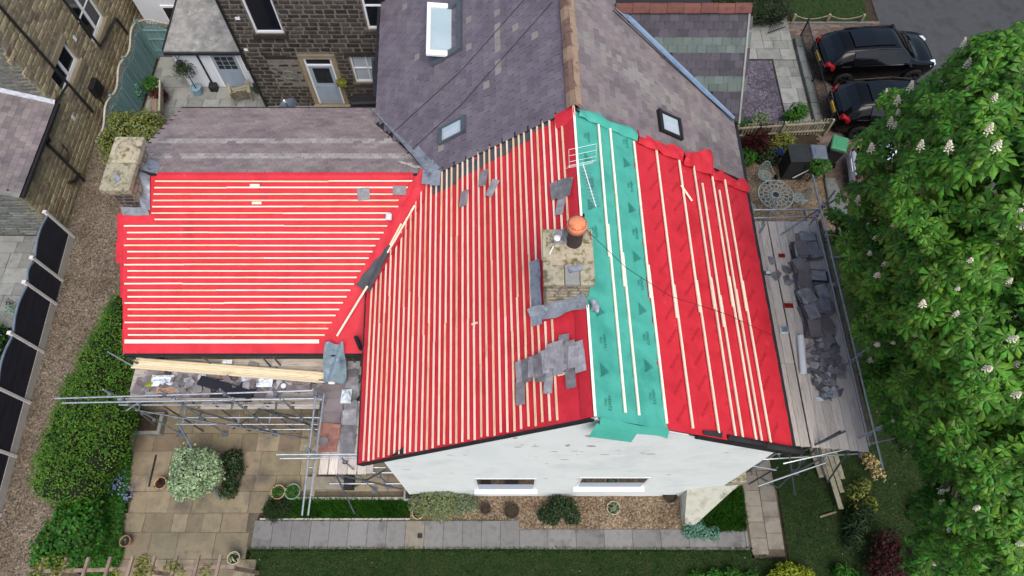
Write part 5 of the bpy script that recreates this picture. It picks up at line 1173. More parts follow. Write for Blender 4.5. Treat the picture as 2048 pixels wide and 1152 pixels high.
gr2(G(1590, 990, 1.0), G(1578, 905, 3.7), 'standard', m_galv_dark); gr2(G(1655, 964, .8), G(1698, 900, 3.8), 'brace', m_galv_dark); gr2(G(1498, 968, .6), G(1555, 935, 2.8), 'brace', m_galv_dark)
gr2(G(1520, 955, 1.6), G(1555, 975, .1), 'brace', m_galv_dark); gr2(G(1495, 930, 2.8), G(1552, 940, 2.6), 'brace', m_galv); gr2(G(1558, 975, .3), G(1640, 888, D2 - .1), 'brace', m_galv_dark)
gr2((8.58, 4.2, .3), (8.58, 7.9, 4.0), 'brace', m_galv_dark); gr2(G(1420 + 190, 437, 4.4), G(1560, 470, 4.2), 'tube_end', m_galv)
gr2((7.25, 10.3, 4.3), (7.05, 10.0, 4.3), 'tube_end', m_galv); gr2(G(1610, 436, 4.9), G(1672, 398, 5.3), 'brace', m_galv_dark)
gr2(G(1675, 555, 4.9), G(1696, 533, 5.6), 'standard', m_galv_dark)

# ================================================================== LOOSE SLATES
ls_var = [slate_mesh(70 + i, m_slate_loose, .2 + .02 * (i % 3), .44 + .05 * (i % 2), .014) for i in range(5)]
sq_var = [slate_mesh(80 + i, m_slate_loose, .33, .33, .012) for i in range(2)]
def lay(me, p, nrm, ang, label, group=None, name='loose_slate', cat='slate'):
    """a slate whose length axis lies along +Y turned by ang about the surface normal, centred at p"""
    n_ = Vector(nrm).normalized(); y_ = (Vector((0, 1, 0)) - n_ * n_.y).normalized(); q = Matrix.Rotation(ang, 4, n_); y_ = q @ y_; x_ = y_.cross(n_)
    l = max(v.co.y for v in me.vertices); o = link(name, me); o.matrix_world = frame(x_, y_, n_, Vector(p) - y_ * l / 2)
    return tag(o, label, cat, group)
def onleft(u, v, h=.075):
    y = 6.0
    for _ in range(6):
        p = atP(u, v, LS(y, .5, h), (LS(y, .5, 1) - LS(y, .5))); y = p.y
    return p
nl = LS(6, .5, 1) - LS(6, .5)
for (u, v, ang, lab) in [(967, 356, -.15, 'narrow grey slate lying on the red membrane nearest the cut slates'), (985, 376, -.55, 'tilted grey slate lying across battens beside a narrow one'),
                         (928, 397, -.12, 'lone grey slate on battens lower than the tilted pair'), (1121, 411, -.2, 'grey slate below the group of three near the aerial'),
                         (1041, 786, .02, 'single grey slate hanging below the row of loose slates'), (1097, 765, -.1, 'grey slate tucked between battens under the loose row'), (1141, 752, .05, 'narrow slate in the batten gap under the loose row')]:
    lay(rng.choice(ls_var[:3]), onleft(u, v), nl, ang, lab)
for i, (u, v, ang) in enumerate([(1109, 381, .1), (1124, 378, -.1), (1134, 374, -.25)]):
    lay(ls_var[i], onleft(u, v, .08 + .014 * i), nl, ang, ['leftmost slate of the group of three beside the aerial', 'middle slate of the group of three beside the aerial', 'shiny rightmost slate of the three beside the aerial'][i])
ORD = ['first', 'second', 'third', 'fourth', 'fifth', 'sixth', 'seventh', 'eighth', 'ninth', 'tenth', 'eleventh', 'twelfth', 'thirteenth', 'fourteenth', 'fifteenth', 'sixteenth', 'seventeenth', 'eighteenth']
clus = [(1040, 742, .05), (1053, 741, .0), (1066, 733, -.06), (1076, 732, .05), (1088, 724, .05), (1087, 742, -.35), (1100, 716, -.1), (1106, 707, .04), (1118, 706, .1), (1116, 728, 0), (1127, 690, -.06), (1127, 715, .12), (1140, 703, .06), (1146, 714, -.1), (1158, 706, .12), (1160, 722, 0), (1078, 741, .1), (1100, 730, .03)]
clus.sort()
for i, (u, v, ang) in enumerate(clus):
    lay(ls_var[i % 5], onleft(u, v, .08 + .016 * (i % 4)), nl + Vector((rng.uniform(-.05, .05), rng.uniform(-.05, .05), 0)), ang + rng.uniform(-.08, .08), 'grey slate, %s from the lower end of the stepped row below the chimney' % ORD[i], 'row of loose slates below the chimney')
for (u, v) in [(1106, 746), (1122, 744)]: 
    lay(slate_mesh(90 + u, m_slate_loose, .1, .14, .012), onleft(u, v), nl, 1.4, 'small broken slate piece on a batten under the loose row', 'slate chips under the loose row')
nw = WS(0, .5, 1) - WS(0, .5)
def onwing(u, v, h=.07): return atP(u, v, WS(0, .5, h), nw)
lay(sq_var[0], onwing(727, 388), nw, .08, 'squarish slate lying on the wing battens near the valley, larger of two')
lay(slate_mesh(95, m_slate_loose, .36, .24, .012), onwing(799, 381), nw, 0.0, 'oblong slate lying on the wing battens close to the lead valley')
p = onwing(778, 436); bag = thing('small_packet', 'small white and blue packet resting on the wing battens', 'packet', p)
MB().hexa([p + Vector(q) for q in ((-.09, -.08, 0), (.08, -.09, 0), (.09, .09, .06), (-.08, .1, .06))], [p + Vector(q) for q in ((-.08, -.07, .07), (.07, -.08, .06), (.08, .08, .13), (-.07, .09, .12))]).build('bag', m_plastic, bag, bevel=.02)
tag(MB().beam(onwing(735, 572, .25), onwing(674, 672, .12), .05, .03).build('propped_batten', m_batten), 'single batten leaning diagonally across the wing from the valley foot', 'batten')

# stacks and heaps on the right deck
sk = [slate_mesh(120 + i, [m_slate_loose, m_slate_grey, m_slate_loose, m_slate_pale, m_slate_loose, m_slate_dark][i], .29 + .03 * (i % 3), .43 + .05 * (i % 2), .013) for i in range(6)]
def stack(u, v, nlay, ang, label, group, spread=.05, lean=0.0):
    p = G(u, v, D2 + .01)
    for i in range(nlay):
        q = p + Vector((rng.uniform(-spread, spread), rng.uniform(-spread, spread), i * .0165 + .006))
        nrm = Vector((rng.uniform(-.035, .035) + lean, rng.uniform(-.035, .035), 1))
        lay(rng.choice(sk), q, nrm, ang + rng.uniform(-.2, .2), label if i < nlay - 1 else label.replace('slate in', 'topmost slate of'), group)
GS = 'slates stacked on the scaffold deck'
stk = [(1612, 480, 7, 1.5), (1596, 508, 18, .1), (1624, 505, 11, .1), (1596, 540, 19, .2), (1602, 570, 20, -.1), (1634, 556, 10, 1.5), (1608, 600, 19, .2), (1640, 590, 9, .1), (1613, 630, 18, .15), (1643, 618, 13, 1.5), (1622, 660, 16, -.1), (1650, 648, 6, .3), (1655, 674, 4, .2)]
cnt = {True: 0, False: 0}
for i, (u, v, k, a) in enumerate(stk):
    inner = u < 1631; w_ = ORD[cnt[inner]]; cnt[inner] += 1
    stack(u, v, k, a, 'slate in the %s stack from the far rail, %s row, right deck' % (w_, 'house side' if inner else 'tree side'), '%s slate stack of the %s row' % (w_, 'house side' if inner else 'tree side'))
def shard_mesh(seed, m, a=.15, t=.012):
    r = random.Random(seed); n_ = r.choice([4, 5, 6]); pts = []
    for i in range(n_):
        an = 2 * math.pi * (i + r.uniform(-.25, .25)) / n_; q = a * r.uniform(.6, 1.4); pts.append((q * math.cos(an), q * math.sin(an) * .8, 0))
    return MB().prism(pts, (0, 0, t)).mesh('shard', m)
shards = [shard_mesh(200 + i, m_slate_loose if i % 3 else m_slate_grey) for i in range(9)]
def scatter(poly, n_, z, zmax, label, group, seed, tilt=.5, name='broken_slate', meshes=shards):
    r = random.Random(seed); c = [sum(p[i] for p in poly) / len(poly) for i in (0, 1)]; ux0, ux1 = min(p[0] for p in poly), max(p[0] for p in poly); uy0, uy1 = min(p[1] for p in poly), max(p[1] for p in poly); k = 0
    while k < n_:
        u, v = r.uniform(ux0, ux1), r.uniform(uy0, uy1)
        if not inpoly(u, v, poly): continue
        e = 1 - min(1, (((u - c[0]) / (ux1 - ux0) * 2) ** 2 + ((v - c[1]) / (uy1 - uy0) * 2) ** 2) ** .5)
        p = G(u, v, z); p.z += .015 + r.random() * zmax * e
        o = link(name, r.choice(meshes)); nn_ = Vector((r.uniform(-tilt, tilt), r.uniform(-tilt, tilt), 1)).normalized(); a = Vector((math.cos(k * 2.4), math.sin(k * 2.4), 0)); a = (a - nn_ * a.dot(nn_)).normalized()
        o.matrix_world = frame(a, nn_.cross(a), nn_, p); tag(o, label, 'slate', group); k += 1
scatter([(1613, 690), (1672, 668), (1684, 745), (1680, 790), (1650, 800), (1612, 755)], 85, D2, .2, 'broken slate shard in the heap beside the white pipe', 'broken slates on the right deck', 5)
scatter([(1540, 520), (1585, 520), (1580, 575), (1545, 560)], 7, D2, .01, 'flat slate shard lying loose on the boards next to the stacks', 'stray slates on the right deck', 6, tilt=.05)
# odds and ends on the right deck
tag(MB().tube(G(1601, 672, D2 + .12), G(1607, 746, D2 + .12), .085, 20).build('plastic_pipe', m_pipewhite, smooth=False), 'short white plastic pipe lying on the deck beside the slate heap', 'pipe')
def crumple(name, c, rx, ry, h, m, label, cat, seed):
    return tag(MB().grid(lambda a, b: Vector(c) + Vector((rx * (a - .5) * 2, ry * (b - .5) * 2, h * (.35 + .65 * mnoise.noise(Vector((a * 4 + seed, b * 4, seed))) ) * (1 - max(abs(a - .5), abs(b - .5)) ** 3 * 6) + .02)), 10, 10).build(name, m), label, cat)
crumple('red_glove', G(1577, 612, D2), .12, .07, .12, m_rag, 'dark red work glove dropped on the boards', 'glove', 3)
crumple('red_cloth', G(1563, 512, D2), .09, .06, .1, m_rag, 'faded red rag beside the top of the slate stacks', 'rag', 8)
bx_ = G(1566, 662, D2); bk = thing('plastic_tub', 'small pale blue plastic tub on the deck boards', 'tub', bx_)
MB().hexa([bx_ + Vector(q) for q in ((-.1, -.09, 0), (.1, -.09, 0), (.1, .09, 0), (-.1, .09, 0))], [bx_ + Vector(q) for q in ((-.12, -.11, .1), (.12, -.11, .1), (.12, .11, .1), (-.12, .11, .1))]).build('tub', m_plastic, bk, bevel=.03)
MB().box(bx_ + Vector((-.08, -.07, .101)), bx_ + Vector((.08, .07, .115))).build('contents', m_greyplastic, bk)
bx_ = G(1535, 547, D2); bk = thing('nail_box', 'small metal nail box on the boards near the roof edge', 'box', bx_); MB().box(bx_ + Vector((-.1, -.06, 0)), bx_ + Vector((.08, .06, .06))).build('tray', m_alu, bk, bevel=.01); MB().box(bx_ + Vector((-.06, -.045, .061)), bx_ + Vector((.06, .045, .07))).build('nails', m_plastic, bk)
crumple('plastic_crate', G(1652, 787, D2), .17, .13, .25, m_greyplastic, 'crushed grey plastic crate at the foot of the slate heap', 'crate', 12)
crumple('plastic_sheet', G(1640, 798, D2), .11, .05, .06, m_plastic, 'torn clear plastic sheet poking from the crushed crate', 'plastic', 14)

# litter on the left deck
bt_poly = G(0, 0)
A0, A1 = G(272, 727, DZ + .16), G(645, 756, DZ + .16)
dd = (A1 - A0).normalized(); sd_ = Vector((-dd.y, dd.x, 0))
for i in range(14):
    r_, c_ = divmod(i, 6); off = sd_ * (.15 - c_ * .052 - r_ * .02); z = Vector((0, 0, .03 * r_)); e = rng.uniform(-.12, .12)
    o = MB().beam(A0 + off + z + dd * (e + .02), A1 + off + z + dd * (e + (.3 if i == 3 else 0)), .046, .027).build('new_batten', m_newtimber)
    tag(o, 'fresh pale batten, %s from the wall in the %s layer of the bundle' % (ORD[c_], ['bottom', 'middle', 'top'][r_]), 'batten', 'bundle of new battens')
for s in (.15, .5, .85):
    q = A0.lerp(A1, s); o = MB().box(q + Vector((-.04, -.2, -.155)), q + Vector((.04, .2, -.018))).build('bearer', m_wood); tag(o, 'short timber bearer under the batten bundle', 'timber', 'bearers under the battens')
scatter([(285, 755), (420, 742), (640, 765), (640, 778), (500, 790), (380, 792), (300, 790), (278, 775)], 110, DZ, .3, 'broken slate shard littering the boards of the wing scaffold', 'broken slates on the wing scaffold', 15)
scatter([(285, 752), (420, 744), (640, 768), (640, 780), (500, 784), (380, 785), (300, 785), (280, 775)], 80, DZ, .1, 'whole or half slate strewn flat over the wing scaffold boards', 'strewn slates on the wing scaffold', 16, tilt=.25, meshes=sk + [shard_mesh(350 + i, m_slate_grey, .2) for i in range(4)], name='strewn_slate')
bp = [G(398, 760, DZ + .3), G(505, 790, DZ + .22)]
tag(MB().beam(bp[0], bp[1], .28, .022, up=(0, .15, 1)).build('dark_plank', m_charcoal), 'long charcoal fascia plank lying across the broken slates', 'plank')
tag(MB().beam(G(420, 790, DZ + .15), G(505, 797, DZ + .15), .2, .022).build('dark_plank', m_charcoal), 'shorter charcoal plank half under the guard rail', 'plank')
for (u, v, rx, ry, m_, lab, sd0) in [(325, 762, .3, .16, m_plastic, 'crumpled clear plastic wrapping at the outer end of the deck', 21), (405, 755, .1, .09, m_plastic, 'ball of torn plastic film among slates by the dark plank', 22), (530, 765, .22, .14, m_plastic, 'clear plastic packet lying on the slate litter', 23), (488, 758, .12, .08, m_plastic, 'small pale plastic scrap beneath the batten bundle', 24),
                              (440, 762, .1, .05, m_rag, 'red strap scrap caught among the slates', 25), (300, 770, .1, .06, m_leaf_lime, 'yellow scrap on the bare outer boards', 26), (455, 724, .14, .06, m_white, 'white paper scrap behind the batten bundle', 27), (332, 780, .25, .1, m_terra_pot, 'heap of brown dry debris at the outer deck', 28), (605, 771, .22, .14, m_slate_grey, 'crumpled grey felt piece at the inner deck end', 29)]:
    crumple('deck_scrap', G(u, v, DZ + .1), rx, ry, .14, m_, lab, 'scrap', sd0)
# grey plastic sheet hanging over the eave corner
o = MB().grid(lambda a, b: (G(lerp(648, 690, a), lerp(686, 765, b), lerp(4.35, 3.3, b)) + Vector((.14 * (b - .4) * (a - .5), 0, .10 * math.sin(a * 8 + b * 5) + .05 * mnoise.noise(Vector((a * 5, b * 5, 4)))))), 14, 20).build('plastic_sheet', m_greyplastic, smooth=True)
tag(o, 'crumpled blue grey plastic sheet draped from the wing eave onto the deck', 'plastic sheet')
tag(MB().tube(G(712, 674, 4.55), G(722, 698, 4.1), .06, 14).build('soil_pipe', m_black), 'black open pipe end under the main eave', 'pipe')
# return deck: large reclaimed slates laid in rows, red tiles
big = [slate_mesh(140 + i, m_slate_grey, .55, .34, .02) for i in range(4)]; med = [slate_mesh(150 + i, m_slate_loose, .36, .34, .015) for i in range(4)]
for i in range(9):
    for k in range(3):
        v = 752 + i * 14.5
        if v > 848: continue
        lay(big[(i + k) % 4], G(669 - i * 1.2 + rng.uniform(-3, 3), v, DZ + .02 + .022 * k + .012 * i % .05), (rng.uniform(-.03, .03), -.06, 1), rng.uniform(-.05, .05), 'wide purple slate, %s of the %s pile from the wing, outer deck row' % (['bottom', 'middle', 'top'][k], ORD[i]), 'reclaimed slates in the outer row')
for i in range(11):
    for k in range(3):
        v = 735 + i * 16
        lay(med[(i + k) % 4], G(704 - i * .9 + rng.uniform(-4, 4), v, DZ + .02 + .02 * k), (rng.uniform(-.06, .06), -.06, 1), rng.uniform(-.25, .25) + (1.5 if i < 3 else 0), 'grey slate, %s of the %s pile from the wing, row against the wall' % (['bottom', 'middle', 'top'][k], ORD[i]), 'reclaimed slates by the wall')
rt = [slate_mesh(160 + i, m_redtile, .52, .3, .03) for i in range(2)]
for i, (u, v, z) in enumerate([(654, 893, .03), (656, 880, .05), (660, 868, .08), (655, 858, .1)]):
    lay(rt[i % 2], G(u, v, DZ + z), (0, -.05, 1), rng.uniform(-.05, .05), 'red clay tile at the near end of the return deck, %s from the end' % ORD[i], 'red tiles on the return deck')
tag(MB().box(G(665, 857, DZ + .13), G(665, 857, DZ + .13) + Vector((.22, .1, .07))).build('brick', m_redtile, bevel=.008), 'loose red brick on top of the clay tiles', 'brick')
lay(shard_mesh(333, m_slate_grey, .2), G(645, 878, DZ + .14), (0, 0, 1), .3, 'pale grey broken slate resting on the red tiles')
q = G(658, 769, DZ + .12); cu = thing('plastic_box', 'small white lidded plastic box on the return deck slates', 'box', q)
MB().box(q, q + Vector((.17, .15, .07))).build('tub', m_white, cu, bevel=.02); MB().box(q + Vector((-.006, -.006, .071)), q + Vector((.176, .156, .085))).build('lid', m_white, cu, bevel=.01)
crumple('plastic_bag', G(693, 793, DZ + .12), .14, .2, .16, m_plastic, 'blue and white plastic sack lying on the slates by the wall', 'bag', 33)
q = G(688, 758, DZ + .1)
lay(shard_mesh(334, m_slate_grey, .24), G(690, 745, DZ + .1), (.2, 0, 1), .3, 'curved broken slate piece beneath the plastic sheet')
tag(MB().lathe(G(568, 773, DZ + .18), [(.06, 0), (.07, .06), (.0, .061)], 14).build('white_cup', m_white), 'round white lid on the slate litter', 'lid')
# ================================================================== VEGETATION
def leaf_quads(P, D, size, seed, aspect=.55, droop=.25, spread=1.0, fold=.2):
    """one bent diamond leaf per point. P (n,3) points, D (n,3) outward directions"""
    r = np.random.default_rng(seed); n_ = len(P); P = np.asarray(P, float); D = np.asarray(D, float)
    N = D + r.normal(0, .55 * spread, (n_, 3)) + np.array([0, 0, .35]); N /= np.linalg.norm(N, axis=1)[:, None] + 1e-9
    A = r.normal(0, 1, (n_, 3)); A -= N * (A * N).sum(1)[:, None]; A /= np.linalg.norm(A, axis=1)[:, None] + 1e-9
    B = np.cross(N, A); s = size * r.uniform(.6, 1.35, n_)[:, None]
    V = np.empty((n_, 4, 3)); V[:, 0] = P; V[:, 1] = P + A * s * .5 + B * s * aspect * .5 - N * s * fold * .3; V[:, 2] = P + A * s - N * s * droop; V[:, 3] = P + A * s * .5 - B * s * aspect * .5 - N * s * fold * .3
    k = np.arange(n_)[:, None] * 4
    F = np.concatenate([k + np.array([[0, 1, 2]]), k + np.array([[0, 2, 3]])])
    return V.reshape(-1, 3), F
def lump_points(lumps, n_, seed, zmin=-.35, inner=.72):
    r = np.random.default_rng(seed); W = np.array([l[3][0] * l[3][1] if isinstance(l[3], tuple) else l[3] ** 2 for l in lumps], float); W /= W.sum()
    idx = r.choice(len(lumps), n_ * 2, p=W); d = r.normal(0, 1, (n_ * 2, 3)); d /= np.linalg.norm(d, axis=1)[:, None]
    keep = d[:, 2] > zmin; idx, d = idx[keep][:n_], d[keep][:n_]
    C = np.array([l[:3] for l in lumps], float)[idx]; Rr = np.array([l[3] if isinstance(l[3], tuple) else (l[3],) * 3 for l in lumps], float)[idx]
    q = r.uniform(inner, 1.06, (len(d), 1)) * (1 + .12 * np.sin(d[:, :1] * 9 + C[:, :1] * 5) * np.cos(d[:, 1:2] * 8))
    return C + d * Rr * q, d
def bush(name, label, cat, lumps, n_, size, m, seed, group=None, stem=True, aspect=.55, extra=None, zmin=-.35, core=.62, coremat=None, base=None, inner=.7):
    c = base or (sum(l[0] for l in lumps) / len(lumps), sum(l[1] for l in lumps) / len(lumps), 0.0)
    t = thing(name, label, cat, c, group)
    P, D = lump_points(lumps, n_, seed, zmin, inner); V, F = leaf_quads(P, D, size, seed + 1, aspect)
    npmesh('foliage', V, F, m, t)
    if extra:
        for (m2, n2, s2) in extra:
            P, D = lump_points(lumps, n2, seed + 7, zmin, .9); V, F = leaf_quads(P, D, s2, seed + 8, aspect); npmesh('foliage', V, F, m2, t)
    if stem:
        mb = MB(); r = random.Random(seed)
        for l in lumps[:8]: mb.tube((c[0] + r.uniform(-.05, .05), c[1] + r.uniform(-.05, .05), c[2] - .0), (l[0], l[1], l[2]), .025, 5, .01)
        mb.build('stem', m_bark, t)
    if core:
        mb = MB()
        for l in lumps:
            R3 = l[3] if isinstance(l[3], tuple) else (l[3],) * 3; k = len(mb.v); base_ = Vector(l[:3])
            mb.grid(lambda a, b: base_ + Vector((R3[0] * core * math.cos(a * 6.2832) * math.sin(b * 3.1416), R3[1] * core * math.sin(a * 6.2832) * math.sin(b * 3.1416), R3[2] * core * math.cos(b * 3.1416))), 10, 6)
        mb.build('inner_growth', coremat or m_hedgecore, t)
    return t
def blob(cx, cy, cz, R, k, r, seed, flat=1.0):
    q = random.Random(seed); out = []
    for i in range(k):
        a = q.uniform(0, 6.283); e = q.uniform(0, 1) ** .5; z = q.uniform(-.25, 1)
        out.append((cx + R * .62 * e * math.cos(a), cy + R * .62 * e * math.sin(a), cz + R * flat * .55 * z * (1 - .4 * e), r * q.uniform(.75, 1.2)))
    return out
# --- long conifer hedge on the left
hl_ = []
r = random.Random(3)
for i in range(40):
    t = i / 39; y = lerp(3.5, 9.0, t); wd = lerp(.86, .5, max(0, t - .55) / .45) * (1 if t > .08 else .7)
    cxh = lerp(-12.45, -12.0, t)
    for s in (-1, 0, 1):
        hl_.append((cxh + s * wd * .62 + r.uniform(-.1, .1), y + r.uniform(-.1, .1), lerp(1.3, 1.05, t) + (.35 if s == 0 else 0) + r.uniform(-.1, .1), (.55 * r.uniform(.8, 1.15), .45, .85)))
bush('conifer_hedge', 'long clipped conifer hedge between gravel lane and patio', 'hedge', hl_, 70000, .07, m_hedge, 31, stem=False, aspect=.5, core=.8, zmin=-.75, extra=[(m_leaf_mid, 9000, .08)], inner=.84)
bush('climbing_shrub', 'leafy dark green shrub between hedge end and wing roof edge', 'shrub', [(-11.4, 9.3, 1.0, .55), (-11.7, 10.1, .9, .5), (-11.2, 8.6, 1.3, .6), (-11.6, 9.7, 1.4, .45), (-11.0, 9.9, .7, .5), (-11.1, 8.0, .9, .6), (-11.0, 7.4, .7, .55)], 3200, .13, m_leaf_mid, 33)
bush('bright_shrub', 'bright green leafy shrub at the lower end of the hedge', 'shrub', blob(-12.2, 2.25, .9, 1.0, 14, .42, 5) + [(-12.9, 1.5, .6, .4), (-13.0, 1.2, .5, .3)], 6500, .12, m_leaf_mid, 35, aspect=.7)
bush('variegated_bush', 'round pale variegated bush in the middle of the patio', 'shrub', blob(-9.2, 4.0, .75, .86, 26, .33, 6) + [(-9.2, 4.0, .7, .62)], 15000, .075, m_leaf_var, 37, zmin=-.5, aspect=.7, extra=[(m_leaf_olive, 2500, .07)])
bush('patio_shrub', 'small dark green shrub behind the variegated bush', 'shrub', [(-8.4, 4.5, .3, .3), (-8.3, 4.15, .25, .28), (-8.4, 3.6, .2, .28), (-8.35, 3.85, .2, .25)], 1500, .08, m_leaf_dark, 38)
bush('golden_privet', 'yellow green rounded shrub beyond the wing chimney', 'shrub', blob(-13.6, 15.7, 1.2, 1.35, 22, .5, 8) + [(-12.6, 15.4, 1.2, .6), (-12.3, 14.9, 1.0, .5), (-14.3, 15.2, 1.0, .5)], 16000, .075, m_leaf_yel, 41, aspect=.65, extra=[(m_leaf_olive, 2500, .09)])
# ground-cover border between hedge and patio
P_, D_ = [], []
rr = np.random.default_rng(5); q = []
BORD = [(-12.0, .4), (-11.25, .6), (-11.2, 1.8), (-11.45, 3.0), (-11.6, 4.6), (-12.1, 5.3), (-11.7, 7.2), (-12.2, 7.2), (-12.4, 4.5), (-12.1, 2.0)]
while len(q) < 16000:
    c = rr.uniform((-12.4, .4), (-11.15, 7.2), (8000, 2)); q += [p for p in c if inpoly(p[0], p[1], BORD)]
q = np.array(q[:16000]); hgt = .12 + .2 * (np.sin(q[:, 0] * 6) * np.cos(q[:, 1] * 5) * .5 + .5); P_ = np.column_stack([q, hgt * rr.uniform(.3, 1, len(q))]); D_ = np.tile((0, 0, 1.0), (len(q), 1))
V, F = leaf_quads(P_, D_, .11, 77, aspect=.5); o = npmesh('ground_cover', V, F, m_leaf_mid, kind='stuff'); tag(o, 'dense green ground cover filling the bed beside the patio', 'plants')
def flowers(u, v, n_, sp, m, label, seed, z=.35, size=.06, name='flower_clump', cat='flowers'):
    r = np.random.default_rng(seed); c = G(u, v, z); P = np.array(c) + r.normal(0, 1, (n_, 3)) * np.array([sp, sp, .06]); V, F = leaf_quads(P, np.tile((0, 0, 1.0), (n_, 1)), size, seed, .7)
    t = thing(name, label, cat, (c.x, c.y, 0)); npmesh('blossom', V, F, m, t)
    mb = MB(); 
    for p in P[::6]: mb.tube((p[0], p[1], 0.0), p, .006, 4)
    mb.build('stem', m_leaf_mid, t)
flowers(233, 966, 90, .17, m_bluebell, 'pale blue flower clump midway along the border', 3); flowers(222, 872, 60, .12, m_bluebell, 'pale blue flowers beside the dark hedge gap', 4)
flowers(256, 990, 35, .1, m_bluebell, 'few blue flowers at the patio edge of the border', 5); flowers(232, 898, 25, .06, m_bluebell, 'tiny blue flower tuft above the larger clump', 6)
# --- neighbour's planting bed beyond the charcoal fence
bush('neighbour_shrub', 'bright green shrub behind the charcoal fence below the grey flags', 'shrub', [(-17.2, 8.2, .4, .7), (-18.2, 7.9, .5, .8), (-16.6, 7.2, .3, .6), (-17.6, 6.8, .4, .7), (-18.6, 6.6, .3, .7)], 5000, .13, m_leaf_mid, 43, extra=[(m_bluebell, 350, .09)])
flowers(20, 618, 60, .12, m_leaf_blue, 'silvery leaved clump by the charcoal fence top', 7, z=.6); flowers(18, 605, 40, .08, m_leaf_red, 'small dark red leaved plant by the grey flags', 9, z=.6)
# --- shrubs under the gable windows
def planter(u, v, rad, h, m, label, plant=None, pm=None, seed=1, name='plant_pot', z=0.0):
    c = G(u, v, z + h); c.z = z + .014; t = thing(name, label, 'pot', c)
    o = MB().lathe((0, 0, 0), [(rad * .72, 0), (rad * .98, h * .92), (rad * 1.06, h * .93), (rad * 1.06, h), (rad * .93, h), (rad * .88, h * .8), (0, h * .8)], 22, cap_bottom=True).build('pot', m, t, local=True)
    MB().lathe((0, 0, 0), [(rad * .885, h * .82), (rad * .3, h * .84), (0, h * .84)], 18).build('soil', m_soil, t, local=True)
    if plant:
        n_, size, hh = plant; r_ = np.random.default_rng(seed); a = r_.uniform(0, 6.283, n_); q = rad * r_.uniform(0, .95, n_) ** .6
        P = np.column_stack([q * np.cos(a), q * np.sin(a), h * .85 + r_.uniform(0, hh, n_)]); V, F = leaf_quads(P, np.column_stack([np.cos(a) * .5, np.sin(a) * .5, np.ones(n_)]), size, seed)
        o = npmesh('plant', V, F, pm); o.parent = t
    return t
planter(321, 966, .17, .3, m_terra_pot, 'terracotta pot with dark stems left of the variegated bush', (25, .08, .08), m_leaf_red, 2)
planter(402, 978, .16, .25, m_terra_pot, 'terracotta pot half under the variegated bush', None)
planter(364, 984, .14, .22, m_stonepot, 'pale stone pot at the lower edge of the variegated bush', None)
planter(466, 952, .21, .3, m_darkpot, 'dark brown bowl right of the variegated bush', (20, .06, .03), m_bark, 4)
planter(556, 984, .20, .28, m_terra_pot, 'orange rimmed pot of low greenery on the patio', (170, .06, .08), m_leaf_mid, 5)
planter(585, 983, .22, .28, m_greenpot, 'green glazed pot of low greenery on the patio', (200, .06, .08), m_leaf_mid, 6)
planter(467, 1116, .17, .3, m_stonepot, 'cream stone pot with white flowers at the lawn corner', (22, .07, .1), m_leaf_var, 7)
planter(250, 1082, .15, .25, m_terra_pot, 'small terracotta pot at the foot of the border', (20, .06, .1), m_leaf_olive, 8)
planter(836, 1026, .17, .24, m_stonepot, 'cream rimmed pot at the path edge left of the gravel', (40, .05, .06), m_leaf_yel, 9)
planter(971, 1017, .16, .2, m_darkpot, 'small dark pot on gravel under the first window', (12, .05, .03), m_bark, 10)
planter(1023, 1021, .22, .2, m_darkpot, 'wide dark pot on gravel right of the small dark pot', (20, .05, .03), m_bark, 11)
planter(1227, 1016, .19, .24, m_stonepot, 'cream rimmed pot with grassy growth under the second window', (90, .08, .1), m_leaf_olive, 12)
planter(1340, 991, .2, .25, m_black, 'empty black pot against the gable near the buttress', None)
q = G(1375, 1010); tag(MB().lathe(q, [(.0, 0), (.06, .02), (.07, .05), (.04, .08), (0, .09)], 8).build('orange_stone', m_orange), 'small orange stone on the pale gravel', 'stone')
bush('wall_shrub', 'straggly olive shrub against the gable corner', 'shrub', [(-2.35, 3.2, .5, .4), (-1.95, 3.22, .6, .38), (-2.7, 3.15, .3, .32), (-2.1, 3.0, .3, .35)], 2400, .06, m_leaf_olive, 45, core=0, extra=[(m_leaf_yel, 700, .06)])
bush('small_wall_shrub', 'small olive shrub by the gable left of the first window', 'shrub', [(-1.45, 3.22, .35, .3), (-1.2, 3.2, .2, .25), (-1.55, 3.1, .15, .25)], 1300, .06, m_leaf_olive, 46, core=0)
bush('dark_shrub', 'dark glossy shrub on gravel between the two windows', 'shrub', [(1.35, 3.1, .35, .32), (1.6, 3.05, .4, .3), (1.2, 2.9, .2, .3), (1.75, 2.85, .2, .25), (1.0, 2.9, .15, .25)], 1700, .09, m_leaf_dark, 47)
bush('blue_spurge', 'blue green low plant at the foot of the buttress', 'plant', [(5.15, 2.45, .1, .22), (5.5, 2.42, .12, .22), (5.85, 2.4, .1, .2), (5.4, 2.6, .12, .2)], 1300, .06, m_leaf_blue, 48, stem=False)
bush('border_tussock', 'dark spiky tussock at the left end of the grass strip', 'plant', [(-7.0, 3.05, .1, .3), (-6.7, 3.1, .1, .26)], 900, .17, m_leaf_dark, 49, aspect=.12, stem=False)
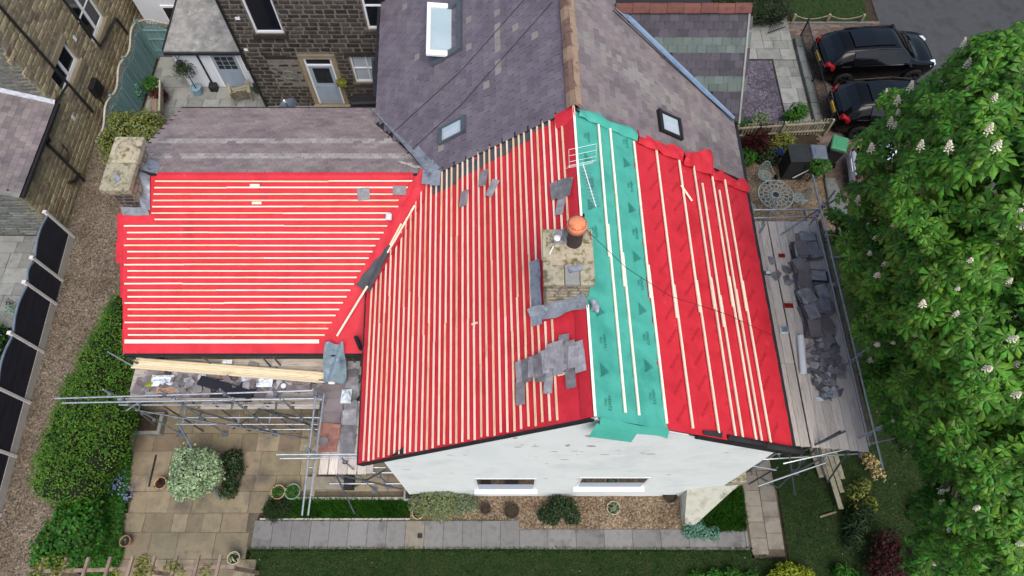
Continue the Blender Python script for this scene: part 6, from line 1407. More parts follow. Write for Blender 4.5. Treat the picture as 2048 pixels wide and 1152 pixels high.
# --- plants at the lower right
bush('lime_bush', 'lime yellow bush at the bottom edge of the lawn', 'shrub', [(7.75, 1.25, .3, .36), (8.15, 1.15, .3, .34), (7.4, 1.1, .25, .3), (7.9, .85, .35, .42)], 3200, .07, m_leaf_lime, 51)
bush('low_green_shrub', 'low green shrub left of the lime bush', 'shrub', [(5.7, 1.2, .12, .26), (6.2, 1.2, .15, .28), (5.2, 1.15, .1, .24), (6.7, 1.15, .12, .24)], 2400, .08, m_leaf_mid, 52)
bush('red_maple', 'dark red leaved shrub in the shade at the bottom', 'shrub', blob(10.7, 1.5, .55, .95, 12, .4, 9), 4200, .08, m_leaf_red, 53)
bush('fern_clump', 'bright fern at the bottom edge beside the red shrub', 'fern', [(9.3, 1.25, .2, .26), (9.6, 1.1, .2, .24)], 700, .2, m_leaf_mid, 54, aspect=.2)
bush('shade_fern', 'pale green fern on the shaded lawn edge', 'fern', [(10.0, 2.6, .25, .35), (9.8, 2.2, .2, .3), (10.2, 2.9, .25, .3)], 700, .2, m_leaf_dark, 55, aspect=.2)  # pale fern in a dark leaf colour that paints in the shade here
bush('euphorbia', 'yellow green flowering plant beside the timber stack', 'plant', [(10.1, 3.5, .25, .25), (10.45, 3.75, .25, .22), (10.5, 3.2, .25, .22), (10.1, 3.05, .2, .2)], 420, .09, m_leaf_yel, 56, core=0)
bush('dry_seed_plant', 'dry straw coloured seedheads under the scaffold pole', 'plant', [(10.75, 4.3, .4, .22), (10.85, 4.0, .4, .2), (10.65, 4.5, .4, .18)], 260, .08, m_dryflower, 57, core=0)
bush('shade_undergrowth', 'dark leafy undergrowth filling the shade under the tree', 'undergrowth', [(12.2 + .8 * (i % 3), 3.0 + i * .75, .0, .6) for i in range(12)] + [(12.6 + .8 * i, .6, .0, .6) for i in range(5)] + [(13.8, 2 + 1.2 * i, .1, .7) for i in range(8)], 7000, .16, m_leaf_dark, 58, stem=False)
# --- rear yard plants
def small_tree(u, v, h, rad, m, label, seed, potm, n_=900):
    c = G(u, v); t = thing('potted_tree', label, 'plant', c)
    MB().lathe(c, [(.16, 0), (.2, .3), (.22, .32), (.22, .36), (.18, .36), (.17, .3), (0, .3)], 18, cap_bottom=True).build('pot', potm, t)
    MB().tube(c + Vector((0, 0, .3)), c + Vector((0, 0, h - rad * .5)), .025, 6, .015).build('trunk', m_bark, t)
    P, D = lump_points(blob(c.x, c.y, c.z + h, rad, 9, rad * .5, seed), n_, seed); V, F = leaf_quads(P, D, .09, seed, .3); npmesh('crown', V, F, m, t)
small_tree(398, 187, 1.2, .5, m_leaf_dark, 'olive tree in a blue pot before the white outhouse', 61, m_bluepot)
bush('box_ball', 'round green box ball near the wooden bench', 'shrub', [(G(318, 190).x, G(318, 190).y, .55, .36)], 1500, .06, m_leaf_mid, 62, extra=None)
bush('red_pot_plant', 'dark red bushy plant between box ball and bench', 'plant', [(G(325, 202).x, G(325, 202).y, .4, .3), (G(332, 205).x, G(332, 205).y, .35, .25)], 900, .08, m_leaf_red, 63)
bush('grey_fence_plant', 'grey green plant in a black pot against the teal fence', 'plant', [(G(278, 200).x, G(278, 200).y, .6, .35), (G(280, 205).x, G(280, 205).y, .4, .3)], 900, .08, m_leaf_blue, 64)
bush('door_plant', 'yellow green hanging plant beside the grey rear door', 'plant', [(atY(683, 165, RY - .2).x, RY - .22, atY(683, 165, RY - .2).z, .17)], 220, .12, m_leaf_yel, 65, core=0, base=(atY(683, 165, RY - .2).x, RY - .22, atY(683, 165, RY - .2).z - .15))
bush('step_plant', 'small leafy plant at the foot of the outhouse corner', 'plant', [(-10.0, 19.1, .3, .25)], 400, .08, m_leaf_dark, 66)
# --- front garden plants
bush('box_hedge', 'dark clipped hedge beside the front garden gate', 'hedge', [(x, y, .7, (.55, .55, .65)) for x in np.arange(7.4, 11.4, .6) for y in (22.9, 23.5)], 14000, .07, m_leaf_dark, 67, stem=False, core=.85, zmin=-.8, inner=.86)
bush('cordyline', 'spiky red cordyline below the picket fence', 'plant', [(G(1505, 300).x, G(1505, 300).y, .5, .25)], 130, .6, m_leaf_red, 68, aspect=.07, core=0)
for i, (u, v, rr_, h_, lab, mm) in enumerate([(1585, 242, .38, .5, 'bright green shrub at the fence corner of the flag path', m_leaf_mid), (1515, 250, .3, .3, 'straggly olive plant at the near edge of the slate chippings', m_leaf_olive), (1478, 252, .2, .2, 'small green plant by the house end of the chippings', m_leaf_mid), (1560, 295, .4, .3, 'yellowish leafy plants below the picket fence', m_leaf_yel), (1490, 320, .35, .15, 'low green plants at the left end of the border', m_leaf_mid), (1535, 318, .4, .15, 'low dark plants in the middle of the border', m_leaf_dark)]):
    c = G(u, v); bush('border_plant', lab, 'plant', [(c.x, c.y, h_, rr_), (c.x + rr_ * .6, c.y + .1, h_ * .8, rr_ * .7), (c.x - rr_ * .6, c.y - .1, h_ * .7, rr_ * .7)], 800, .1, mm, 70 + i)
bush('ivy_on_bin', 'green ivy trailing over the side of the dark bin store', 'ivy', [(10.9, 14.75, 1.0, .3), (11.2, 14.75, .95, .28), (11.0, 14.7, .7, .22)], 700, .09, m_leaf_mid, 80, core=0, base=(11.0, 14.8, 0))
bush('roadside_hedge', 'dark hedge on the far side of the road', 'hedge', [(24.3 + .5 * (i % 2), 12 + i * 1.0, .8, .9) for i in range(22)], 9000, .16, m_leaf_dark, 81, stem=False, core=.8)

# ================================================================== THE HORSE CHESTNUT
def palmate(seed):
    r = random.Random(seed); V, F = [], []
    for i, a in enumerate((-150, -105, -55, 0, 55, 105, 150)):
        L_ = (.10, .155, .20, .225, .20, .155, .10)[i] * r.uniform(.9, 1.1); w = L_ * .21; an = math.radians(a + r.uniform(-6, 6)); dr = r.uniform(.22, .42)
        u = Vector((math.sin(an), math.cos(an), 0)); s = Vector((math.cos(an), -math.sin(an), 0)); k = len(V)
        mid = u * L_ * .62 + Vector((0, 0, L_ * .05)); tip = u * L_ * .98 - Vector((0, 0, L_ * dr))
        V += [Vector((0, 0, 0)), mid - s * w - Vector((0, 0, L_ * .07)), mid, mid + s * w - Vector((0, 0, L_ * .07)), tip]
        F += [(k, k + 2, k + 1), (k, k + 3, k + 2), (k + 1, k + 2, k + 4), (k + 2, k + 3, k + 4)]
    return V, F
LEAF = [palmate(i) for i in range(5)]
leaf_me = []
for V, F in LEAF:
    mb = MB(); mb.v = V; mb.f = F; leaf_me.append(mb.mesh('leaf', m_leaf_chest))
def candle(seed):
    r = random.Random(seed); mb = MB(); H = .19
    mb.tube((0, 0, -.08), (0, 0, H), .008, 5, .003)
    for i in range(34):
        z = H * (i / 34) ** .9; rad = .052 * (1 - .8 * z / H) ; a = i * 2.4; c = Vector((rad * math.cos(a), rad * math.sin(a), z + .01)); q = .017 * r.uniform(.8, 1.3) * (1 - .4 * z / H)
        k = len(mb.v); mb.v += [c + Vector(p) * q for p in ((1, 0, 0), (0, 1, 0), (-1, 0, 0), (0, -1, 0), (0, 0, 1), (0, 0, -1))]
        mb.f += [(k, k+1, k+4), (k+1, k+2, k+4), (k+2, k+3, k+4), (k+3, k, k+4), (k+1, k, k+5), (k+2, k+1, k+5), (k+3, k+2, k+5), (k, k+3, k+5)]
    return mb.mesh('flower_spike', m_flower)
candle_me = [candle(i) for i in range(3)]
LUMPS = [(1766, 440, 6.3, 1.0), (1698, 462, 5.3, .85), (1668, 440, 4.8, .5), (1832, 356, 7.3, 1.05), (1812, 280, 8.2, .7), (1815, 285, 8.6, 1.0), (1872, 225, 9.3, 1.2), (1800, 205, 8.0, .45), (1935, 190, 10.3, 1.05), (1992, 140, 11.2, 1.0), (2052, 118, 11.8, 1.1), (1960, 270, 10.6, 1.4), (2048, 220, 12.0, 1.4),
    (1880, 330, 9.2, 1.5), (1980, 370, 11.0, 1.6), (2065, 330, 12.0, 1.6), (1800, 420, 7.3, 1.5), (1735, 520, 5.2, 1.1), (1755, 598, 4.9, 1.1), (1775, 680, 4.7, 1.1), (1850, 520, 7.8, 1.6), (1925, 480, 9.2, 1.6), (1850, 620, 6.8, 1.5), (1930, 620, 8.2, 1.6), (2020, 520, 10.6, 1.7),
    (2035, 650, 10.2, 1.7), (1815, 760, 4.9, 1.1), (1890, 740, 6.3, 1.4), (1970, 760, 8.2, 1.5), (2055, 780, 9.6, 1.6), (1835, 835, 4.5, .85), (1920, 845, 5.9, 1.1), (2000, 860, 7.6, 1.2), (1895, 905, 5.0, .75), (2060, 930, 8.6, 1.1), (1960, 905, 6.0, .8),
    (1965, 1005, 6.0, .85), (1895, 1030, 5.0, .65), (2035, 1030, 8.0, 1.0), (1880, 1110, 4.8, .75), (1960, 1105, 6.2, .9), (2045, 1130, 7.6, 1.0), (1850, 1150, 4.6, .5)]
lumps = []
for (u, v, z, r_) in LUMPS:
    c = G(u, v, z); lumps.append((c.x, c.y, c.z - r_ * .35, r_ * (.84 if len(lumps) % 3 else .7)))
TB = Vector((14.2, 8.2, 0))
tree = thing('horse_chestnut', 'large flowering horse chestnut tree with white candles beside the scaffold', 'tree', TB)
mb = MB(); mb.tube(TB + Vector((0, 0, -.05)), TB + Vector((.1, .1, 2.5)), .42, 14, .33, cap=False); mb.tube(TB + Vector((.1, .1, 2.5)), TB + Vector((.2, .3, 7.0)), .33, 12, .2, cap=False); mb.tube(TB + Vector((.2, .3, 7)), TB + Vector((.3, .6, 11.0)), .2, 10, .06)
mb.build('trunk', m_bark, tree, smooth=True)
for i, l in enumerate(lumps):
    z0 = max(2.2, min(9.5, l[2] * .72)); a = TB + Vector((.15, .2, z0)); e = Vector(l[:3]); m1 = a.lerp(e, .5) + Vector((0, 0, .3))
    MB().tube(a, m1, .09, 7, .06, cap=False).tube(m1, e, .06, 6, .025).build('limb', m_bark, tree)
rr = np.random.default_rng(21); leaves_ = []; spikes = []
for (cx, cy, cz, R_) in lumps:
    fp = float(rr.choice([.2, .45, .7, .95]))
    for _ in range(int(62 * R_ * R_ + 10)):
        d = rr.normal(0, 1, 3); d /= np.linalg.norm(d)
        if d[2] < -.2: continue
        q = R_ * rr.uniform(.72, 1.08); tip = Vector((cx, cy, cz)) + Vector(d) * q
        if tip.x < 8.95 and tip.z < 6.3 and 3.8 < tip.y < 10.6: continue
        n_ = int(rr.integers(5, 8)); ph = rr.uniform(0, 6.28); out = Vector((d[0], d[1], d[2] + .5)).normalized()
        for k in range(n_):
            a = ph + 2 * math.pi * k / n_; t1 = out.orthogonal().normalized(); t2 = out.cross(t1); dr_ = (t1 * math.cos(a) + t2 * math.sin(a)); pet = .13 * rr.uniform(.7, 1.3)
            yv = (dr_ + out * rr.uniform(-.15, .35) - Vector((0, 0, .25))).normalized(); p0 = tip + yv * pet
            zv = (out * 1.0 + Vector((0, 0, .5)) + Vector(rr.normal(0, .18, 3))); zv = (zv - yv * zv.dot(yv)).normalized(); xv = yv.cross(zv); sc_ = rr.uniform(.8, 1.35)
            leaves_.append((p0, xv * sc_, yv * sc_, zv * sc_, int(rr.integers(0, 5))))
        if d[2] > .15 and rr.random() < fp: spikes.append((tip + out * .1 + Vector((0, 0, .05)), out))
camv = Vector((0, 0, CAM_H))
leaves_.sort(key=lambda q: (q[0] - camv).length if in_view(q[0], 0) else 1e6)
BV, BF = [], []
LV = [np.array([tuple(p) for p in V]) for V, F in LEAF]; LF = [np.array(F) for V, F in LEAF]; off = 0
# the nearest leaves that face the camera are single leaves; the others one mass
for i, (p, x_, y_, z_, k) in enumerate(leaves_):
    if i < 300: piece('leaf', leaf_me[k], frame(x_, y_, z_, p), tree)
    else:
        Mx = np.array([x_, y_, z_]); v_ = LV[k] @ Mx + np.array(p); BV.append(v_); BF.append(LF[k] + off); off += len(v_)
npmesh('foliage', np.concatenate(BV), np.concatenate(BF), m_leaf_chest, tree, kind='stuff')
spikes = [s for s in spikes if in_view(s[0], 10)]; random.Random(4).shuffle(spikes)
for i, (p, o_) in enumerate(spikes[:290]):
    zv = (o_ + Vector((0, 0, 1.2))).normalized(); xv = zv.orthogonal().normalized(); s_ = rng.uniform(.75, 1.3); piece('flower_spike', candle_me[i % 3], frame(xv * s_, zv.cross(xv) * s_, zv * s_, p), tree)
print('chestnut leaves', len(leaves_), 'spikes', len(spikes))
# fallen petals and clippings
rr = np.random.default_rng(9); n_ = 110
q = np.column_stack([rr.uniform(-7.5, 11, n_), rr.uniform(-.3, 1.9, n_), np.full(n_, .05)]); q2 = np.column_stack([rr.uniform(8.1, 11.5, 40), rr.uniform(1.6, 6.5, 40), np.full(40, .05)])
P = np.concatenate([q, q2]); V, F = leaf_quads(P, np.tile((0, 0, 1.0), (len(P), 1)), .035, 99, .5); tag(npmesh('fallen_petals', V, F, m_dryflower, kind='stuff'), 'scattered pale petals and clippings on the lawns', 'litter')
# ================================================================== FENCES
fn_ = thing('charcoal_fence', 'charcoal boarded fence with white concrete posts along the gravel lane', 'fence', (-15.4, 8, 0))
bases = [(150, 475), (127, 562), (116, 609), (91, 705), (64, 806), (39, 913), (8, 1030), (-20, 1160)]
ys = [G(u, v).y for u, v in bases]; FX = -15.42
def fx(y): return lerp(-15.62, -15.12, (12.5 - y) / 9.0)
for i, y in enumerate(ys):
    x = fx(y); MB().box((x - .055, y - .05, -.05), (x + .055, y + .05, 1.68)).build('post', m_concpost, fn_, bevel=.012); MB().box((x - .065, y - .06, 1.681), (x + .065, y + .06, 1.72)).build('post_cap', m_concpost, fn_, bevel=.012)
for i in range(len(ys) - 1):
    ya, yb = ys[i] - .055, ys[i + 1] + .055; gate = (i == 1); xa, xb = fx(ya), fx(yb); z0 = .06 if gate else .32
    if not gate: MB().hexa([(xa - .025, ya, -.04), (xa + .025, ya, -.04), (xb + .025, yb, -.04), (xb - .025, yb, -.04)], [(xa - .025, ya, .3), (xa + .025, ya, .3), (xb + .025, yb, .3), (xb - .025, yb, .3)]).build('gravel_board', m_concboard, fn_)
    zz = z0; k = 0
    while zz < 1.45:
        h = .148; o_ = .004 * (k % 2)
        MB().hexa([(xa - .014, ya, zz), (xa + .014 + o_, ya, zz), (xb + .014 + o_, yb, zz), (xb - .014, yb, zz)], [(xa - .014, ya, zz + h), (xa + .006, ya, zz + h), (xb + .006, yb, zz + h), (xb - .014, yb, zz + h)]).build('board', m_charcoal, fn_); zz += .153; k += 1
    top = MB(); rl = MB(); n_ = 10; zb = zz - .003
    for j in range(n_):
        a, b = j / n_, (j + 1) / n_; za, zc = 1.5 + .14 * math.sin(a * 3.14159), 1.5 + .14 * math.sin(b * 3.14159)
        pa_, pb_ = (lerp(xa, xb, a), lerp(ya, yb, a)), (lerp(xa, xb, b), lerp(ya, yb, b))
        top.hexa([(pa_[0] - .012, pa_[1], zb), (pa_[0] + .01, pa_[1], zb), (pb_[0] + .01, pb_[1], zb), (pb_[0] - .012, pb_[1], zb)], [(pa_[0] - .012, pa_[1], za), (pa_[0] + .01, pa_[1], za), (pb_[0] + .01, pb_[1], zc), (pb_[0] - .012, pb_[1], zc)])
        rl.beam((pa_[0], pa_[1], za + .02), (pb_[0], pb_[1], zc + .02), .06, .045)
    top.build('top_board', m_charcoal, fn_); rl.build('top_rail', m_fencetop, fn_)
# teal lattice-topped fence round the rear yard
tf = thing('teal_fence', 'grey teal slatted garden fence with wavy lattice top by the rear yard', 'fence', (-14.6, 18, 0))
def teal_panel(p, q, wave=.12):
    p, q = Vector(p), Vector(q); d = (q - p).normalized(); L_ = (q - p).length; nx = d.cross(Vector((0, 0, 1))); n_ = int(L_ / .11)
    topz = lambda t: 1.5 + wave * math.sin(t * 6.283) 
    for i in range(n_):
        a = p + d * (i * .11 + .055); MB().beam(a + Vector((0, 0, .04)), a + Vector((0, 0, topz(i / n_) - .02)), .1, .02, up=nx).build('slat', m_teal, tf)
    lat = MB(); k = 0
    for i in range(int(L_ / .13)):
        t = i * .13 / L_; a = p + d * (i * .13); zt = topz(t)
        lat.beam(a + Vector((0, 0, zt)), a + d * .22 + Vector((0, 0, zt + .27)), .018, .012, up=nx); lat.beam(a + d * .22 + Vector((0, 0, zt)), a + Vector((0, 0, zt + .27)), .018, .012, up=nx)
    lat.build('lattice', m_teal, tf)
    cap = MB(); m2 = MB()
    for i in range(14):
        a, b = i / 14, (i + 1) / 14; cap.beam(p + d * L_ * a + Vector((0, 0, topz(a) + .3)), p + d * L_ * b + Vector((0, 0, topz(b) + .3)), .06, .045)
    cap.build('cap_rail', m_tealcap, tf)
    for z in (.35, .95, 1.4): m2.beam(p + nx * .035 + Vector((0, 0, z)), q + nx * .035 + Vector((0, 0, z)), .04, .05)
    m2.build('rail', m_teal, tf)
    MB().beam(p - Vector((0, 0, .05)), p + Vector((0, 0, 1.9)), .09, .09, up=d).build('post', m_teal, tf)
for a, b in ((21.0, 19.15), (19.1, 17.3), (17.25, 15.4)): teal_panel((-14.6, a, 0), (-14.6, b, 0))
teal_panel((-14.55, 21.03, 0), (-12.95, 21.03, 0), .1)
# picket fence at the front
pf = thing('picket_fence', 'weathered picket fence across the front border', 'fence', (9, 16.8, 0))
x = 6.4; k = 0
while x < 12.0:
    y = lerp(16.55, 17.0, (x - 6.4) / 5.6)
    if (k // 5) % 2 == 0 or x > 9.9: MB().box((x, y - .012, .05), (x + .06, y + .012, .92 - .05 * (k % 5 == 0))).build('picket', m_picket, pf)
    else: MB().box((x, y - .012, .05), (x + .06, y + .012, .86)).build('picket', m_darkwood, pf)
    x += .115; k += 1
for z in (.28, .72): MB().beam((6.4, 16.52, z), (12.0, 16.97, z), .04, .07).build('rail', m_picket, pf)
for x in (6.5, 8.4, 10.2, 12.0): MB().box((x - .04, lerp(16.5, 16.95, (x - 6.4) / 5.6) - .09, -.05), (x + .04, lerp(16.5, 16.95, (x - 6.4) / 5.6) - .012, .98)).build('post', m_picket, pf)
# low stone kerb and iron railing between garden and drive
kw = thing('kerb_wall', 'low mossy stone kerb wall carrying the iron railing', 'wall', (11.95, 19, 0))
yy = 17.1
while yy < 21.9:
    l = rng.uniform(.5, .9); MB().box((11.74, yy + .008, -.05), (12.08, min(21.95, yy + l) - .008, .2 + rng.uniform(-.01, .01))).build('kerb_stone', m_greyStone, kw, bevel=.02); yy += l
ir = thing('iron_railing', 'black iron railing between flag path and parked cars', 'railing', (12.1, 19, 0))
for y in np.arange(17.15, 21.95, .1): MB().tube((12.0, y, .2), (12.0, y, 1.05), .013, 5).build('bar', m_iron, ir)
for z in (.3, .98): MB().beam((12.0, 17.1, z), (12.0, 21.95, z), .03, .012).build('rail', m_iron, ir)
for y in (17.1, 19.5, 21.97): MB().box((11.975, y - .02, .2), (12.025, y + .02, 1.15)).build('post', m_iron, ir)
g = thing('iron_gate', 'black iron gate standing open at the front path', 'gate', (11.2, 22.1, 0), rz=0)
for i in range(9): MB().tube((10.7 + i * .1, 22.2 + i * .045, .1), (10.7 + i * .1, 22.2 + i * .045, 1.05), .008, 5).build('bar', m_iron, g)
for z in (.15, .98): MB().beam((10.7, 22.2, z), (11.5, 22.56, z), .02, .03).build('rail', m_iron, g)
# rope edging of the front lawn
rp = thing('rope_edging', 'slack rope strung between short posts at the front lawn', 'rope', (13.5, 23, 0))
px_ = [11.9, 13.35, 14.8]
for x in px_: MB().box((x - .05, 22.92, -.03), (x + .05, 23.02, .42)).build('post', m_wood, rp)
for a, b in zip(px_[:-1], px_[1:]): MB().path([(lerp(a, b, t), 22.97, .38 - .2 * math.sin(t * 3.1416)) for t in np.linspace(0, 1, 9)], .018, 6).build('rope', m_picket, rp)
struct('lawn_edging', MB().box((11.8, 22.85, -.03), (15.3, 22.9, .08)), m_greyStone)
# pergola beam with rafters, bottom left
pg = thing('pergola', 'rustic timber pergola beam with short rafters and vine at the bottom edge', 'pergola', (-8.5, 1.2, 0))
b0, b1 = G(60, 1143, 2.2), G(470, 1134, 2.2); MB().beam(b0, b1, .09, .11).build('beam', m_wood, pg)
for i in range(9):
    t = .06 + i * .108; c = b0.lerp(b1, t); MB().beam(c + Vector((-.02, -.38, .09)), c + Vector((.02, .3, .09)), .07, .07).build('rafter', m_wood, pg)
for t in (.02, .5, .97): c = b0.lerp(b1, t); MB().box((c.x - .05, c.y - .05, -.05), (c.x + .05, c.y + .05, 2.14)).build('post', m_wood, pg)
vl = []
r = random.Random(8)
for i in range(22):
    t = r.choice([.05, .1, .16, .4, .44, .5, .56, .58, .66, .7, .9]) + r.uniform(-.04, .04); c = b0.lerp(b1, max(0, min(1, t))); vl.append((c.x, c.y + r.uniform(-.2, .25), 2.25 + r.uniform(-.08, .1), r.uniform(.08, .2)))
P, D = lump_points(vl, 900, 91); V, F = leaf_quads(P, D, .08, 92, .6); npmesh('vine', V, F, m_leaf_yel, pg)

# ================================================================== CARS
def car(label, cx, cy, rz, L_, W_, H_, paint, seed, hatch=False):
    t = thing('parked_car', label, 'car', (cx, cy, 0), rz=rz)
    k = L_ / 4.66; w = W_ / 2
    # stations from rear (-) to front (+): x, sill z, belt z, belt half-width, top z, top half-width
    st = [(-2.33, .50, .70, .60, .80, .50), (-2.28, .36, .86, .80, .98, .66), (-2.16, .30, .96, .87, 1.10, .70), (-1.95, .26, 1.02, .90, 1.36, .62), (-1.72, .25, 1.04, .92, 1.56, .60), (-1.3, .24, 1.05, .93, 1.655, .60), (-.4, .24, 1.05, .94, 1.69, .61), (.35, .24, 1.04, .94, 1.66, .60), (.62, .24, 1.03, .94, 1.58, .58),
          (1.0, .24, 1.02, .93, 1.33, .62), (1.28, .24, 1.0, .92, 1.13, .70), (1.45, .25, .98, .92, 1.06, .74), (1.9, .27, .93, .90, 1.0, .70), (2.15, .30, .86, .84, .92, .62), (2.28, .38, .74, .74, .78, .50), (2.33, .5, .62, .58, .66, .4)]
    hz = H_ / 1.69
    rows = []
    for (x, zs, zb, wb, zt, wt) in st:
        f = w / .94; x *= k; zm = (zs + zb) / 2 - .03
        half = [(wb * .90 * f, zs), (wb * 1.0 * f, zm), (wb * .985 * f, zb), ((wb * .45 + wt * .55) * f, lerp(zb, zt * hz, .55)), (wt * f, zt * hz - .05), (wt * .72 * f, zt * hz), (wt * .35 * f, zt * hz + .018)]
        rows.append([(x, -a, b) for a, b in half] + [(x, 0, zt * hz + .024)] + [(x, a, b) for a, b in half[::-1]])
    n_ = len(rows[0]); mb = MB()
    for r_ in rows: mb.v += [Vector(p) for p in r_]
    glassf = []
    for i in range(len(rows) - 1):
        for j in range(n_ - 1):
            q = (i * n_ + j, i * n_ + j + 1, (i + 1) * n_ + j + 1, (i + 1) * n_ + j)
            mb.f.append(q)
    mb.f.append(tuple(range(n_))[::-1]); mb.f.append(tuple((len(rows) - 1) * n_ + i for i in range(n_)))
    body = mb.build('body', paint, t, local=True, smooth=True); sm = body.modifiers.new('s', 'SUBSURF'); sm.levels = sm.render_levels = 2
    # under tray
    MB().box((-2.1 * k, -w * .8, .2), (2.1 * k, w * .8, .4)).build('underbody', m_tyre, t, local=True)
    def skin(cells, name, m, lift=.006):
        g_ = MB()
        for (i, j) in cells:
            pts = [Vector(rows[a][b]) for a, b in ((i, j), (i, j + 1), (i + 1, j + 1), (i + 1, j))]; nn_ = (pts[1] - pts[0]).cross(pts[3] - pts[0]).normalized()
            c = sum(pts, Vector()) / 4
            if nn_.dot(c - Vector((0, 0, .8))) < 0: nn_ = -nn_
            g_.poly([p + nn_ * lift for p in pts])
        o_ = g_.build(name, m, t, local=True, smooth=True); return o_
    skin([(i, j) for i in (9, 10) for j in range(4, 10)], 'windscreen', m_carglass, .012)
    skin([(i, j) for i in (3,) for j in range(4, 10)] + [(2, j) for j in range(4, 10)], 'rear_window', m_carglass, .012)
    for side, jj in ((0, (2, 3)), (1, (n_ - 5, n_ - 4))):
        for seg in ((5,), (6,), (7, 8)):
            skin([(i, j) for i in seg for j in jj], 'side_window', m_carglass, .02)
    # roof glass / rails
    skin([(i, j) for i in (5, 6) for j in range(5, 9)], 'roof_panel', m_carglass if not hatch else paint, .03)
    for s in (-1, 1):
        MB().path([(-1.7 * k, s * w * .66, 1.58 * hz), (-.4 * k, s * w * .665, 1.71 * hz), (.5 * k, s * w * .65, 1.63 * hz)], .014, 6).build('roof_rail', m_black, t, local=True)
        MB().path([(-1.75 * k, s * w * .97, 1.06), (-.4 * k, s * w * 1.0, 1.075), (1.05 * k, s * w * .985, 1.05)], .006, 5).build('window_trim', m_chrome, t, local=True)
        q = Vector((.95 * k, s * (w + .1), 1.06)); MB().hexa([q + Vector(p) for p in ((-.1, -.1, -.07), (.08, -.1, -.06), (.06, .1, -.06), (-.1, .1, -.07))], [q + Vector(p) for p in ((-.1, -.09, .09), (.06, -.09, .07), (.05, .09, .07), (-.1, .09, .09))]).build('mirror', paint, t, local=True, bevel=.03)
        tl = MB().hexa([(-2.27 * k, s * w * .80, .82), (-2.0 * k, s * w * .985, .84), (-2.0 * k, s * w * .985, 1.02), (-2.22 * k, s * w * .76, 1.0)], [(-2.30 * k, s * w * .58, .88), (-2.05 * k, s * w * .8, .9), (-2.02 * k, s * w * .86, 1.1), (-2.2 * k, s * w * .6, 1.08)]).build('tail_lamp', m_redlamp, t, local=True, bevel=.02)
        MB().hexa([(2.0 * k, s * w * .92, .66), (2.25 * k, s * w * .80, .66), (2.25 * k, s * w * .80, .80), (1.95 * k, s * w * .93, .84)], [(2.1 * k, s * w * .6, .68), (2.3 * k, s * w * .55, .68), (2.28 * k, s * w * .55, .82), (2.0 * k, s * w * .66, .92)]).build('headlamp', m_plastic, t, local=True, bevel=.02)
        for xw in (-1.42 * k, 1.42 * k):
            wh_ = MB()
            prof = [(.22, -.11), (.33, -.11), (.36, -.07), (.36, .07), (.33, .11), (.22, .11)]
            kk = 24
            for i in range(kk):
                for (r0, y0), (r1, y1) in zip(prof[:-1], prof[1:]):
                    a, b = 2 * math.pi * i / kk, 2 * math.pi * (i + 1) / kk
                    wh_.poly([(xw + r_ * math.cos(an), s * w * .93 + y_, .36 + r_ * math.sin(an)) for r_, y_, an in ((r0, y0, a), (r1, y1, a), (r1, y1, b), (r0, y0, b))])
            wo = wh_.build('wheel', m_tyre, t, local=True, smooth=True)
            rm = MB()
            rm.tube((xw, s * (w * .93 + .02), .36), (xw, s * (w * .93 + .09), .36), .05, 10)
            for i in range(5):
                a = 2 * math.pi * i / 5; rm.beam((xw, s * (w * .93 + .08), .36), (xw + .22 * math.cos(a), s * (w * .93 + .08), .36 + .22 * math.sin(a)), .05, .03)
            rm.build('rim', m_rim, wo, local=True)
    MB().hexa([(-2.36 * k, -.27, .70), (-2.36 * k, .27, .70), (-2.335 * k, .27, .70), (-2.335 * k, -.27, .70)], [(-2.34 * k, -.27, .82), (-2.34 * k, .27, .82), (-2.31 * k, .27, .82), (-2.31 * k, -.27, .82)]).build('number_plate', m_yellow if not hatch else m_white, t, local=True)
    MB().path([(-2.30 * k, -.75, .9), (-2.345 * k, 0, .91), (-2.30 * k, .75, .9)], .012, 5).build('tailgate_trim', m_chrome, t, local=True)
    MB().tube((-2.0 * k, 0, 1.42 * hz), (-1.98 * k, .3, 1.3 * hz), .01, 5).build('wiper', m_black, t, local=True)
    return t
c1 = G(1738, 132, .5)
car('black estate car parked nearest the front lawn rope', 14.45, 20.45, R(4), 4.6, 1.92, 1.62, m_carblack, 1)
car('black car with red tail lamps partly under the chestnut tree', 14.55, 17.75, R(1), 4.66, 1.92, 1.60, m_carblack, 2)
car('white hatchback mostly hidden under the chestnut leaves', 14.3, 14.75, R(-6), 4.0, 1.76, 1.5, m_carwhite, 3, hatch=True)

# ================================================================== GARDEN FURNITURE AND BINS
def wheelie(cx, cy, rz, body, lid, label):
    t = thing('wheelie_bin', label, 'bin', (cx, cy, 0), rz=rz)
    MB().hexa([(-.2, -.22, .06), (.2, -.22, .06), (.2, .22, .06), (-.2, .22, .06)], [(-.28, -.33, .98), (.28, -.33, .98), (.28, .3, .98), (-.28, .3, .98)]).build('body', body, t, local=True, bevel=.03)
    MB().hexa([(-.3, -.36, .985), (.3, -.36, .985), (.3, .33, .985), (-.3, .33, .985)], [(-.26, -.32, 1.06), (.26, -.32, 1.06), (.26, .29, 1.08), (-.26, .29, 1.08)]).build('lid', lid, t, local=True, bevel=.02)
    MB().box((-.15, -.12, 1.07), (.15, .12, 1.085)).build('lid_panel', lid, t, local=True, bevel=.01)
    MB().tube((-.26, .37, .99), (.26, .37, .99), .022, 8).build('handle', body, t, local=True)
    for s in (-1, 1): MB().tube((s * .2, .24, .1), (s * .26, .24, .1), .1, 14).build('wheel', m_tyre, t, local=True)
wheelie(11.12, 15.35, R(176), m_bindark, m_bingrey, 'dark wheelie bin with grey lid beside the ivy')
wheelie(11.95, 15.75, R(160), m_bindark, m_bingreen, 'wheelie bin with bright green lid on the drive')
bs = thing('bin_store', 'dark slatted timber bin store beside the grey lidded bin', 'bin store', (10.4, 15.2, 0))
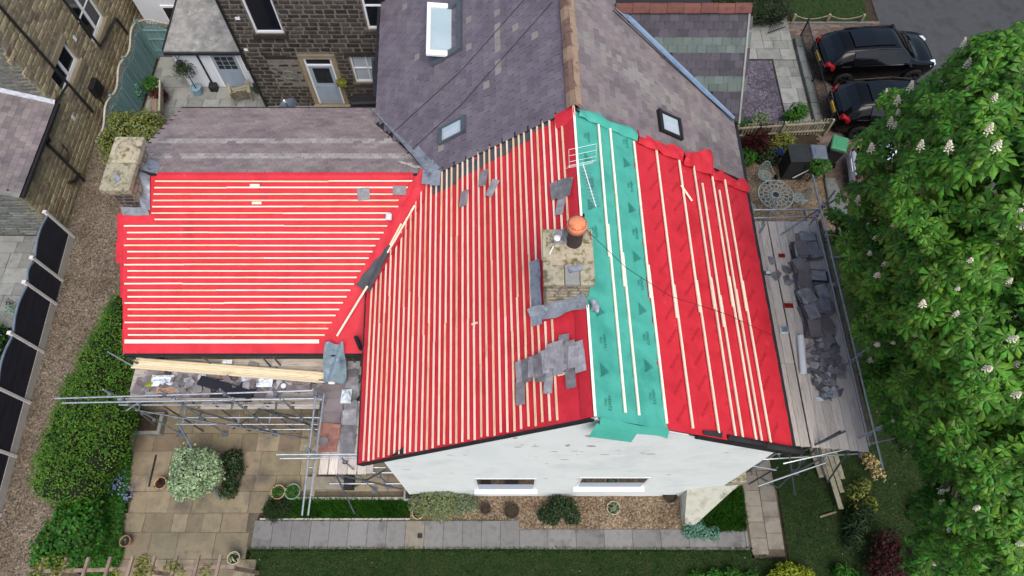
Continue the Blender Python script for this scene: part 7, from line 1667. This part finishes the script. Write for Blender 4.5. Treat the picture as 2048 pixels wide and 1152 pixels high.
for i in range(8): MB().beam((10.02, 14.9 + i * .085, .0 + .0), (10.02, 14.9 + i * .085, 1.05), .02, .07, up=(0, 1, 0)).build('slat', m_bindark, bs)
for i in range(8): MB().box((10.0 + i * .095, 14.86, .03), (10.085 + i * .095, 14.885, 1.1)).build('slat', m_bindark, bs)
for i in range(8): MB().hexa([(9.98, 14.85 + i * .1, 1.1), (10.75, 14.85 + i * .1, 1.1), (10.75, 14.94 + i * .1, 1.1), (9.98, 14.94 + i * .1, 1.1)], [(9.98, 14.85 + i * .1, 1.125), (10.75, 14.85 + i * .1, 1.125), (10.75, 14.94 + i * .1, 1.125), (9.98, 14.94 + i * .1, 1.125)]).build('roof_slat', m_bindark, bs)
tag(MB().beam((10.35, 14.78, .25), (10.75, 14.79, .72), .04, .02, up=(0, 1, 0)).build('white_stick', m_white), 'white stick leaning on the bin store front', 'stick')
crumple('blue_bag', Vector((10.0, 15.9, .3)), .16, .14, .3, m_sky_blue, 'dark blue bag behind the bin store', 'bag', 41)
q = Vector((9.55, 14.75, 0)); cf = thing('garden_cart', 'dark folded garden trolley at the foot of the bin store', 'trolley', q); MB().tube(q + Vector((-.15, 0, .14)), q + Vector((-.1, 0, .14)), .14, 14).tube(q + Vector((.2, .1, .14)), q + Vector((.25, .1, .14)), .14, 14).build('wheel', m_tyre, cf); MB().path([q + Vector((-.12, 0, .2)), q + Vector((0, -.1, .4)), q + Vector((.22, -.25, .08))], .02, 6).build('frame', m_chrome, cf)
def lattice_disc(mb, c, rad, z, n_=10, rr_=.010):
    for ring in (1.0, .72, .45, .2):
        for i in range(36):
            a, b = 2 * math.pi * i / 36, 2 * math.pi * (i + 1) / 36
            mb.tube(c + Vector((rad * ring * math.cos(a), rad * ring * math.sin(a), z)), c + Vector((rad * ring * math.cos(b), rad * ring * math.sin(b), z)), rr_ * (1.8 if ring == 1 else 1), 4, cap=False)
    for i in range(n_ * 2):                                   # interlaced petals
        a = 2 * math.pi * i / (n_ * 2)
        for s in (-1, 1):
            pts = [c + Vector((rad * q * math.cos(a + s * .42 * math.sin(q * 3.14)), rad * q * math.sin(a + s * .42 * math.sin(q * 3.14)), z)) for q in np.linspace(.2, 1, 7)]
            for p, q in zip(pts[:-1], pts[1:]): mb.tube(p, q, rr_, 4, cap=False)
tc = Vector((9.38, 13.72, 0)); tb = thing('garden_table', 'round cast lattice garden table on the gravel terrace', 'table', tc)
mb = MB(); lattice_disc(mb, tc, .62, .72, 8, .012); tp = mb.build('table_top', m_lattice, tb); MB().lathe(tc, [(.11, .735), (.08, .742), (0, .743)], 16).build('parasol_cap', m_iron, tp)
for i in range(3):
    a = 2.1 * i + .4; MB().path([tc + Vector((.12 * math.cos(a), .12 * math.sin(a), .7)), tc + Vector((.2 * math.cos(a), .2 * math.sin(a), .35)), tc + Vector((.42 * math.cos(a), .42 * math.sin(a), .0))], .022, 6).build('leg', m_lattice, tb)
def lat_chair(x, y, rz, label):
    t = thing('garden_chair', label, 'chair', (x, y, 0), rz=rz); mb = MB(); c = Vector((0, 0, 0)); lattice_disc(mb, c, .23, .44, 5, .010); mb.build('seat', m_lattice, t, local=True)
    for sx, sy in ((-1, -1), (1, -1), (-1, 1), (1, 1)): MB().tube((sx * .16, sy * .16, .44), (sx * .2, sy * .21, 0), .014, 5).build('leg', m_lattice, t, local=True)
    bk_ = MB()
    for i in range(9): q = (i - 4) / 4; bk_.tube((q * .2, .22, .44), (q * .17, .3, .88 - .1 * q * q), .009, 4)
    bk_.path([(q * .23, .22 + .08 * (1 - abs(q)), .46 + .45 * (1 - q ** 4)) for q in np.linspace(-1, 1, 13)], .014, 5)
    for z in (.6, .74): bk_.path([(-.21, .25, z), (0, .28, z), (.21, .25, z)], .009, 4)
    bk_.build('backrest', m_lattice, t, local=True)
    for s in (-1, 1): MB().path([(s * .22, -.15, .44), (s * .25, -.1, .64), (s * .24, .25, .66)], .012, 5).build('armrest', m_lattice, t, local=True)
lat_chair(9.25, 14.75, R(10), 'cast lattice garden chair beyond the round table'); lat_chair(10.35, 13.75, R(-80), 'cast lattice garden chair on the drive side of the table'); lat_chair(8.45, 13.35, R(110), 'cast lattice garden chair on the house side of the table')
lg = G(1668, 365); 
tag(MB().prism([(11.6, 14.9, -.02), (12.0, 14.9, -.02), (12.15, 13.4, -.02), (11.75, 13.0, -.02), (11.5, 13.4, -.02)], (0, 0, .14)).build('stone_block', m_greyStone, bevel=.03), 'mossy stone slab beside the bins', 'stone')
# rear yard furniture
bq = G(326, 215); bn = thing('garden_bench', 'weathered slatted wooden bench by the teal fence', 'bench', (bq.x, bq.y - .25, 0), rz=R(-78))
for i in range(6): MB().box((-.75, -.25 + i * .085, .41), (.75, -.18 + i * .085, .435)).build('seat_slat', m_wood, bn, local=True)
for i in range(13): MB().beam((-.7 + i * .1165, .27, .45), (-.7 + i * .1165, .33, .86), .05, .02, up=(0, 1, 0)).build('back_slat', m_wood, bn, local=True)
MB().beam((-.78, .335, .89), (.78, .335, .89), .05, .08).build('top_rail', m_tealcap, bn, local=True)
for sx in (-.74, .74):
    for sy in (-.24, .27): MB().box((sx - .035, sy - .035, 0), (sx + .035, sy + .035, .62 if sy < 0 else .9)).build('leg', m_wood, bn, local=True)
    MB().box((sx - .045, -.3, .621), (sx + .045, .23, .65)).build('armrest', m_tealcap, bn, local=True)
aq = G(487, 197); ac = thing('adirondack_chair', 'mossy wooden slatted chair under the downpipe', 'chair', (aq.x, aq.y, 0), rz=R(200))
for i in range(5): MB().box((-.28, -.3 + i * .11, .33 - .02 * i), (.28, -.205 + i * .11, .355 - .02 * i)).build('seat_slat', m_picket, ac, local=True)
for i in range(5): MB().beam((-.24 + i * .12, .24, .3), (-.24 + i * .13, .5, .95 - .04 * abs(i - 2)), .1, .02, up=(0, 1, .3)).build('back_slat', m_picket, ac, local=True)
for s in (-1, 1): MB().box((s * .36 - .06, -.35, .55), (s * .36 + .06, .35, .575)).build('armrest', m_picket, ac, local=True); MB().box((s * .34 - .03, -.33, 0), (s * .34 + .03, -.25, .549)).build('leg', m_picket, ac, local=True); MB().box((s * .34 - .03, .22, 0), (s * .34 + .03, .3, .549)).build('leg', m_picket, ac, local=True)
bqx = G(430, 180); tag(MB().box((bqx.x - .15, bqx.y - .12, 0), (bqx.x + .15, bqx.y + .15, .3)).build('black_planter', m_black, bevel=.02), 'small black square planter at the foot of the outhouse pipe', 'planter')
bqx = G(738, 215); bb = thing('covered_barbecue', 'black covered barbecue under the blinded window', 'barbecue', (bqx.x, 18.0, 0)); MB().hexa([(bqx.x - .6, 17.6, .0), (bqx.x + .6, 17.6, .0), (bqx.x + .6, 18.2, .0), (bqx.x - .6, 18.2, .0)], [(bqx.x - .5, 17.7, .95), (bqx.x + .55, 17.7, 1.0), (bqx.x + .5, 18.15, 1.05), (bqx.x - .45, 18.15, .98)]).build('cover', m_black, bb, bevel=.06)
sdh = thing('satellite_dish', 'grey satellite dish on the rear gutter of the wing', 'satellite dish', (-7.0, 14.6, 4.2))
cc = atY(578, 216, 14.95); mb = MB()
nd = Vector((-.25, .05, .95)).normalized(); xd = nd.orthogonal().normalized(); yd_ = nd.cross(xd)
mb.grid(lambda a, b: cc + (xd * math.cos(a * 6.2832) + yd_ * math.sin(a * 6.2832)) * .33 * b + nd * (.1 * b * b), 24, 5); mb.build('dish', m_alu, sdh, smooth=True)
MB().path([cc + Vector((0, 0, -.25)), cc, cc + nd * .35 - yd_ * .1], .018, 6).build('arm', m_alu, sdh); MB().tube(cc + nd * .33 - yd_ * .1, cc + nd * .42 - yd_ * .12, .035, 8).build('receiver', m_white, sdh)
MB().path([cc, Vector((cc.x, 14.3, 4.4))], .025, 6).build('bracket', m_alu, sdh)
# timber stacked under the right scaffold
for i, (u0, v0, u1, v1, z) in enumerate([(1640, 880, 1682, 1018, .16), (1650, 880, 1684, 985, .12), (1628, 888, 1658, 960, .08), (1620, 888, 1643, 955, .04), (1634, 890, 1660, 962, .13), (1665, 890, 1685, 958, .05)]):
    o = MB().beam(G(u0, v0, z + .05), G(u1, v1, z + .05), .14, .05).build('timber_length', m_picket); tag(o, 'mossy green timber length lying in the pile under the scaffold', 'timber', 'timber lying under the scaffold')
tag(MB().beam(G(1640, 1034, .05), G(1672, 1024, .05), .05, .03).build('lawn_batten', m_wood), 'short stick lying alone on the shaded lawn', 'stick')
# steps and blocks by the side scaffold
st_ = thing('stone_steps', 'low stone step and planter block under the return scaffold', 'step', (-5.6, 3.6, 0))
MB().box((-6.15, 3.62, .0), (-5.0, 4.0, .2)).build('step', m_slabwarm, st_, bevel=.015); MB().box((-5.0, 3.62, .0), (-4.72, 4.0, .26)).build('block', m_iron, st_, bevel=.01)
MB().box((-7.2, 3.34, -.04), (-3.02, 3.42, .06)).build('edging', m_concboard, st_)
for (u, v, w_, l_, lab) in [(300, 850, .5, .35, 'grey stone trough beside the wing wall'), (830, 990, .3, .2, 'small stone block at the gable corner')]:
    c = G(u, v); t = thing('stone_trough', lab, 'trough', c); MB().box((c.x - w_, c.y - l_, .0), (c.x + w_, c.y + l_, .3)).build('body', m_greyflag, t, bevel=.02); MB().box((c.x - w_ * .8, c.y - l_ * .75, .301), (c.x + w_ * .8, c.y + l_ * .75, .305)).build('soil', m_soil, t)
q = G(228, 505); tag(MB().beam((-10.6, 9.3, .0), (-10.55, 9.8, 1.7), .1, .06).build('fence_post', m_picket), 'old timber post beside the wing roof edge', 'post')
c = G(306, 940); tag(MB().box((c.x - .03, c.y - .5, .012), (c.x + .03, c.y + .45, .022)).build('drain_channel', m_iron), 'narrow dark drain slot in the patio flags', 'drain')
c = G(840, 1072); tag(MB().box((c.x - .07, c.y - .06, .012), (c.x + .07, c.y + .07, .03)).build('drain_cover', m_iron), 'small square drain grating in the slab path', 'drain')
